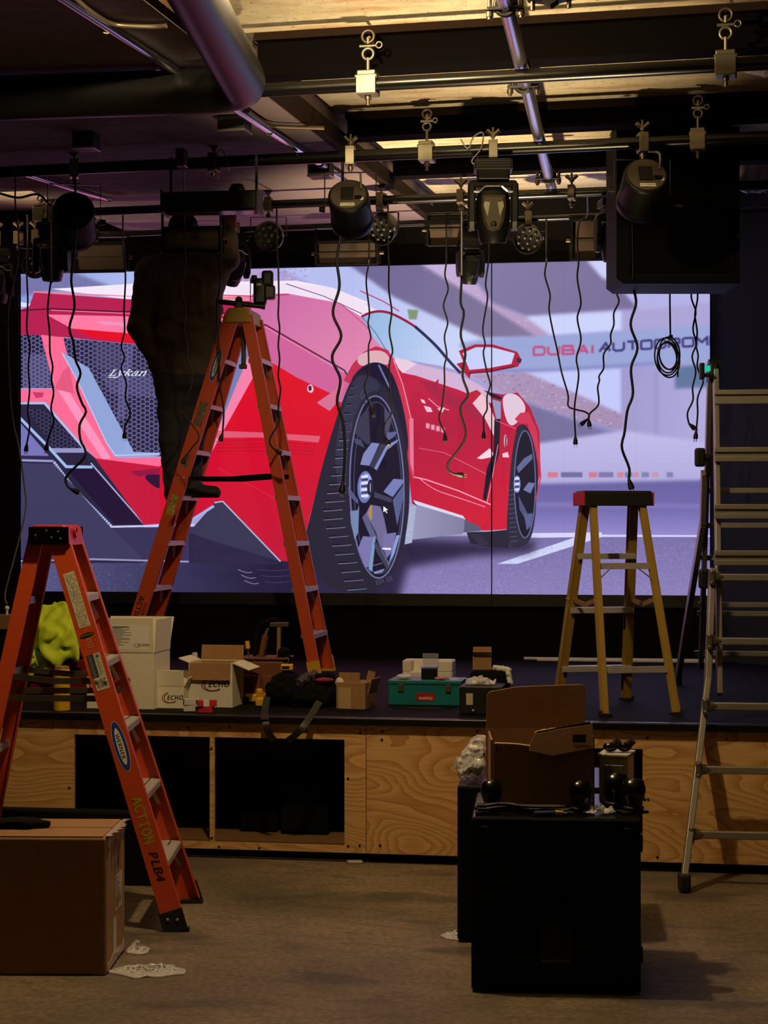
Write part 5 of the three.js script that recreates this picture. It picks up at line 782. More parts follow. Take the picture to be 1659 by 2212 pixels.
function movingHead(label, q, k, o_, tilt, turn, faceMat) {
  const { drop = 0.05, light = true } = o_; const o = thing('moving_head_light', label, 'moving head', 'moving head lights', q, turn);
  hookClamp(o, -0.07, 0.95); const y0 = -0.06 - drop;
  part(o, 'base', [rb(0.2 * k, 0.062 * k, 0.17 * k, 0.012, 0, y0 - 0.03 * k, 0), rb(0.175 * k, 0.075 * k, 0.15 * k, 0.012, 0, y0 - 0.075 * k, 0)], M.fixture);
  for (let i = 0; i < 4; i++) part(o, 'fin', rb(0.204 * k, 0.006, 0.174 * k, 0.002, 0, y0 - (0.012 + i * 0.014) * k, 0), M.fixture);
  const yo = part(o, 'yoke', [rb(0.26 * k, 0.05 * k, 0.1 * k, 0.018, 0, y0 - 0.135 * k, 0), ...[-1, 1].map((s) => { const g = extrude([[-0.05 * k, 0], [0.05 * k, 0], [0.062 * k, -0.1 * k], [0.05 * k, -0.21 * k], [0.02 * k, -0.25 * k], [-0.02 * k, -0.25 * k], [-0.05 * k, -0.21 * k], [-0.062 * k, -0.1 * k]], 0.04 * k, 0.008 * k); g.rotateY(Math.PI / 2); g.translate(s > 0 ? 0.095 * k : -0.135 * k, y0 - 0.125 * k, 0); return g; })], M.fixture);
  if (light) part(yo, 'light_trim', [rb(0.09 * k, 0.01, 0.004, 0.002, 0, y0 - 0.147 * k, 0.056 * k), bar(V(-0.045 * k, y0 - 0.147 * k, 0.056 * k), V(-0.075 * k, y0 - 0.176 * k, 0.06 * k), 0.01, 0.004), bar(V(0.045 * k, y0 - 0.147 * k, 0.056 * k), V(0.075 * k, y0 - 0.176 * k, 0.06 * k), 0.01, 0.004), rb(0.03 * k, 0.01, 0.004, 0.002, 0.09 * k, y0 - 0.176 * k, 0.06 * k), rb(0.03 * k, 0.01, 0.004, 0.002, -0.09 * k, y0 - 0.176 * k, 0.06 * k)], M.silver);
  const h = new THREE.Group(); h.name = 'head'; h.position.set(0, y0 - 0.27 * k, 0); h.rotation.x = tilt; o.add(h);
  const g = lathe([[0.001, 0.12 * k], [0.05 * k, 0.118 * k], [0.08 * k, 0.1 * k], [0.092 * k, 0.05 * k], [0.09 * k, -0.06 * k], [0.082 * k, -0.13 * k], [0.07 * k, -0.17 * k], [0.064 * k, -0.172 * k], [0.06 * k, -0.15 * k], [0.001, -0.148 * k]], 32); part(h, 'shell', g, M.fixture);
  const sh = part(h, 'front_cover', (() => { const g2 = extrude([[-0.062 * k, 0.08 * k], [0.062 * k, 0.08 * k], [0.066 * k, 0.02 * k], [0.055 * k, -0.06 * k], [0.035 * k, -0.1 * k], [0, -0.112 * k], [-0.035 * k, -0.1 * k], [-0.055 * k, -0.06 * k], [-0.066 * k, 0.02 * k]], 0.06 * k, 0.014 * k); g2.translate(0, 0, 0.042 * k); return g2; })(), faceMat || M.gold);
  if (faceMat !== M.fixture) for (const s of [-1, 1]) { part(sh, 'vent', (() => { const g3 = extrude([[0, 0.03 * k], [s * 0.03 * k, 0.035 * k], [s * 0.034 * k, 0.01 * k], [s * 0.012 * k, -0.045 * k]], 0.004); g3.translate(s * 0.02 * k, 0.012 * k, 0.1015 * k); return g3; })(), M.zinc); }
  part(sh, 'knob', ball(0.018 * k, 0, -0.075 * k, 0.1 * k, 1, 1, 0.5), M.fixture);
  part(h, 'lens', cyl(V(0, -0.149 * k, 0), V(0, -0.144 * k, 0), 0.059 * k, 0.059 * k, 24), M.lens);
  return o;
}
movingHead('big moving head light with a grey shell front hanging in the middle', onPipe(pipe2, 1065), 1.0, { drop: 0.0 }, 0.12, -0.02);
movingHead('dark moving head light hanging below the round black spotlight', onPipe(pipe3, 112), 0.86, { drop: -0.0 }, 0.05, -0.12, M.fixture);
movingHead('moving head light tucked behind the hung loudspeaker edge', onPipe(pipe3, 1326), 0.86, { drop: -0.01 }, 0.1, 0.12, M.fixture);
movingHead('small moving head light pointing down beside the seam of the screen', onPipe(pipe4, 1016), 0.68, { drop: 0.06, light: false }, 0.2, 0.25, M.fixture);
movingHead('moving head light being handled by the person on the ladder', onPipe(pipe4, 506), 0.8, { drop: -0.03 }, 0.55, 0.5, M.fixture);
movingHead('moving head light at the dark edge beyond the screen', onPipe(pipe4, -6), 0.86, { drop: 0.02 }, 0.05, 0.2, M.fixture);

// flat panel lights on the thin pipe
const paneMat = mat(0x574a44, 0.35);
function panelLight(label, px0, px1, py0, py1, t, tiltX, pr = pipe4) {
  t = -onPipe(pr, (px0 + px1) / 2).z + 0.02;
  const a = P(px0, py0, t), b = P(px1, py1, t), w = b.x - a.x, h = a.y - b.y, c = a.clone().add(b).multiplyScalar(0.5), o = thing('panel_light', label, 'panel light', 'flat panel lights', c, -0.12);
  const h2 = h / Math.cos(tiltX); const B = new THREE.Group(); B.name = 'panel'; B.rotation.x = tiltX; o.add(B);
  part(B, 'frame', [rb(w, 0.014, 0.07, 0.003, 0, h2 / 2, 0), rb(w, 0.014, 0.07, 0.003, 0, -h2 / 2, 0), rb(0.014, h2, 0.07, 0.003, -w / 2, 0, 0), rb(0.014, h2, 0.07, 0.003, w / 2, 0, 0), box(w, h2, 0.02, 0, 0, -0.03)], M.fixture);
  part(B, 'pane', box(w - 0.03, h2 / 2 - 0.014, 0.008, 0, h2 / 4, -0.002), paneMat); part(B, 'pane', box(w - 0.03, h2 / 2 - 0.014, 0.008, 0, -h2 / 4, -0.002), paneMat); part(B, 'centre_rail', box(w - 0.02, 0.012, 0.014, 0, 0, 0.002), M.fixtureGrey);
  const up = PIPE_Y - c.y; part(o, 'bracket', [box(0.016, up + h / 2, 0.006, -w / 2 - 0.012, (up - h / 2) / 2, -0.02), box(0.016, up + h / 2, 0.006, w / 2 + 0.012, (up - h / 2) / 2, -0.02), box(w + 0.04, 0.03, 0.05, 0, up - 0.005, 0.02)], M.fixture);
  for (const s of [-1, 1]) part(o, 'knob', cyl(V(s * (w / 2 + 0.012), 0, -0.02), V(s * (w / 2 + 0.04), 0, -0.02), 0.014, 0.012, 8), M.zincDark);
}
panelLight('flat panel light behind the dark moving head', 150, 272, 528, 584, 12.35, 0.35);
panelLight('flat panel light in front of the head of the person', 352, 478, 492, 541, 11.2, 0.2, pipe3);
panelLight('flat panel light above the rear wing end of the car picture, below the spotlight', 684, 816, 524, 569, 12.3, 0.25);
panelLight('flat panel light behind the big moving head', 924, 1034, 462, 528, 12.3, 0.2);
panelLight('narrow flat panel light beside the moving head behind the loudspeaker', 1236, 1292, 477, 560, 12.3, 0.15);
{ // long box light on the long pipe
  const t = 10.15, c = P(458, 438, t), o = thing('strip_light', 'long black strip light housing hung above the person', 'strip light', null, c, -0.13), w = 0.52, h = 0.105;
  part(o, 'housing', [rb(w, h, 0.16, 0.01, 0, 0, 0)], M.fixture); part(o, 'end_cap', rb(0.012, h + 0.02, 0.17, 0.003, -w / 2 - 0.004, 0, 0), M.fixture); part(o, 'end_cap', rb(0.012, h + 0.02, 0.17, 0.003, w / 2 + 0.004, 0, 0), M.fixture);
  part(o, 'glass', box(w - 0.03, 0.006, 0.13, 0, -h / 2 - 0.002, 0), mat(0x35262c, 0.12));
  const up = PIPE_Y - c.y; part(o, 'hanger', [box(0.014, up, 0.006, -w / 2 + 0.03, up / 2, 0), box(0.014, up, 0.006, w / 2 - 0.012, up / 2, 0)], M.fixture);
  part(o, 'top_knob', lathe([[0.001, 0.05], [0.03, 0.045], [0.045, 0.02], [0.045, 0]], 20).translate(0.14, h / 2, 0), M.fixture); part(o, 'clamp', [rb(0.05, 0.1, 0.09, 0.006, -0.17, up - 0.005, 0)], M.zincDark);
}
// loose clamps and safety wires on the long pipe
{
  const q = onPipe(pipe2, 462), o = thing('hook_clamp', 'dark hook clamp with loose safety wires on the long pipe', 'clamp', null, q, -BA); hookClamp(o, -0.08, 0.95, M.zincDark); part(o, 'safety_wire', [tube([V(0.02, 0.03, 0.04), V(0.06, 0.06, 0.05), V(0.09, 0.0, 0.05), V(0.1, -0.06, 0.04)], 0.003, 5), tube([V(0.02, -0.05, 0.04), V(-0.03, -0.08, 0.05), V(0.02, -0.11, 0.05), V(0.05, -0.08, 0.05)], 0.003, 5)], M.wire);
}
for (const [pr, px, label] of [[pipe3, 996, 'hook clamp beside the yoke of the big moving head'], [pipe3, 1235, 'hook clamp on the pipe beside the end of the grey tube'], [pipe4, 742, 'hook clamp below the spotlight with grey back plate over the ladder'], [pipe4, 40, 'hook clamp on the thin pipe at the far end beside the dark moving head'], [pipe4, 202, 'hook clamp on the thin pipe beside the round black spotlight']]) { const o = thing('hook_clamp', label, 'clamp', null, onPipe(pr, px), -BA); hookClamp(o, -0.09, 0.85, M.zincDark); }
{
  const q = onPipe(pipe2, 1030); single('safety_wire', 'loose silver safety wire looped beside the big moving head', 'wire', tube([V(-0.09, 0.05, 0.05), V(-0.05, 0.0, 0.05), V(-0.02, 0.06, 0.06), V(0.03, 0.085, 0.05), V(0.02, 0.0, 0.05), V(-0.03, -0.07, 0.05), V(0.03, -0.1, 0.05), V(0.0, -0.05, 0.05)].map((v) => v.add(q)), 0.004, 6), M.wire);
}
{ // hung loudspeaker
  const t = 10.55, a = P(1332, 612, t), b = P(1598, 300, t), w = b.x - a.x, h = 3.95 - a.y, o = thing('hung_loudspeaker', 'large black loudspeaker hung beside the screen', 'loudspeaker', null, V((a.x + b.x) / 2, a.y, -t - 0.25), 0.0);
  const g = extrude([[-w / 2 + 0.04, 0], [w / 2, 0], [w / 2, h], [-w / 2, h], [-w / 2, 0.03]], 0.5, 0.006); g.translate(0, 0, -0.25); part(o, 'cabinet', g, M.spk);
  part(o, 'grille', rb(w - 0.1, h - 0.12, 0.012, 0.004, 0.02, h / 2, 0.252), M.spkGrille); part(o, 'name_badge', box(0.05, 0.016, 0.004, 0, 0.44, 0.261), M.fixtureGrey); part(o, 'screw', cyl(V(0.34, 0.27, 0.25), V(0.34, 0.27, 0.256), 0.008), M.silver);
  part(o, 'cable', tube([V(-w / 2 + 0.085, 0.6, 0.262), V(-w / 2 + 0.088, 0.3, 0.262), V(-w / 2 + 0.092, 0.02, 0.262)], 0.004, 6), M.cord);
  for (const s of [-1, 1]) part(o, 'hanging_bracket', box(0.04, SLAB - 3.95 + 0.01, 0.04, s * w * 0.3, h + (SLAB - 3.95) / 2 - 0.004, 0), M.black);
}

// ---------- cords ----------
function plugGeo(tip, dir, s = 1) {
  const d = dir.clone().normalize(), e = tip.clone(), b = (k) => e.clone().addScaledVector(d, k * s), side = new THREE.Vector3().crossVectors(d, V(0, 0, 1)).normalize();
  return { body: [cyl(b(0), b(0.02), 0.007 * s, 0.011 * s, 10), cyl(b(0.02), b(0.05), 0.013 * s, 0.017 * s, 10), cyl(b(0.05), b(0.056), 0.017 * s, 0.012 * s, 10)], prongs: [-1, 1].map((k) => bar(b(0.055).addScaledVector(side, k * 0.007 * s), b(0.075).addScaledVector(side, k * 0.007 * s), 0.005 * s, 0.002 * s)) };
}
function cord(label, t, r, pts, pdir, up) {
  const o = thing('power_cord', label, 'cord', 'hanging power cords'); const q = pts.map(([x, y], i) => P(x, y, typeof t === 'number' ? t : t[0] + (t[1] - t[0]) * i / (pts.length - 1)));
  const near = [[pipe2, 0.033], [pipe3, 0.028], [pipe4, 0.02]].map(([p, e]) => { const v = onPipe(p, pts[0][0]); v.z += e * 0.4; return v; }).sort((a, b) => Math.abs(a.z - q[0].z) - Math.abs(b.z - q[0].z))[0];  q.unshift(near);
  part(o, 'cable', tube(q, r, 7, 5), M.cord);
  if (pdir) { const pl = plugGeo(q[q.length - 1], V(pdir[0], -pdir[1], 0), r > 0.007 ? 1.15 : 0.95), p = part(o, 'plug', pl.body, M.cord); for (const g of pl.prongs) part(p, 'prong', g, M.zinc); }
}
const N = 0.0058, W = 0.0082;
cord('black cord in front of the striped grille at the far edge of the screen', 12.2, N, [[60, 520], [58, 593], [60, 650], [58, 712], [65, 748], [61, 791], [64, 842], [60, 885], [64, 922], [58, 958]], [-0.1, 1]);
cord('black cord below the dark moving head ending near the car light', 11.4, N, [[112, 600], [110, 607], [103, 668], [107, 715], [108, 762], [114, 791], [111, 820], [116, 849], [110, 882], [117, 907], [109, 933], [102, 955]], [-0.1, 1]);
cord('thick black cord with a long wavy tail below the round spotlight', 10.3, 0.007, [[163, 505], [159, 560], [154, 607], [161, 661], [150, 708], [159, 741], [163, 777], [174, 806], [166, 835], [177, 871], [186, 889], [172, 918], [174, 951], [184, 972], [181, 990], [145, 1027], [143, 1045], [152, 1056]], [1, 0.45]);
cord('black cord in front of the script lettering on the grille', 12.2, N, [[266, 540], [271, 596], [268, 668], [269, 715], [262, 748], [269, 773], [262, 795], [273, 828], [271, 860], [282, 893], [270, 920], [269, 930]], [0, 1]);
cord('thin black cord hanging down the back of the person', 11.0, 0.0042, [[398, 465], [400, 540], [400, 578], [392, 625], [400, 668], [398, 712], [405, 741], [404, 777], [414, 800], [410, 845], [384, 878], [405, 905], [430, 942], [414, 968], [402, 984]], [-0.4, 1]);
cord('black cord between the person and the cap of the big ladder', 11.6, N, [[476, 600], [468, 668], [472, 734], [474, 762], [474, 828], [483, 882], [481, 935]], [-0.3, 1]);
cord('black cord crossing the rear legs of the big ladder', 11.3, N, [[598, 540], [601, 575], [602, 643], [601, 683], [604, 709], [601, 746], [604, 775], [601, 812], [606, 842], [601, 882], [604, 908], [583, 948], [586, 964], [592, 970]], [1, 0.6]);
cord('thick black cord reaching down the rear tyre of the car picture', 10.2, W, [[740, 475], [738, 500], [730, 540], [728, 570], [733, 620], [719, 676], [737, 726], [717, 772], [735, 819], [728, 868], [740, 908], [745, 966], [742, 1030], [741, 1040]], [-0.1, 1]);
cord('black cord ending over the top of the rear wheel rim', 12.2, N, [[797, 550], [796, 572], [791, 610], [798, 673], [795, 699], [801, 729], [796, 749], [796, 805], [787, 835], [796, 868], [800, 880]], [0.4, 1]);
cord('black cord ending on the spokes of the rear wheel', 11.4, N, [[838, 530], [840, 572], [840, 626], [846, 673], [841, 716], [848, 759], [841, 785], [843, 852], [846, 892], [831, 918], [831, 940], [833, 945]], [0.4, 1]);
cord('black cord in front of the car door below the side window', 12.2, N, [[964, 530], [964, 567], [961, 595], [968, 625], [958, 660], [967, 696], [960, 728], [965, 766], [960, 791], [960, 831], [954, 880], [948, 904], [959, 930], [961, 935]], [0.05, 1]);
cord('thick black cord curling sideways at its end in front of the car door', 11.8, W, [[997, 590], [997, 606], [995, 655], [1002, 677], [995, 723], [1005, 763], [999, 812], [1011, 853], [994, 885], [1005, 945], [967, 1003], [972, 1020], [980, 1024]], [1, 0.15]);
cord('black cord passing the mirror of the car picture', 12.2, N, [[1056, 530], [1055, 565], [1049, 614], [1053, 644], [1043, 709], [1048, 744], [1044, 763], [1052, 804], [1059, 831], [1052, 856], [1052, 885], [1045, 899], [1045, 930]], [0, 1]);
cord('black cord twisted at its end with another, on the mirror side', 11.9, N, [[1180, 540], [1180, 568], [1177, 595], [1188, 636], [1186, 668], [1193, 709], [1204, 758], [1213, 804], [1227, 853], [1227, 877], [1241, 884], [1265, 890], [1274, 899], [1268, 906]], [-0.8, 0.7]);
cord('straight black cord passing the banner letters and the knotted pair', 11.6, N, [[1268, 465], [1252, 480], [1247, 520], [1250, 565], [1247, 601], [1255, 654], [1247, 687], [1255, 734], [1245, 774], [1250, 812], [1241, 880], [1243, 942]], [0, 1]);
cord('black cord twisted at its end with another, on the loudspeaker side', 11.9, N, [[1337, 600], [1331, 629], [1337, 651], [1326, 676], [1326, 701], [1319, 723], [1319, 743], [1304, 765], [1304, 795], [1294, 812], [1295, 823], [1291, 837], [1293, 873], [1275, 892], [1271, 904]], [0.15, 1]);
cord('thick black cord hanging low above the yellow ladder', 10.9, W, [[1362, 600], [1365, 614], [1374, 654], [1362, 701], [1377, 751], [1363, 795], [1367, 851], [1355, 887], [1349, 934], [1343, 967], [1359, 1011], [1358, 1034]], [0.3, 1]);
cord('black cord of a loose pair at the edge of the screen, ending higher', 11.6, N, [[1501, 590], [1500, 610], [1493, 640], [1503, 671], [1502, 682], [1497, 712], [1504, 743], [1495, 770], [1503, 803], [1496, 837], [1497, 864], [1485, 892], [1488, 915]], [0.8, 0.7]);
cord('black cord of a loose pair at the edge of the screen, ending lower', 11.6, N, [[1502, 590], [1503, 610], [1507, 640], [1502, 671], [1501, 682], [1506, 718], [1503, 743], [1508, 768], [1506, 792], [1515, 815], [1519, 826], [1507, 859], [1507, 892], [1504, 930]], [-0.1, 1]);
{
  const t = 11.7, o = thing('coiled_cord', 'coiled black cord hanging on a straight line over the banner', 'cord');
  part(o, 'drop', tube([onPipe(pipe3, 1447).add(V(0, -0.026, 0)), P(1447, 590, t), P(1447, 650, t), P(1448, 724, t)], N, 7), M.cord);
  for (let i = 0; i < 5; i++) { const cx = 1443 + [0, -2, 3, 1, -3][i], cy = 768 + [0, 4, -4, 8, 2][i] * 1.2, rx = 19 + i * 1.7, ry = 30 + i * 2.6, pts = []; for (let k = 0; k < 14; k++) { const a = k / 14 * 6.283; pts.push(P(cx + Math.cos(a) * rx + Math.sin(a) * 2, cy + Math.sin(a) * ry, t - 0.008 * i)); } part(o, 'loop', tube(pts, N * 0.95, 6, 3, true), M.cord); }
  part(o, 'tie', box(0.022, 0.02, 0.03, P(1449, 727, t).x, P(1449, 727, t).y, -t), M.cord); part(o, 'tail', tube([P(1463, 780, t), P(1464, 800, t), P(1464, 815, t)], N, 6), M.cord);
}
single('thin_cable', 'thin pale cable hanging down along the dark edge beside the screen', 'cable', tube([[33, 364], [33, 400], [33, 440], [40, 505], [39, 560], [30, 608], [20, 656], [17, 708], [20, 819], [28, 908], [41, 967], [54, 1060], [56, 1097], [48, 1138], [30, 1208], [11, 1282], [15, 1306]].map(([x, y], i) => i ? P(x, y, 10.05 - i * 0.018) : onPipe(pipe2, x).add(V(0, 0, 0.033))), 0.0045, 6, 5), M.coax);
single('sagging_cable', 'black cable sagging across the small yellow ceiling bay', 'cable', tube([P(-20, 412, 11.5), P(0, 418, 11.5), P(40, 427, 11.5), P(82, 420, 11.5), P(110, 445, 11.5)], 0.008, 6), M.cord);
{ // rod with battery lamp on the top of the big ladder
  const T = 11.85, a = P(466, 651, T), b = P(572, 662, T), o = thing('support_rod', 'dark metal rod lying across the top of the big orange ladder', 'rod'); part(o, 'rod', cyl(a, b, 0.017, 0.017, 14), M.black); part(o, 'end_cap', cyl(P(566, 661, T), P(573, 662, T), 0.021, 0.021, 14), M.black);
  const c = P(516, 660, T); part(o, 'grip', [rb(0.055, 0.06, 0.05, 0.012, c.x, c.y, c.z), ball(0.024, c.x, c.y + 0.035, c.z)], M.black);
  const d = thing('cordless_tool', 'black cordless tool standing on the rod above the big ladder', 'power tool'), q = (px, py) => P(px, py, T); const m = q(570, 620);
  part(d, 'body', [rb(0.085, 0.17, 0.075, 0.02, q(562, 630).x, q(562, 630).y, -T), rb(0.075, 0.1, 0.085, 0.02, q(578, 602).x, q(578, 602).y, -T)], M.fixture); part(d, 'battery', rb(0.07, 0.09, 0.08, 0.015, q(583, 632).x, q(583, 632).y, -T), M.black); part(d, 'chuck', cyl(q(549, 595), q(549, 612), 0.018, 0.022, 12), M.zincDark); part(d, 'lit_spot', box(0.03, 0.012, 0.004, q(560, 616).x, q(560, 616).y, -T + 0.039), M.white); part(d, 'bit', cyl(q(541, 600), q(541, 650), 0.003), M.black);
  single('hanging_tool', 'dark tool handle hanging below the cap of the big orange ladder', 'tool', [bar(P(527, 705, 11.95), P(526, 788, 11.95), 0.03, 0.02, V(1, 0, 0), 0.006), rb(0.05, 0.03, 0.03, 0.006, P(525, 792, 11.95).x, P(525, 792, 11.95).y, -11.95)], M.black);
}
// ---------- things along the stage edge ----------
const echoTex = (w, h, cx, cy, s, base, extra) => canvasTex(w, h, (g) => {
  g.fillStyle = base; g.fillRect(0, 0, w, h); for (let i = 0; i < 300; i++) { g.fillStyle = `rgba(${rnd() > 0.5 ? '255,255,255' : '90,70,40'},.03)`; g.fillRect(rr(0, w), rr(0, h), rr(4, 40), rr(2, 8)); }
  g.save(); g.translate(cx, cy); g.rotate(-0.03); const arc = (c, r, a0, a1, lw, dx = 0) => { g.strokeStyle = c; g.lineWidth = lw * s; g.beginPath(); g.ellipse(dx * s, 0, r * s, r * 0.62 * s, -0.15, a0, a1); g.stroke(); };
  arc('#8e2018', 60, 1.5, 4.6, 6, -6); arc('#1c1614', 60, 1.2, 4.2, 5, 8); arc('#8e2018', 56, 1.0, 2.6, 4, 2);
  g.fillStyle = '#1a1513'; g.font = `bold italic ${46 * s}px sans-serif`; g.textBaseline = 'middle'; g.fillText('ECHO', -34 * s, 2 * s); g.restore(); extra?.(g, w, h);
});
const printMat = (tex) => new THREE.MeshStandardMaterial({ map: tex, roughness: 0.8 });
// open carton: walls, flaps; print on the front wall
function carton(o, w, h, d, m, front, flaps = {}, th = 0.006) {
  part(o, 'side_wall', boxUV(box(th, h, d, -w / 2 + th / 2, h / 2, 0)), m); part(o, 'side_wall', boxUV(box(th, h, d, w / 2 - th / 2, h / 2, 0)), m);
  part(o, 'back_wall', boxUV(box(w - 2 * th, h, th, 0, h / 2, -d / 2 + th / 2)), m); part(o, 'floor_panel', boxUV(box(w - 2 * th, th, d - 2 * th, 0, th / 2 + 0.0005, 0)), m);
  const f = part(o, 'front_wall', boxUV(box(w - 2 * th, h, th, 0, h / 2, d / 2 - th / 2)), m);
  if (front) { const g = new THREE.PlaneGeometry(w, h); g.translate(0, h / 2, d / 2 + 0.0012); part(o, 'printed_face', g, front); }
  for (const [k, q] of Object.entries(flaps)) {
    const L = q.l, a = q.a, fm = q.m || m; let g;
    if (k === 'front' || k === 'back') { g = box(w * (q.k || 0.98), L, th, 0, L / 2, 0); g.rotateX(k === 'front' ? a : -a); g.translate(0, h, k === 'front' ? d / 2 + (a > 2 ? 0.006 : 0) : -d / 2); }
    else { g = box(th, L, d * 0.97, 0, L / 2, 0); g.rotateZ(k === 'left' ? a : -a); g.translate(k === 'left' ? -w / 2 - (a > 2 ? 0.004 : 0) : w / 2 + (a > 2 ? 0.004 : 0), h, 0); }
    part(o, 'flap', boxUV(g), fm);
  }
  return o;
}
const onStage = (px, py) => { const q = onY(px, py, STAGE_H); q.y = STAGE_H; return q; };
const pm = (t) => t / FPX; // metres per picture column at depth t
{ // big white carton
  const q = onStage(286, 1531), t = -q.z, k = pm(t), w = 150 * k, h = 122 * k, d = 0.3, o = thing('white_carton', 'big open white carton with a tall flap and printed logo on the stage edge', 'carton', 'white ECHO cartons'.replace('ECHO ', ''), V((270 - CX) * k, STAGE_H, q.z - d / 2), -SA);
  const flapTex = canvasTex(512, 320, (g, W, H) => { g.fillStyle = '#e4dcc6'; g.fillRect(0, 0, W, H); g.fillStyle = '#efeadc'; g.fillRect(180, 60, 300, 230); g.fillStyle = '#3c382e'; for (let y = 80; y < 250; y += 13) g.fillRect(200, y, rr(60, 150), 5); for (let x = 200; x < 330; x += 7) g.fillRect(x, 74, 4, 20); g.font = 'bold 34px sans-serif'; g.fillText('751/12', 40, 140); g.font = 'bold italic 34px sans-serif'; g.fillText('ECHO', 390, 262); g.strokeStyle = '#8e2018'; g.lineWidth = 4; g.beginPath(); g.ellipse(400, 250, 34, 20, -0.2, 1.4, 4.6); g.stroke(); });
  carton(o, w, h, d, M.cardWhite, printMat(echoTex(512, 416, 150, 220, 2.0, '#e6dec8')), { front: { l: 74 * k, a: 0.06 }, right: { l: 0.17, a: 0.05 }, left: { l: 0.17, a: 0.1 }, back: { l: 0.19, a: 0.5 } });
  const g = new THREE.PlaneGeometry(w * 0.98, 74 * k); g.translate(0, 37 * k, 0.0045); g.rotateX(0.06); g.translate(0, h, d / 2); part(o, 'printed_flap', g, printMat(flapTex));
}
{ // small white carton
  const q = onStage(373, 1530), t = -q.z, k = pm(t), o = thing('white_carton', 'small open white carton with printed logo between two bigger cartons', 'carton', 'white cartons', V((373 - CX) * k, STAGE_H, q.z - 0.09), -SA);
  carton(o, 62 * k, 48 * k, 0.17, M.cardWhite, printMat(echoTex(300, 230, 160, 120, 1.45, '#e4dcc8')), { front: { l: 34 * k, a: 0.12 }, back: { l: 0.07, a: 0.3 }, left: { l: 0.05, a: 1.0 }, right: { l: 0.05, a: 0.5 } });
}
{ // brown lined carton
  const q = onStage(463, 1528), t = -q.z, k = pm(t), o = thing('open_carton', 'open carton with brown folded flap and printed logo in the middle of the stage edge', 'carton', null, V((463 - CX) * k, STAGE_H, q.z - 0.12), -SA - 0.03);
  const w = 98 * k, h = 96 * k; carton(o, w, h, 0.22, M.cardWhite, printMat(echoTex(420, 400, 240, 190, 1.7, '#dcd6c8')), { back: { l: 33 * k, a: 0.2, m: M.card }, left: { l: 0.06, a: 1.2 }, right: { l: 0.1, a: 1.95 } });
  const g = rb(w * 0.94, 38 * k, 0.006, 0.002, 0, -19 * k, 0); g.rotateX(-0.14); g.translate(0, h, 0.116); part(o, 'folded_flap', boxUV(g), M.card);
  part(o, 'inner_lining', boxUV(box(w - 0.014, h * 0.96, 0.004, 0, h / 2, -0.1)), M.card);
}
{ // bottle behind
  const q = onStage(416, 1516), k = pm(-q.z), o = thing('drink_bottle', 'dark plastic bottle with a white cap behind the brown lined carton', 'bottle', null, V((416 - CX) * k, STAGE_H, q.z - 0.12));
  part(o, 'body', lathe([[0.001, 0], [0.03, 0], [0.033, 0.01], [0.033, 0.15], [0.028, 0.19], [0.014, 0.222], [0.013, 0.235], [0.001, 0.235]], 24), mat(0x241a16, 0.2)); part(o, 'cap', cyl(V(0, 0.232, 0), V(0, 0.258, 0), 0.016, 0.015, 16), M.white);
}
// small red and white boxes
[[412, 1519, 34, 14, 0, 'white', 'upper small white box of the little stack in front of the cartons'], [412, 1532, 34, 13, 0, 'white', 'lower small white box of the little stack in front of the cartons'], [446, 1524, 42, 16, 1, 'red', 'upper small red and white box in front of the brown lined carton'], [444, 1537, 32, 14, 1, 'red', 'lower small red box in front of the brown lined carton']].forEach(([px, py, w, h, i, c, label], n) => {
  const q = onStage(px, [1537, 1537, 1540, 1540][n]), k = pm(-q.z), lift = n % 2 === 0 ? 13.5 * k : 0; const hh = 13 * k, o = thing('small_box', label, 'box', null, V((px - CX) * k, STAGE_H + lift, q.z - 0.03), [0.25, 0.1, 0.15, -0.2][n]);
  part(o, 'body', rb(w * k, hh, 0.05, 0.002, 0, hh / 2, 0), c === 'red' ? mat(0xc0282e, 0.55) : mat(0xc9c6bb, 0.6)); if (n === 2) part(o, 'band', rb(w * k * 0.3, hh + 0.001, 0.0506, 0.001, -0.005, hh / 2, 0), M.white); if (n < 2) part(o, 'end_label', box(0.014, hh * 0.6, 0.001, w * k / 2 - 0.014, hh / 2, 0.0255), M.fixtureGrey);
});
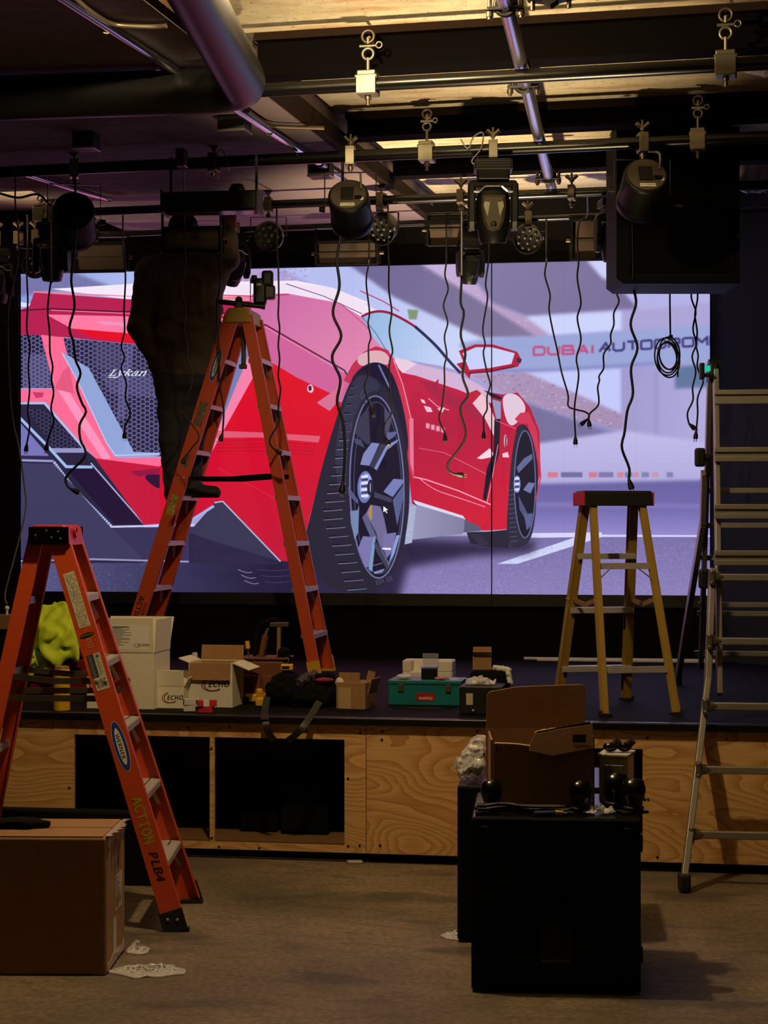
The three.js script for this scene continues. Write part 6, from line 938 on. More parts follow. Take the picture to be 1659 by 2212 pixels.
{ // red tool chest with yellow-green towel
  const q = onStage(110, 1500), k = pm(-q.z), o = thing('tool_chest', 'dark red plastic chest behind the front ladder', 'chest', null, V((125 - CX) * k, STAGE_H, q.z - 0.14), -SA), w = 150 * k, h = 108 * k;
  part(o, 'body', rb(w, h * 0.72, 0.26, 0.02, 0, h * 0.36, 0), mat(0x7a1418, 0.45)); part(o, 'lid', rb(w * 1.03, h * 0.26, 0.28, 0.02, 0, h * 0.86, 0), mat(0x6a1014, 0.45)); for (const s of [-1, 1]) for (const e of [0, 1]) part(o, 'rib', rb(w * 0.3, 0.016, 0.012, 0.004, s * w * 0.25, h * (0.25 + e * 0.26), 0.131), M.blackMatte);
  const c = V((122 - CX) * k, STAGE_H + h, q.z - 0.06), f = (x, y, z) => {
    let d = capsule(x, y, z, [-0.10, 0.10, 0], [0.10, 0.12, -0.02], 0.085, 0.10); d = smin(d, capsule(x, y, z, [0.0, 0.14, 0.02], [0.05, 0.0, 0.06], 0.08, 0.06), 0.08); d = smin(d, capsule(x, y, z, [0.0, 0.05, 0.10], [-0.02, -0.07, 0.13], 0.10, 0.07), 0.07); d = smin(d, capsule(x, y, z, [0.09, 0.08, 0.06], [0.10, -0.05, 0.12], 0.05, 0.035), 0.06); d = smin(d, capsule(x, y, z, [-0.12, 0.08, 0.04], [-0.19, -0.2, 0.10], 0.05, 0.035), 0.05);
    return d + 0.016 * Math.sin(x * 46 + n3(x * 6, y * 6, z * 6) * 3 + y * 14) * cl(0.6 + z * 4) + 0.012 * n3(x * 14, y * 8, z * 14);
  };
  const g = sdfMesh(f, [-0.32, -0.33, -0.2], [0.3, 0.32, 0.28], 0.009); g.translate(c.x, c.y, c.z); single('hi_vis_shirt', 'bright yellow-green work shirt thrown over the red chest', 'shirt', g, M.hivis);
}
{ // yellow flask
  const q = onStage(130, 1537), k = pm(-q.z), o = thing('insulated_bottle', 'yellow insulated bottle in front of the red chest', 'bottle', null, V((130 - CX) * k, STAGE_H, q.z - 0.04)), r = 18.5 * k, h = 96 * k;
  part(o, 'body', lathe([[0.001, 0], [r * 0.94, 0], [r, 0.006], [r, h * 0.84], [r * 0.93, h * 0.93], [r * 0.8, h * 0.96], [0.001, h * 0.96]], 32), mat(0xd6a412, 0.42)); part(o, 'lid', lathe([[r * 0.86, h * 0.94], [r * 0.86, h * 1.0], [r * 0.78, h * 1.01], [0.001, h * 1.01]], 28), mat(0x9a7418, 0.5));
  const g = new THREE.CylinderGeometry(r + 0.001, r + 0.001, 0.05, 12, 1, true, -0.35, 0.7); g.translate(0, h * 0.66, 0); part(o, 'printed_mark', g, new THREE.MeshStandardMaterial({ transparent: true, alphaTest: 0.5, roughness: 0.5, map: canvasTex(96, 128, (c) => { c.clearRect(0, 0, 96, 128); c.strokeStyle = '#efe8d0'; c.lineWidth = 7; c.beginPath(); c.moveTo(20, 30); c.lineTo(48, 46); c.lineTo(76, 30); c.moveTo(48, 20); c.lineTo(48, 80); c.moveTo(24, 110); c.lineTo(48, 78); c.lineTo(72, 110); c.stroke(); }) }));
}
{ // leather tool bag
  const q = onStage(568, 1520), k = pm(-q.z), o = thing('tool_bag', 'brown leather tool bag full of hand tools behind the black duffel bag', 'tool bag', null, V((572 - CX) * k, STAGE_H, q.z - 0.13), -SA);
  const w = 104 * k, h = 96 * k; const g = rb(w, h, 0.2, 0.03, 0, h / 2, 0); part(o, 'body', g, M.leather); for (let i = 0; i < 4; i++) part(o, 'pocket', rb(w * 0.21, h * 0.55, 0.03, 0.01, (-0.36 + i * 0.24) * w, h * 0.36, 0.11), M.leather); part(o, 'rim', [rb(w * 1.02, 0.012, 0.21, 0.004, 0, h, 0)], M.leather);
  part(o, 'handle', tube([V(-w * 0.25, h, 0), V(-w * 0.18, h + 0.16, 0), V(0.02, h + 0.2, 0), V(w * 0.24, h + 0.19, 0), V(w * 0.26, h, 0)], 0.011, 8), M.blackMatte);
  const bag = o.position; const tool = (name, label, cat, parts) => { const t = thing(name, label, cat, null, bag, -SA); parts.forEach(([n, gs, m]) => part(t, n, gs, m)); };
  tool('screwdriver', 'yellow handled screwdriver standing in the leather tool bag', 'screwdriver', [['handle', [cyl(V(-w * 0.36, h + 0.05, 0.04), V(-w * 0.38, h + 0.09, 0.04), 0.014, 0.012)], M.bootYellow], ['shaft', cyl(V(-w * 0.33, h - 0.05, 0.04), V(-w * 0.36, h + 0.05, 0.04), 0.005), M.zinc]]);
  tool('hammer', 'hammer with a wooden handle leaning in the leather tool bag', 'hammer', [['handle', cyl(V(w * 0.28, h - 0.08, 0.03), V(w * 0.3, h + 0.17, 0.03), 0.011), M.wood2], ['head', [rb(0.1, 0.026, 0.026, 0.005, w * 0.3, h + 0.18, 0.03)], M.zincDark]]);
  tool('pliers', 'leather covered pliers sticking out of the tool bag', 'pliers', [['grip', [cyl(V(-w * 0.12, h - 0.05, 0.05), V(w * 0.02, h + 0.12, 0.05), 0.014, 0.018)], M.leather], ['jaw', cyl(V(w * 0.02, h + 0.12, 0.05), V(w * 0.08, h + 0.16, 0.05), 0.012, 0.006), M.zinc]]);
  tool('chisel', 'flat bar sticking out of the middle of the tool bag', 'chisel', [['blade', bar(V(-w * 0.1, h - 0.05, -0.03), V(-w * 0.06, h + 0.06, -0.03), 0.02, 0.006), M.zincDark], ['tip', bar(V(-w * 0.06, h + 0.06, -0.03), V(-w * 0.03, h + 0.075, -0.03), 0.018, 0.006), M.zinc]]);
  for (const [x, y, l] of [[w * 0.42, h + 0.03, 'upper'], [w * 0.47, h - 0.005, 'lower']]) tool('black_pouch', l + ' black round pouch on the side of the tool bag', 'pouch', [['pouch', ball(0.034, x, y, 0.05, 1, 0.9, 1), M.blackMatte], ['clip', torus(0.014, 0.003, x + 0.02, y - 0.04, 0.08), M.zinc]]);
}
{ const q = onStage(545, 1520), k = pm(-q.z), o = thing('cordless_drill', 'yellow and black cordless drill lying beside the black duffel bag', 'drill', null, V((548 - CX) * k, STAGE_H, q.z - 0.02)); part(o, 'body', [rb(0.10, 0.045, 0.045, 0.012, 0, 0.03, 0), rb(0.035, 0.05, 0.04, 0.01, 0.03, 0.055, 0)], M.bootYellow); part(o, 'battery', rb(0.06, 0.035, 0.05, 0.006, -0.055, 0.02, 0), M.black); }
{ // black duffel bag
  const q = onStage(655, 1530), k = pm(-q.z), c = V((662 - CX) * k, STAGE_H, q.z - 0.14), f = (x, y, z) => { let d = capsule(x, y, z, [-0.16, 0.095, 0], [0.14, 0.09, -0.02], 0.09, 0.088); d = smin(d, capsule(x, y, z, [-0.15, 0.13, 0.02], [-0.12, 0.2, 0.0], 0.07, 0.045), 0.05); d = smin(d, capsule(x, y, z, [0.02, 0.13, 0], [0.14, 0.2, 0.0], 0.05, 0.03), 0.05); d = smin(d, capsule(x, y, z, [0.0, 0.06, 0.06], [0.1, 0.05, 0.08], 0.05, 0.05), 0.06); d = Math.max(d, 0.003 - y); return d + 0.013 * n3(x * 9, y * 9, z * 9) + 0.007 * n3(x * 22, y * 22, z * 22); };
  const g = sdfMesh(f, [-0.34, -0.02, -0.2], [0.32, 0.3, 0.24], 0.01); g.scale(0.86, 0.8, 1); g.computeVertexNormals(); const o = thing('duffel_bag', 'lumpy black duffel bag with straps hanging over the stage edge', 'bag', null, c); part(o, 'bag_body', g, M.cloth);
  const ribbon = (pts, w) => { const cur = new THREE.CatmullRomCurve3(pts), n = 22, pos = [], idx = []; for (let i = 0; i <= n; i++) { const p = cur.getPoint(i / n), t = cur.getTangent(i / n), s = new THREE.Vector3().crossVectors(t, V(0, 0.25, 1)).normalize().multiplyScalar(w / 2); for (const sg of [-1, 1]) for (const e of [-0.0015, 0.0015]) pos.push(p.x + s.x * sg, p.y + s.y * sg, p.z + s.z * sg + e); } for (let i = 0; i < n; i++) { const a = i * 4, b = a + 4; idx.push(a + 1, b + 1, b + 3, a + 1, b + 3, a + 3, a, b + 2, b, a, a + 2, b + 2, a, b, b + 1, a, b + 1, a + 1, a + 2, a + 3, b + 3, a + 2, b + 3, b + 2); } const G = new THREE.BufferGeometry(); G.setAttribute('position', new THREE.Float32BufferAttribute(pos, 3)); G.setIndex(idx); G.computeVertexNormals(); return G; };
  const L = (px, py, dz = 0) => { const w = P(px, py, 9.2 - dz); return w.sub(c); };
  part(o, 'strap', ribbon([L(577, 1505, -0.1), L(572, 1538, 0.0), L(574, 1562, 0.06), L(583, 1588, 0.06), L(592, 1600, 0.05)], 0.034), M.black); part(o, 'strap', ribbon([L(690, 1515, -0.1), L(672, 1545, 0.0), L(655, 1570, 0.06), L(636, 1590, 0.06), L(622, 1600, 0.05)], 0.034), M.black); part(o, 'buckle', box(0.04, 0.022, 0.01, L(572, 1549, 0.06).x, L(572, 1549, 0.06).y, L(572, 1549, 0.06).z), M.fixtureGrey);
  part(o, 'red_lining', ball(0.04, 0.09, 0.14, 0.06, 1.3, 0.35, 0.6), mat(0x8a1c24, 0.8), 'red lining showing in the opening');
  single('safety_vest_bundle', 'grey and dark folded jacket on the black duffel bag', 'jacket', (() => { const g2 = sdfMesh((x, y, z) => capsule(x, y, z, [-0.03, 0.165, 0.06], [0.04, 0.21, 0.04], 0.03, 0.02) + 0.012 * n3(x * 30, y * 30, z * 30), [-0.12, 0.1, -0.03], [0.14, 0.28, 0.14], 0.008); g2.translate(c.x, c.y - 0.035, c.z); return g2; })(), mat(0x3c3340, 0.6));
  const o2 = thing('tape_measure', 'yellow and black tape measure on top of the black duffel bag', 'tape measure', null, c.clone().add(V(-0.108, 0.205, 0.02))); part(o2, 'case', rb(0.065, 0.034, 0.04, 0.008, 0, 0, 0), M.bootYellow); part(o2, 'dark_side', rb(0.04, 0.016, 0.044, 0.004, -0.006, 0.0, 0.001), M.black);
  const o3 = thing('work_glove', 'yellow work glove between the tool bag and the duffel bag', 'glove', null, onStage(562, 1527)); part(o3, 'palm', rb(0.05, 0.05, 0.03, 0.012, 0, 0.026, 0.0), M.bootYellow); for (let i = 0; i < 4; i++) part(o3, 'finger', cyl(V(-0.018 + i * 0.012, 0.045, 0), V(-0.014 + i * 0.013, 0.085 - Math.abs(i - 1.5) * 0.008, 0.005), 0.007, 0.006, 8), M.bootYellow);
}
{ // taped cardboard box
  const q = onStage(770, 1533), k = pm(-q.z), o = thing('taped_box', 'small torn cardboard box with clear tape beside the duffel bag', 'box', null, V((768 - CX) * k, STAGE_H, q.z - 0.1), -SA - 0.12), w = 66 * k, h = 58 * k;
  part(o, 'body', boxUV(rb(w, h, 0.18, 0.003, 0, h / 2, 0)), M.card); part(o, 'flap', boxUV(box(w * 0.72, 22 * k, 0.005, -w * 0.08, h + 10 * k, 0.07)), M.card); part(o, 'flap', boxUV(box(0.005, 34 * k, 0.16, w / 2 + 0.02, h * 0.85, 0, [0, 0, -0.25])), M.card); part(o, 'flap', boxUV(box(0.04, 26 * k, 0.005, w * 0.42, h + 8 * k, -0.05, [0, 0.2, -0.2])), M.card);
  part(o, 'tape', box(w * 0.42, h * 0.8, 0.0012, -w * 0.2, h * 0.42, 0.0912), M.tape); part(o, 'paper', [ball(0.03, -w * 0.42, h * 0.98, 0.07, 0.8, 0.9, 0.5)], M.white);
}
{ // teal tool case with things on it
  const q = onStage(925, 1525), k = pm(-q.z), w = 158 * k, h = 54 * k, c = V((925 - CX) * k, STAGE_H, q.z - 0.13), o = thing('tool_case', 'flat teal metal tool case with a red brand label', 'tool case', null, c, -SA), L = (x, y, z) => V(x, y, z).applyAxisAngle(V(0, 1, 0), -SA).add(c);
  part(o, 'body', rb(w, h * 0.86, 0.24, 0.006, 0, h * 0.43, 0), M.teal); part(o, 'lid', rb(w * 1.02, h * 0.16, 0.25, 0.004, 0, h * 0.93, 0), M.teal); for (const s of [-1, 1]) part(o, 'latch', rb(0.03, 0.04, 0.008, 0.002, s * w * 0.33, h * 0.7, 0.124), M.zincDark);
  plate(o, 'brand_label', 40 * k, 17 * k, canvasTex(256, 110, (g, W, H) => { g.fillStyle = '#a8151d'; g.fillRect(0, 0, W, H); g.fillStyle = '#e6ddd2'; g.font = 'bold italic 58px sans-serif'; g.textAlign = 'center'; g.fillText('makita', W / 2, 92, 240); }), V(0.005, h * 0.36, 0.1215), 0, 0, 'red label with white lettering', true);
  const tb = thing('food_container', 'clear plastic food container with its lid open on the teal case', 'container', null, L(0.01, h * 1.01, 0.0), -SA); part(tb, 'tray', [rb(0.078, 0.06, 0.09, 0.006, 0, 0.03, 0)], M.fixture); part(tb, 'lid', [rb(0.086, 0.07, 0.004, 0.002, 0, 0.098, -0.042, [0.12, 0, 0]), rb(0.088, 0.012, 0.094, 0.003, 0, 0.064, 0)], M.clear);
  const pk = thing('parts_bag', 'small clear bag of white parts on the teal case', 'bag', null, L(-0.12, h * 1.01, 0.05), -SA); part(pk, 'bag', ball(0.036, 0, 0.014, 0, 1.2, 0.42, 0.8), M.plastic); part(pk, 'contents', [rb(0.04, 0.016, 0.03, 0.004, 0, 0.009, 0)], M.white);
  const pa = thing('paper_sheet', 'pale blue sheet lying on the teal case', 'paper', null, L(0.11, h * 1.012, 0.03), -SA + 0.1); part(pa, 'sheet', box(0.12, 0.002, 0.12, 0, 0.001, 0), M.blueCard); const pr = thing('tool_wrapper', 'crumpled pink wrapper on the teal case', 'wrapper', null, L(0.09, h * 1.02, 0.08), -SA); part(pr, 'wrapper', sdfMesh((x, y, z) => Math.hypot(x / 1.6, y / 0.35 - 0.02, z) - 0.024 + 0.012 * n3(x * 60, y * 60, z * 60), [-0.06, -0.02, -0.05], [0.06, 0.04, 0.05], 0.005), mat(0xb07078, 0.6));
  const bl = thing('saw_blade', 'grey blade lying on the deck in front of the teal case', 'blade', null, onStage(920, 1530), -SA); part(bl, 'blade', extrude([[-0.1, -0.012], [0.09, -0.012], [0.1, 0.006], [-0.09, 0.01]], 0.002).rotateX(-Math.PI / 2).translate(0, 0.001, 0), M.fixtureGrey);
}
{ // foam block behind the case
  const q = onStage(928, 1490), k = pm(-q.z), w = 110 * k, h = 62 * k, o = thing('foam_block', 'white foam packing block behind the teal case', 'foam block', null, V((928 - CX) * k, STAGE_H, q.z - 0.1), -SA);
  part(o, 'foam', [rb(w, h * 0.62, 0.16, 0.01, 0, h * 0.31, 0), rb(w * 0.18, h * 0.42, 0.16, 0.01, -w * 0.41, h * 0.8, 0), rb(w * 0.3, h * 0.42, 0.16, 0.012, w * 0.35, h * 0.8, 0), rb(w, h * 0.45, 0.05, 0.01, 0, h * 0.78, -0.055)], M.foam);
}
{ // black cases with wrappings and a small box on top
  const q = onStage(1030, 1545), k = pm(-q.z), o = thing('black_case', 'black equipment case with a pale label on the stage edge', 'case', null, V((1046 - CX) * k, STAGE_H, q.z - 0.12), -SA), w = 92 * k, h = 62 * k;
  part(o, 'body', rb(w, h, 0.22, 0.008, 0, h / 2, 0), M.black); part(o, 'label', box(0.034, 0.058, 0.0015, -w * 0.26, h * 0.55, 0.111), M.beige); part(o, 'knob', ball(0.009, -w * 0.17, h * 0.14, 0.112), M.silver); for (const s of [-1, 1]) part(o, 'corner', rb(0.014, 0.014, 0.014, 0.003, s * (w / 2 - 0.006), h - 0.006, 0.106), M.fixtureGrey);
  const c = V((1040 - CX) * k, STAGE_H + h, q.z - 0.1); single('plastic_sheet', 'crumpled clear plastic on the black equipment case', 'plastic', (() => { const g = sdfMesh((x, y, z) => Math.max(capsule(x, y, z, [-0.06, 0.0, 0], [0.07, 0, 0.02], 0.025, 0.02) - 0.02 * cl(1 - Math.abs(x) * 12) + 0.014 * n3(x * 26, y * 26, z * 26), 0.001 - y), [-0.13, -0.01, -0.08], [0.14, 0.09, 0.1], 0.008); g.translate(c.x, c.y + 0.001, c.z); return g; })(), M.plastic);
  const o2 = thing('equipment_bag', 'black equipment bag behind the black case', 'bag', null, V((1068 - CX) * k, STAGE_H, q.z - 0.36), -SA); part(o2, 'bag', rb(0.2, 0.20, 0.16, 0.03, 0, 0.10, 0), M.cloth); part(o2, 'tag', rb(0.05, 0.03, 0.004, 0.002, -0.01, 0.15, 0.082), M.blackGloss); part(o2, 'handle', torus(0.05, 0.009, -0.03, 0.2, 0, [0, 0.3, 0], Math.PI), M.cloth);
  single('white_cloth', 'white cloth hanging over the black equipment bag', 'cloth', (() => { const g = sdfMesh((x, y, z) => Math.min(capsule(x, y, z, [0.03, 0.215, 0.04], [0.10, 0.205, 0.07], 0.016, 0.016), capsule(x, y, z, [0.10, 0.205, 0.075], [0.115, 0.14, 0.09], 0.018, 0.012)) + 0.006 * n3(x * 40, y * 40, z * 40), [-0.02, 0.1, 0], [0.16, 0.26, 0.13], 0.007); g.rotateY(-SA); g.translate((1068 - CX) * k, STAGE_H, q.z - 0.36); return g; })(), M.white);
  const o3 = thing('small_open_box', 'small open cardboard box on the black equipment bag', 'box', null, V((1050 - CX) * k, STAGE_H + 0.202, q.z - 0.37), -SA + 0.1); carton(o3, 42 * k, 32 * k, 0.08, M.card, null, { front: { l: 0.035, a: 0.9 }, back: { l: 0.04, a: 0.1 } }, 0.004);
}
// white tubes on the deck by the wall
[[1132, 1400, 1424.5, 'upper of the long white tubes lying along the wall behind the yellow ladder'], [1160, 1420, 1430, 'lower of the long white tubes lying along the wall behind the yellow ladder']].forEach(([a, b, y, label], i) => { const z = SCREEN_Z + 0.10 - i * -0.12, p = ST.at(a, y, z), q = ST.at(1545, y, z), r = 0.011; single('white_tube', label, 'tube', cyl(ST.from(p.x, STAGE_H + r + 0.001, z), ST.from(q.x, STAGE_H + r + 0.001, z), r), M.white, 'white tubes on the deck'); });
{ const c = P(12, 1345, 9.75), o = thing('wooden_block', 'dark wooden block with a pale connector where the thin cable ends', 'block', null, V(c.x, STAGE_H, c.z)); const h = c.y - STAGE_H; part(o, 'stand', box(0.14, h - 0.03, 0.12, -0.02, (h - 0.03) / 2, -0.02), M.blackMatte); part(o, 'block', rb(0.2, 0.075, 0.14, 0.004, -0.02, h + 0.005, 0), M.wood); part(o, 'connector', [ball(0.012, 0.012, h + 0.078, 0.02), cyl(V(0.012, h + 0.04, 0.02), V(0.012, h + 0.075, 0.02), 0.006)], M.white); }

// ---------- under the stage ----------
for (const [a, b, y0, y1, dz, label] of [[516, 596, 1652, 1820, 0.28, 'black speaker cover standing under the stage, thinner one'], [604, 706, 1648, 1824, 0.24, 'black speaker cover standing under the stage, wider one']]) { const p = ST.at(a, y1, STAGE_Z - dz), q = ST.at(b, y0, STAGE_Z - dz), w = q.x - p.x, h = q.y - 0.1; const o = thing('covered_speaker', label, 'speaker', null, ST.from((p.x + q.x) / 2, 0.092, STAGE_Z - dz - 0.14), -SA); const g = extrude([[-w / 2, 0], [w / 2, 0], [w / 2, h * 0.9], [w * 0.1, h], [-w * 0.3, h * 0.99], [-w / 2, h * 0.94]], 0.26, 0.014); g.translate(0, 0, -0.13); part(o, 'cover', g, M.cloth); part(o, 'seam', rb(w * 0.7, 0.006, 0.004, 0.001, 0, h * 0.1, 0.131), M.fixture); }
{ const q = ST.at(768, 1856, STAGE_Z - 0.02), o = single('paper_scrap', 'pale paper scrap under the plywood edge', 'scrap', (() => { const g = rb(0.075, 0.012, 0.05, 0.004, 0, 0.0065, 0, [0, 0.2, 0]); const p = ST.from(q.x, 0, STAGE_Z + 0.0); g.translate(p.x, 0, p.z); return g; })(), M.beige); }
// ---------- things on the floor ----------
{ // big carton
  const f = onY(230, 2108, 0), t = -f.z, k = pm(t), h = 0.517, d = 0.42, x1 = f.x, x0 = x1 - 0.78, turn = -0.025;
  const o = thing('big_cardboard_box', 'big brown cardboard box on the floor with torn tape on its edge', 'box', null, V(x1, 0, f.z), turn), w = 0.78;
  part(o, 'body', boxUV(rb(w, h, d, 0.012, -w / 2, h / 2, -d / 2)), M.card);
  part(o, 'lid_flap', boxUV(box(w - 0.03, 0.003, d / 2 - 0.012, -w / 2, h + 0.0015, -d * 0.25)), M.card); part(o, 'lid_flap', boxUV(box(w - 0.03, 0.003, d / 2 - 0.012, -w / 2, h + 0.0015, -d * 0.75)), M.card);
  const jag = (L, w0, w1) => { const p = []; const n = 16; for (let i = 0; i <= n; i++) p.push([-L / 2 + L * i / n, -w0 - rr(0, w1)]); for (let i = n; i >= 0; i--) p.push([-L / 2 + L * i / n, rr(-0.001, 0.001)]); return extrude(p, 0.0016); };
  const tapeMat = mat(0xb4a09e, 0.22);
  part(o, 'edge_tape', [jag(d * 0.96, 0.012, 0.03).rotateX(Math.PI / 2).rotateY(-Math.PI / 2).translate(-0.006, h + 0.0042, -d / 2)], tapeMat, 'torn shiny tape along the edge');
  part(o, 'edge_tape', [jag(d * 0.96, 0.02, 0.03).rotateY(Math.PI / 2).translate(0.0004, h - 0.008, -d / 2)], tapeMat); part(o, 'edge_tape', [jag(d * 0.9, 0.016, 0.028).rotateZ(Math.PI).rotateY(Math.PI / 2).translate(0.0004, 0.012, -d / 2)], tapeMat);
  const lt = canvasTex(128, 200, (g, W, H) => { g.fillStyle = '#cbbfb4'; g.fillRect(0, 0, W, H); g.fillStyle = '#352c2a'; for (let y = 12; y < 190; y += 12) g.fillRect(10, y, rr(30, 105), 5); for (let x = 16; x < 110; x += 6) g.fillRect(x, 120, rr(2, 4), 60); });
  plate(o, 'shipping_label', 0.16, 0.14, lt, V(0.0012, h * 0.52, -d * 0.63), 0, Math.PI / 2, 'white printed shipping label', true); plate(o, 'shipping_label', 0.08, 0.16, canvasTex(32, 64, (g) => { g.fillStyle = '#c8bcae'; g.fillRect(0, 0, 32, 64); }), V(0.0012, h * 0.2, -d * 0.42), 0, Math.PI / 2, 'blank white strip', true);
  plate(o, 'printed_text', 0.12, 0.05, canvasTex(160, 70, (g) => { g.clearRect(0, 0, 160, 70); g.fillStyle = '#3c241c'; g.font = 'bold 46px monospace'; g.fillText('3V-4', 10, 50); }), V(0.0013, h * 0.8, -d * 0.62), Math.PI / 2, Math.PI / 2);
  const cf = sdfMesh((x, y, z) => Math.max(Math.hypot(x / 1.5, z / 0.85) - 0.075 + 0.02 * n3(x * 12, 0, z * 12), Math.abs(y - 0.012 - 0.014 * cl(1 - Math.hypot(x, z) * 9)) - 0.011), [-0.16, -0.02, -0.1], [0.16, 0.06, 0.1], 0.007); cf.translate(x1 - 0.37, h + 0.005, f.z - 0.22); single('black_cloth', 'black cloth patch lying on the big cardboard box', 'cloth', cf, M.cloth);
}
{ const c = onY(140, 1880, 0), o = thing('black_board', 'long black board standing behind the big cardboard box', 'board', null, V(-1.62, 0, -8.75), -SA + 0.02); part(o, 'board', rb(1.06, 0.34, 0.1, 0.01, 0.05, 0.171, 0), M.blackMatte); }
// plastic litter
const crumple = (name, label, px, py, sx_, sz_, hgt, sd, m) => { const q = onY(px, py, 0); const g = sdfMesh((x, y, z) => { const e = Math.hypot(x / sx_, z / sz_); const top = hgt * (1 - e * e) * (0.6 + 0.8 * (Math.abs(n3(x * 13 + sd, 0, z * 13)) * 2 - 0.6) + 0.12 * n3(x * 40 + sd, 3, z * 40)); return Math.max(Math.abs(y - Math.max(0.004, top)) - 0.0035, (e - 1 + 0.16 * n3(x * 14, sd, z * 14)) * 0.05, 0.0006 - y); }, [-sx_ * 1.3, -0.01, -sz_ * 1.3], [sx_ * 1.3, hgt * 2 + 0.03, sz_ * 1.3], 0.0055); g.translate(q.x, 0, q.z); return single(name, label, 'litter', g, m); };
crumple('plastic_wrapper', 'flat crumpled clear plastic wrapper on the floor near the big box', 322, 2100, 0.135, 0.10, 0.02, 1, M.plastic); crumple('plastic_wrapper', 'small bunched plastic bag on the floor behind the flat wrapper', 298, 2054, 0.05, 0.07, 0.024, 5, M.plastic); crumple('plastic_wrapper', 'clear plastic scrap on the floor beside the front subwoofer', 985, 2024, 0.06, 0.07, 0.02, 9, M.plastic);
// subwoofers
const subMat = M.sub;
function subwoofer(label, pos, turn, w, h, d, front) {
  const o = thing('subwoofer', label, 'subwoofer', 'subwoofer cabinets', pos, turn); part(o, 'cabinet', rb(w, h, d, 0.008, 0, h / 2 + 0.012, -d / 2), subMat); for (const [a, b] of [[-1, -0.06], [1, -0.06], [-1, -d + 0.06], [1, -d + 0.06]]) part(o, 'foot', cyl(V(a * (w / 2 - 0.06), 0, b), V(a * (w / 2 - 0.06), 0.013, b), 0.03), M.rubber);
  part(o, 'top_panel', rb(w - 0.012, 0.004, d - 0.012, 0.002, 0, h + 0.013, -d / 2), M.subTop);
  if (front) { part(o, 'handle_cup', rb(0.11, 0.055, 0.006, 0.004, 0.0, h * 0.5, 0.0005), M.blackMatte); part(o, 'input_plate', rb(0.115, 0.15, 0.006, 0.004, 0, h * 0.27, 0.0005), M.fixture); part(o, 'name_strip', rb(0.1, 0.012, 0.003, 0.001, 0, h * 0.195, 0.004), M.fixtureGrey); for (const s of [-1, 1]) part(o, 'latch', rb(0.024, 0.006, 0.004, 0.001, s * w * 0.42, h - 0.02, 0.001), M.fixtureGrey); }
  for (const y of [0.12, h - 0.09]) part(o, 'side_handle', rb(0.016, 0.06, 0.09, 0.004, w / 2 + 0.006, y, -d * 0.25), M.black);
  return o;
}
const s1 = onY(1200.5, 2148, 0), k1 = pm(-s1.z), s2 = onY(1160, 2040, 0);
const SW = 365 * k1, SH = 0.618;
subwoofer('black subwoofer cabinet with the open cardboard box standing on it', V(s1.x, 0, s1.z), -0.08, SW, SH, 0.62, true);
const sb2 = onY(985, 2040, 0);
subwoofer('black subwoofer cabinet behind the one with the cardboard box', V(sb2.x + SW / 2 + 0.005, 0, sb2.z), -0.10, SW, SH, 0.62, false);
const top1 = SH + 0.0155; const L1 = (x, z) => V(x, 0, z).applyAxisAngle(V(0, 1, 0), -0.08).add(V(s1.x, top1, s1.z));
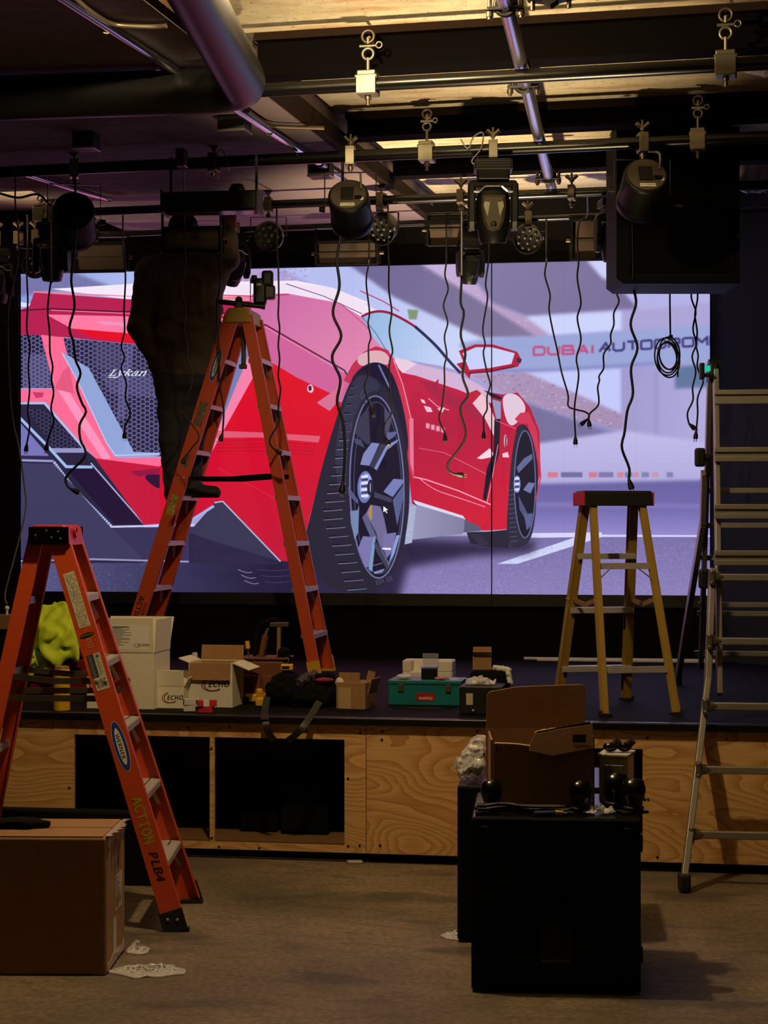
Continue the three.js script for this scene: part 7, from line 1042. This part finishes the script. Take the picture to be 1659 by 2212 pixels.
{ // open box on the subwoofer
  const o = thing('open_cardboard_box', 'tall open cardboard box with torn flaps on the front subwoofer', 'box', null, L1(-0.06, -0.44), -0.08 + 0.06), k = pm(-s1.z + 0.25), w = 228 * k, h = 150 * k, d = 0.30, th = 0.007, m = M.card;
  const wall = (pts, name, mm = m) => { const g = extrude(pts, th, 0.001); g.translate(0, 0, -th / 2); return g; };
  part(o, 'front_wall', boxUV(wall([[-w * 0.44, 0], [w / 2, 0], [w / 2 - 0.005, h * 0.98], [w * 0.2, h * 0.93], [-w * 0.05, h * 0.82], [-w * 0.1, h * 0.87], [-w * 0.46, h * 0.9]]).translate(0, 0, d / 2)), m);
  part(o, 'back_wall', boxUV(box(w, h, th, 0, h / 2, -d / 2)), m); part(o, 'side_wall', boxUV(box(th, h, d, w / 2, h / 2, 0)), m); part(o, 'side_wall', boxUV(box(th, h * 0.95, d, -w * 0.47, h * 0.475, 0)), m); part(o, 'floor_panel', boxUV(box(w * 0.96, 0.005, d * 0.97, 0.005, 0.003, 0)), m);
  part(o, 'back_flap', boxUV(wall([[-w * 0.5, 0], [w * 0.48, 0], [w * 0.49, h * 0.62], [w * 0.46, h * 0.66], [w * 0.1, h * 0.64], [-w * 0.2, h * 0.62], [-w * 0.46, h * 0.55], [-w * 0.49, h * 0.5]]).rotateX(0.05).translate(0, h, -d / 2)), m);
  part(o, 'front_flap', boxUV(wall([[w * 0.5, -0.02], [w * 0.49, h * 0.26], [w * 0.2, h * 0.2], [0, h * 0.14], [-w * 0.06, h * 0.12], [-w * 0.1, 0.0], [-w * 0.12, -h * 0.12], [w * 0.1, -0.05]]).rotateX(-0.12).translate(0, h * 0.92, d / 2 + 0.012)), m);
  part(o, 'torn_edge', (() => { const g = sdfMesh((x, y, z) => capsule(x, y, z, [-w * 0.05, h * 1.06, d / 2 - 0.012], [w * 0.49, h * 1.19, d / 2 - 0.02], 0.005, 0.005) + 0.004 * n3(x * 60, y * 60, z * 60), [-w * 0.1, h, d / 2 - 0.06], [w * 0.54, h * 1.24, d / 2 + 0.03], 0.005); return g; })(), M.cardEdge, 'pale torn edge');
  part(o, 'tape', box(w * 0.52, 0.035, 0.002, w * 0.22, h * 1.08, d / 2 - 0.001, [0, 0, 0.19]), M.black, 'strip of black tape'); part(o, 'torn_edge', tube([V(-w * 0.44, h * 0.9, d / 2), V(-w * 0.25, h * 0.89, d / 2 + 0.004), V(-w * 0.1, h * 0.86, d / 2 + 0.002)], 0.004, 5), M.cardEdge);
  part(o, 'printed_square', box(0.05, 0.03, 0.001, w * 0.36, h * 0.98, d / 2 + 0.017), M.leatherDark); for (const s of [0, 1]) part(o, 'printed_arrow', box(0.005, 0.02, 0.001, -w * 0.42 + s * 0.012, h * 0.82, d / 2 + 0.0045), M.leatherDark);
}
{ // metal tin
  const p = L1(0.235, -0.40), o = thing('metal_tin', 'shiny pale metal tin beside the open cardboard box', 'tin', null, p, -0.3), w = 0.11, h = 0.185; part(o, 'body', rb(w, h, 0.15, 0.012, 0, h / 2 + 0.001, 0), M.brownTin); part(o, 'rim', [rb(w + 0.012, 0.012, 0.162, 0.004, 0, h, 0)], M.beige); part(o, 'pressed_panel', rb(w * 0.72, h * 0.66, 0.004, 0.002, 0, h * 0.48, 0.0765), M.zinc);
  for (const [x, z, l] of [[-0.02, 0.02, 'knobbly black fitting with a loop in the metal tin'], [0.03, 0.0, 'round dark fitting lying in the metal tin']]) { const q = V(x, h + 0.007, z).applyAxisAngle(V(0, 1, 0), -0.3).add(p), t = thing('pipe_fitting', l, 'fitting', null, q, 0); part(t, 'body', [ball(0.024, 0, 0.02, 0, 1.2, 0.8, 1)], M.blackGloss); part(t, 'collar', cyl(V(0.01, 0.02, 0), V(0.03, 0.045, 0.01), 0.014, 0.016), M.leatherDark); }
}
// black bulb-shaped lamp holders on the subwoofer
const bulbShape = (o, s) => { part(o, 'shell', lathe([[0.001, 0], [0.03 * s, 0], [0.036 * s, 0.012 * s], [0.03 * s, 0.03 * s], [0.04 * s, 0.06 * s], [0.046 * s, 0.085 * s], [0.036 * s, 0.12 * s], [0.001, 0.128 * s]], 24), M.blackGloss); part(o, 'collar', torus(0.033 * s, 0.006 * s, 0, 0.02 * s, 0, [Math.PI / 2, 0, 0]), M.black); part(o, 'screw', ball(0.006 * s, 0.03 * s, 0.05 * s, 0.03 * s), M.silver); };
[[0.225, -0.24, 1.05, 'tall black lamp holder in front of the metal tin'], [0.285, -0.14, 1.0, 'black lamp holder at the corner of the front subwoofer'], [0.09, -0.12, 0.95, 'black lamp holder at the foot of the open box, corner side'], [-0.235, -0.16, 0.9, 'black lamp holder at the foot of the open box, cable side']].forEach(([x, z, s, label], i) => { const o = thing('lamp_holder', label, 'lamp holder', null, L1(x, z), 0.4 * i); bulbShape(o, s); if (i === 1) part(o, 'base', rb(0.1, 0.01, 0.07, 0.003, -0.005, 0.0055, 0), M.black); });
{ const o = thing('cable_bundle', 'bundle of black cable ends lying on the front subwoofer', 'cables'); for (let i = 0; i < 9; i++) { const y = 0.008 + (i % 3) * 0.011, a = L1(-0.27 + rr(0, 0.02), -0.05 - i * 0.006), b = L1(-0.12 + rr(-0.02, 0.02), -0.08 + rr(-0.02, 0.02)), c = L1(0.04 + rr(-0.04, 0.04), -0.08 + rr(-0.02, 0.03)); for (const v of [a, b, c]) v.y += y; const w = part(o, 'cable', tube([a, lerpV(a, b, 0.5).add(V(0, 0.008, 0)), b, c], 0.005, 6, 4), M.cord); part(w, 'connector', cyl(a, a.clone().add(V(-0.025, 0.0, 0.004)), 0.008, 0.008, 8), M.rubber); } }
{ const o = thing('stripping_tool', 'blue tool with a yellow tip lying on the front subwoofer', 'tool', null, L1(-0.03, -0.035), 0.2); part(o, 'handle', cyl(V(-0.05, 0.011, 0), V(0.03, 0.011, 0), 0.01, 0.01), M.navy); part(o, 'tip', cyl(V(0.03, 0.011, 0), V(0.06, 0.011, 0), 0.012, 0.007), M.bootYellow); }
{ const q = L1(0.16, -0.10); const g = sdfMesh((x, y, z) => Math.max(Math.hypot(x / 1.3, z) - 0.045 + 0.012 * n3(x * 40, y * 40, z * 40), Math.abs(y - 0.006 - 0.022 * cl(n3(x * 22, 0, z * 22))) - 0.004), [-0.09, -0.01, -0.08], [0.09, 0.06, 0.08], 0.005); g.translate(q.x, q.y + 0.004, q.z); single('clear_bag', 'crumpled clear bag on the front subwoofer between the lamp holders', 'bag', g, M.plastic); }
{ // clear bags with parts on the rear subwoofer
  const q = V(sb2.x + 0.075, SH + 0.016, sb2.z - 0.2), f = (x, y, z) => Math.max(capsule(x, y, z, [-0.0, 0.055, 0], [0.03, 0.14, -0.02], 0.072, 0.04) + 0.03 * (Math.abs(n3(x * 13, y * 13, z * 13)) - 0.25) + 0.012 * (Math.abs(n3(x * 34, y * 34, z * 34)) - 0.2), 0.001 - y), g = sdfMesh(f, [-0.13, -0.01, -0.12], [0.14, 0.25, 0.12], 0.006);
  const o = thing('parts_bag', 'crumpled clear bag of black parts on the rear subwoofer', 'bag', null, q); part(o, 'bag', g, M.plastic); part(o, 'contents', [ball(0.04, 0.0, 0.045, 0.01, 1.1, 0.8, 1), rb(0.06, 0.03, 0.04, 0.006, 0.02, 0.1, 0)], M.blackGloss);
}
for (const [px, py] of [[976, 1963]]) { const q = onY(px, py, 0); single('paper_speck', 'tiny white scrap on the floor near the subwoofers', 'scrap', rb(0.008, 0.004, 0.006, 0.001, q.x, 0.0025, q.z), M.white); }
renderer.render(scene, camera);
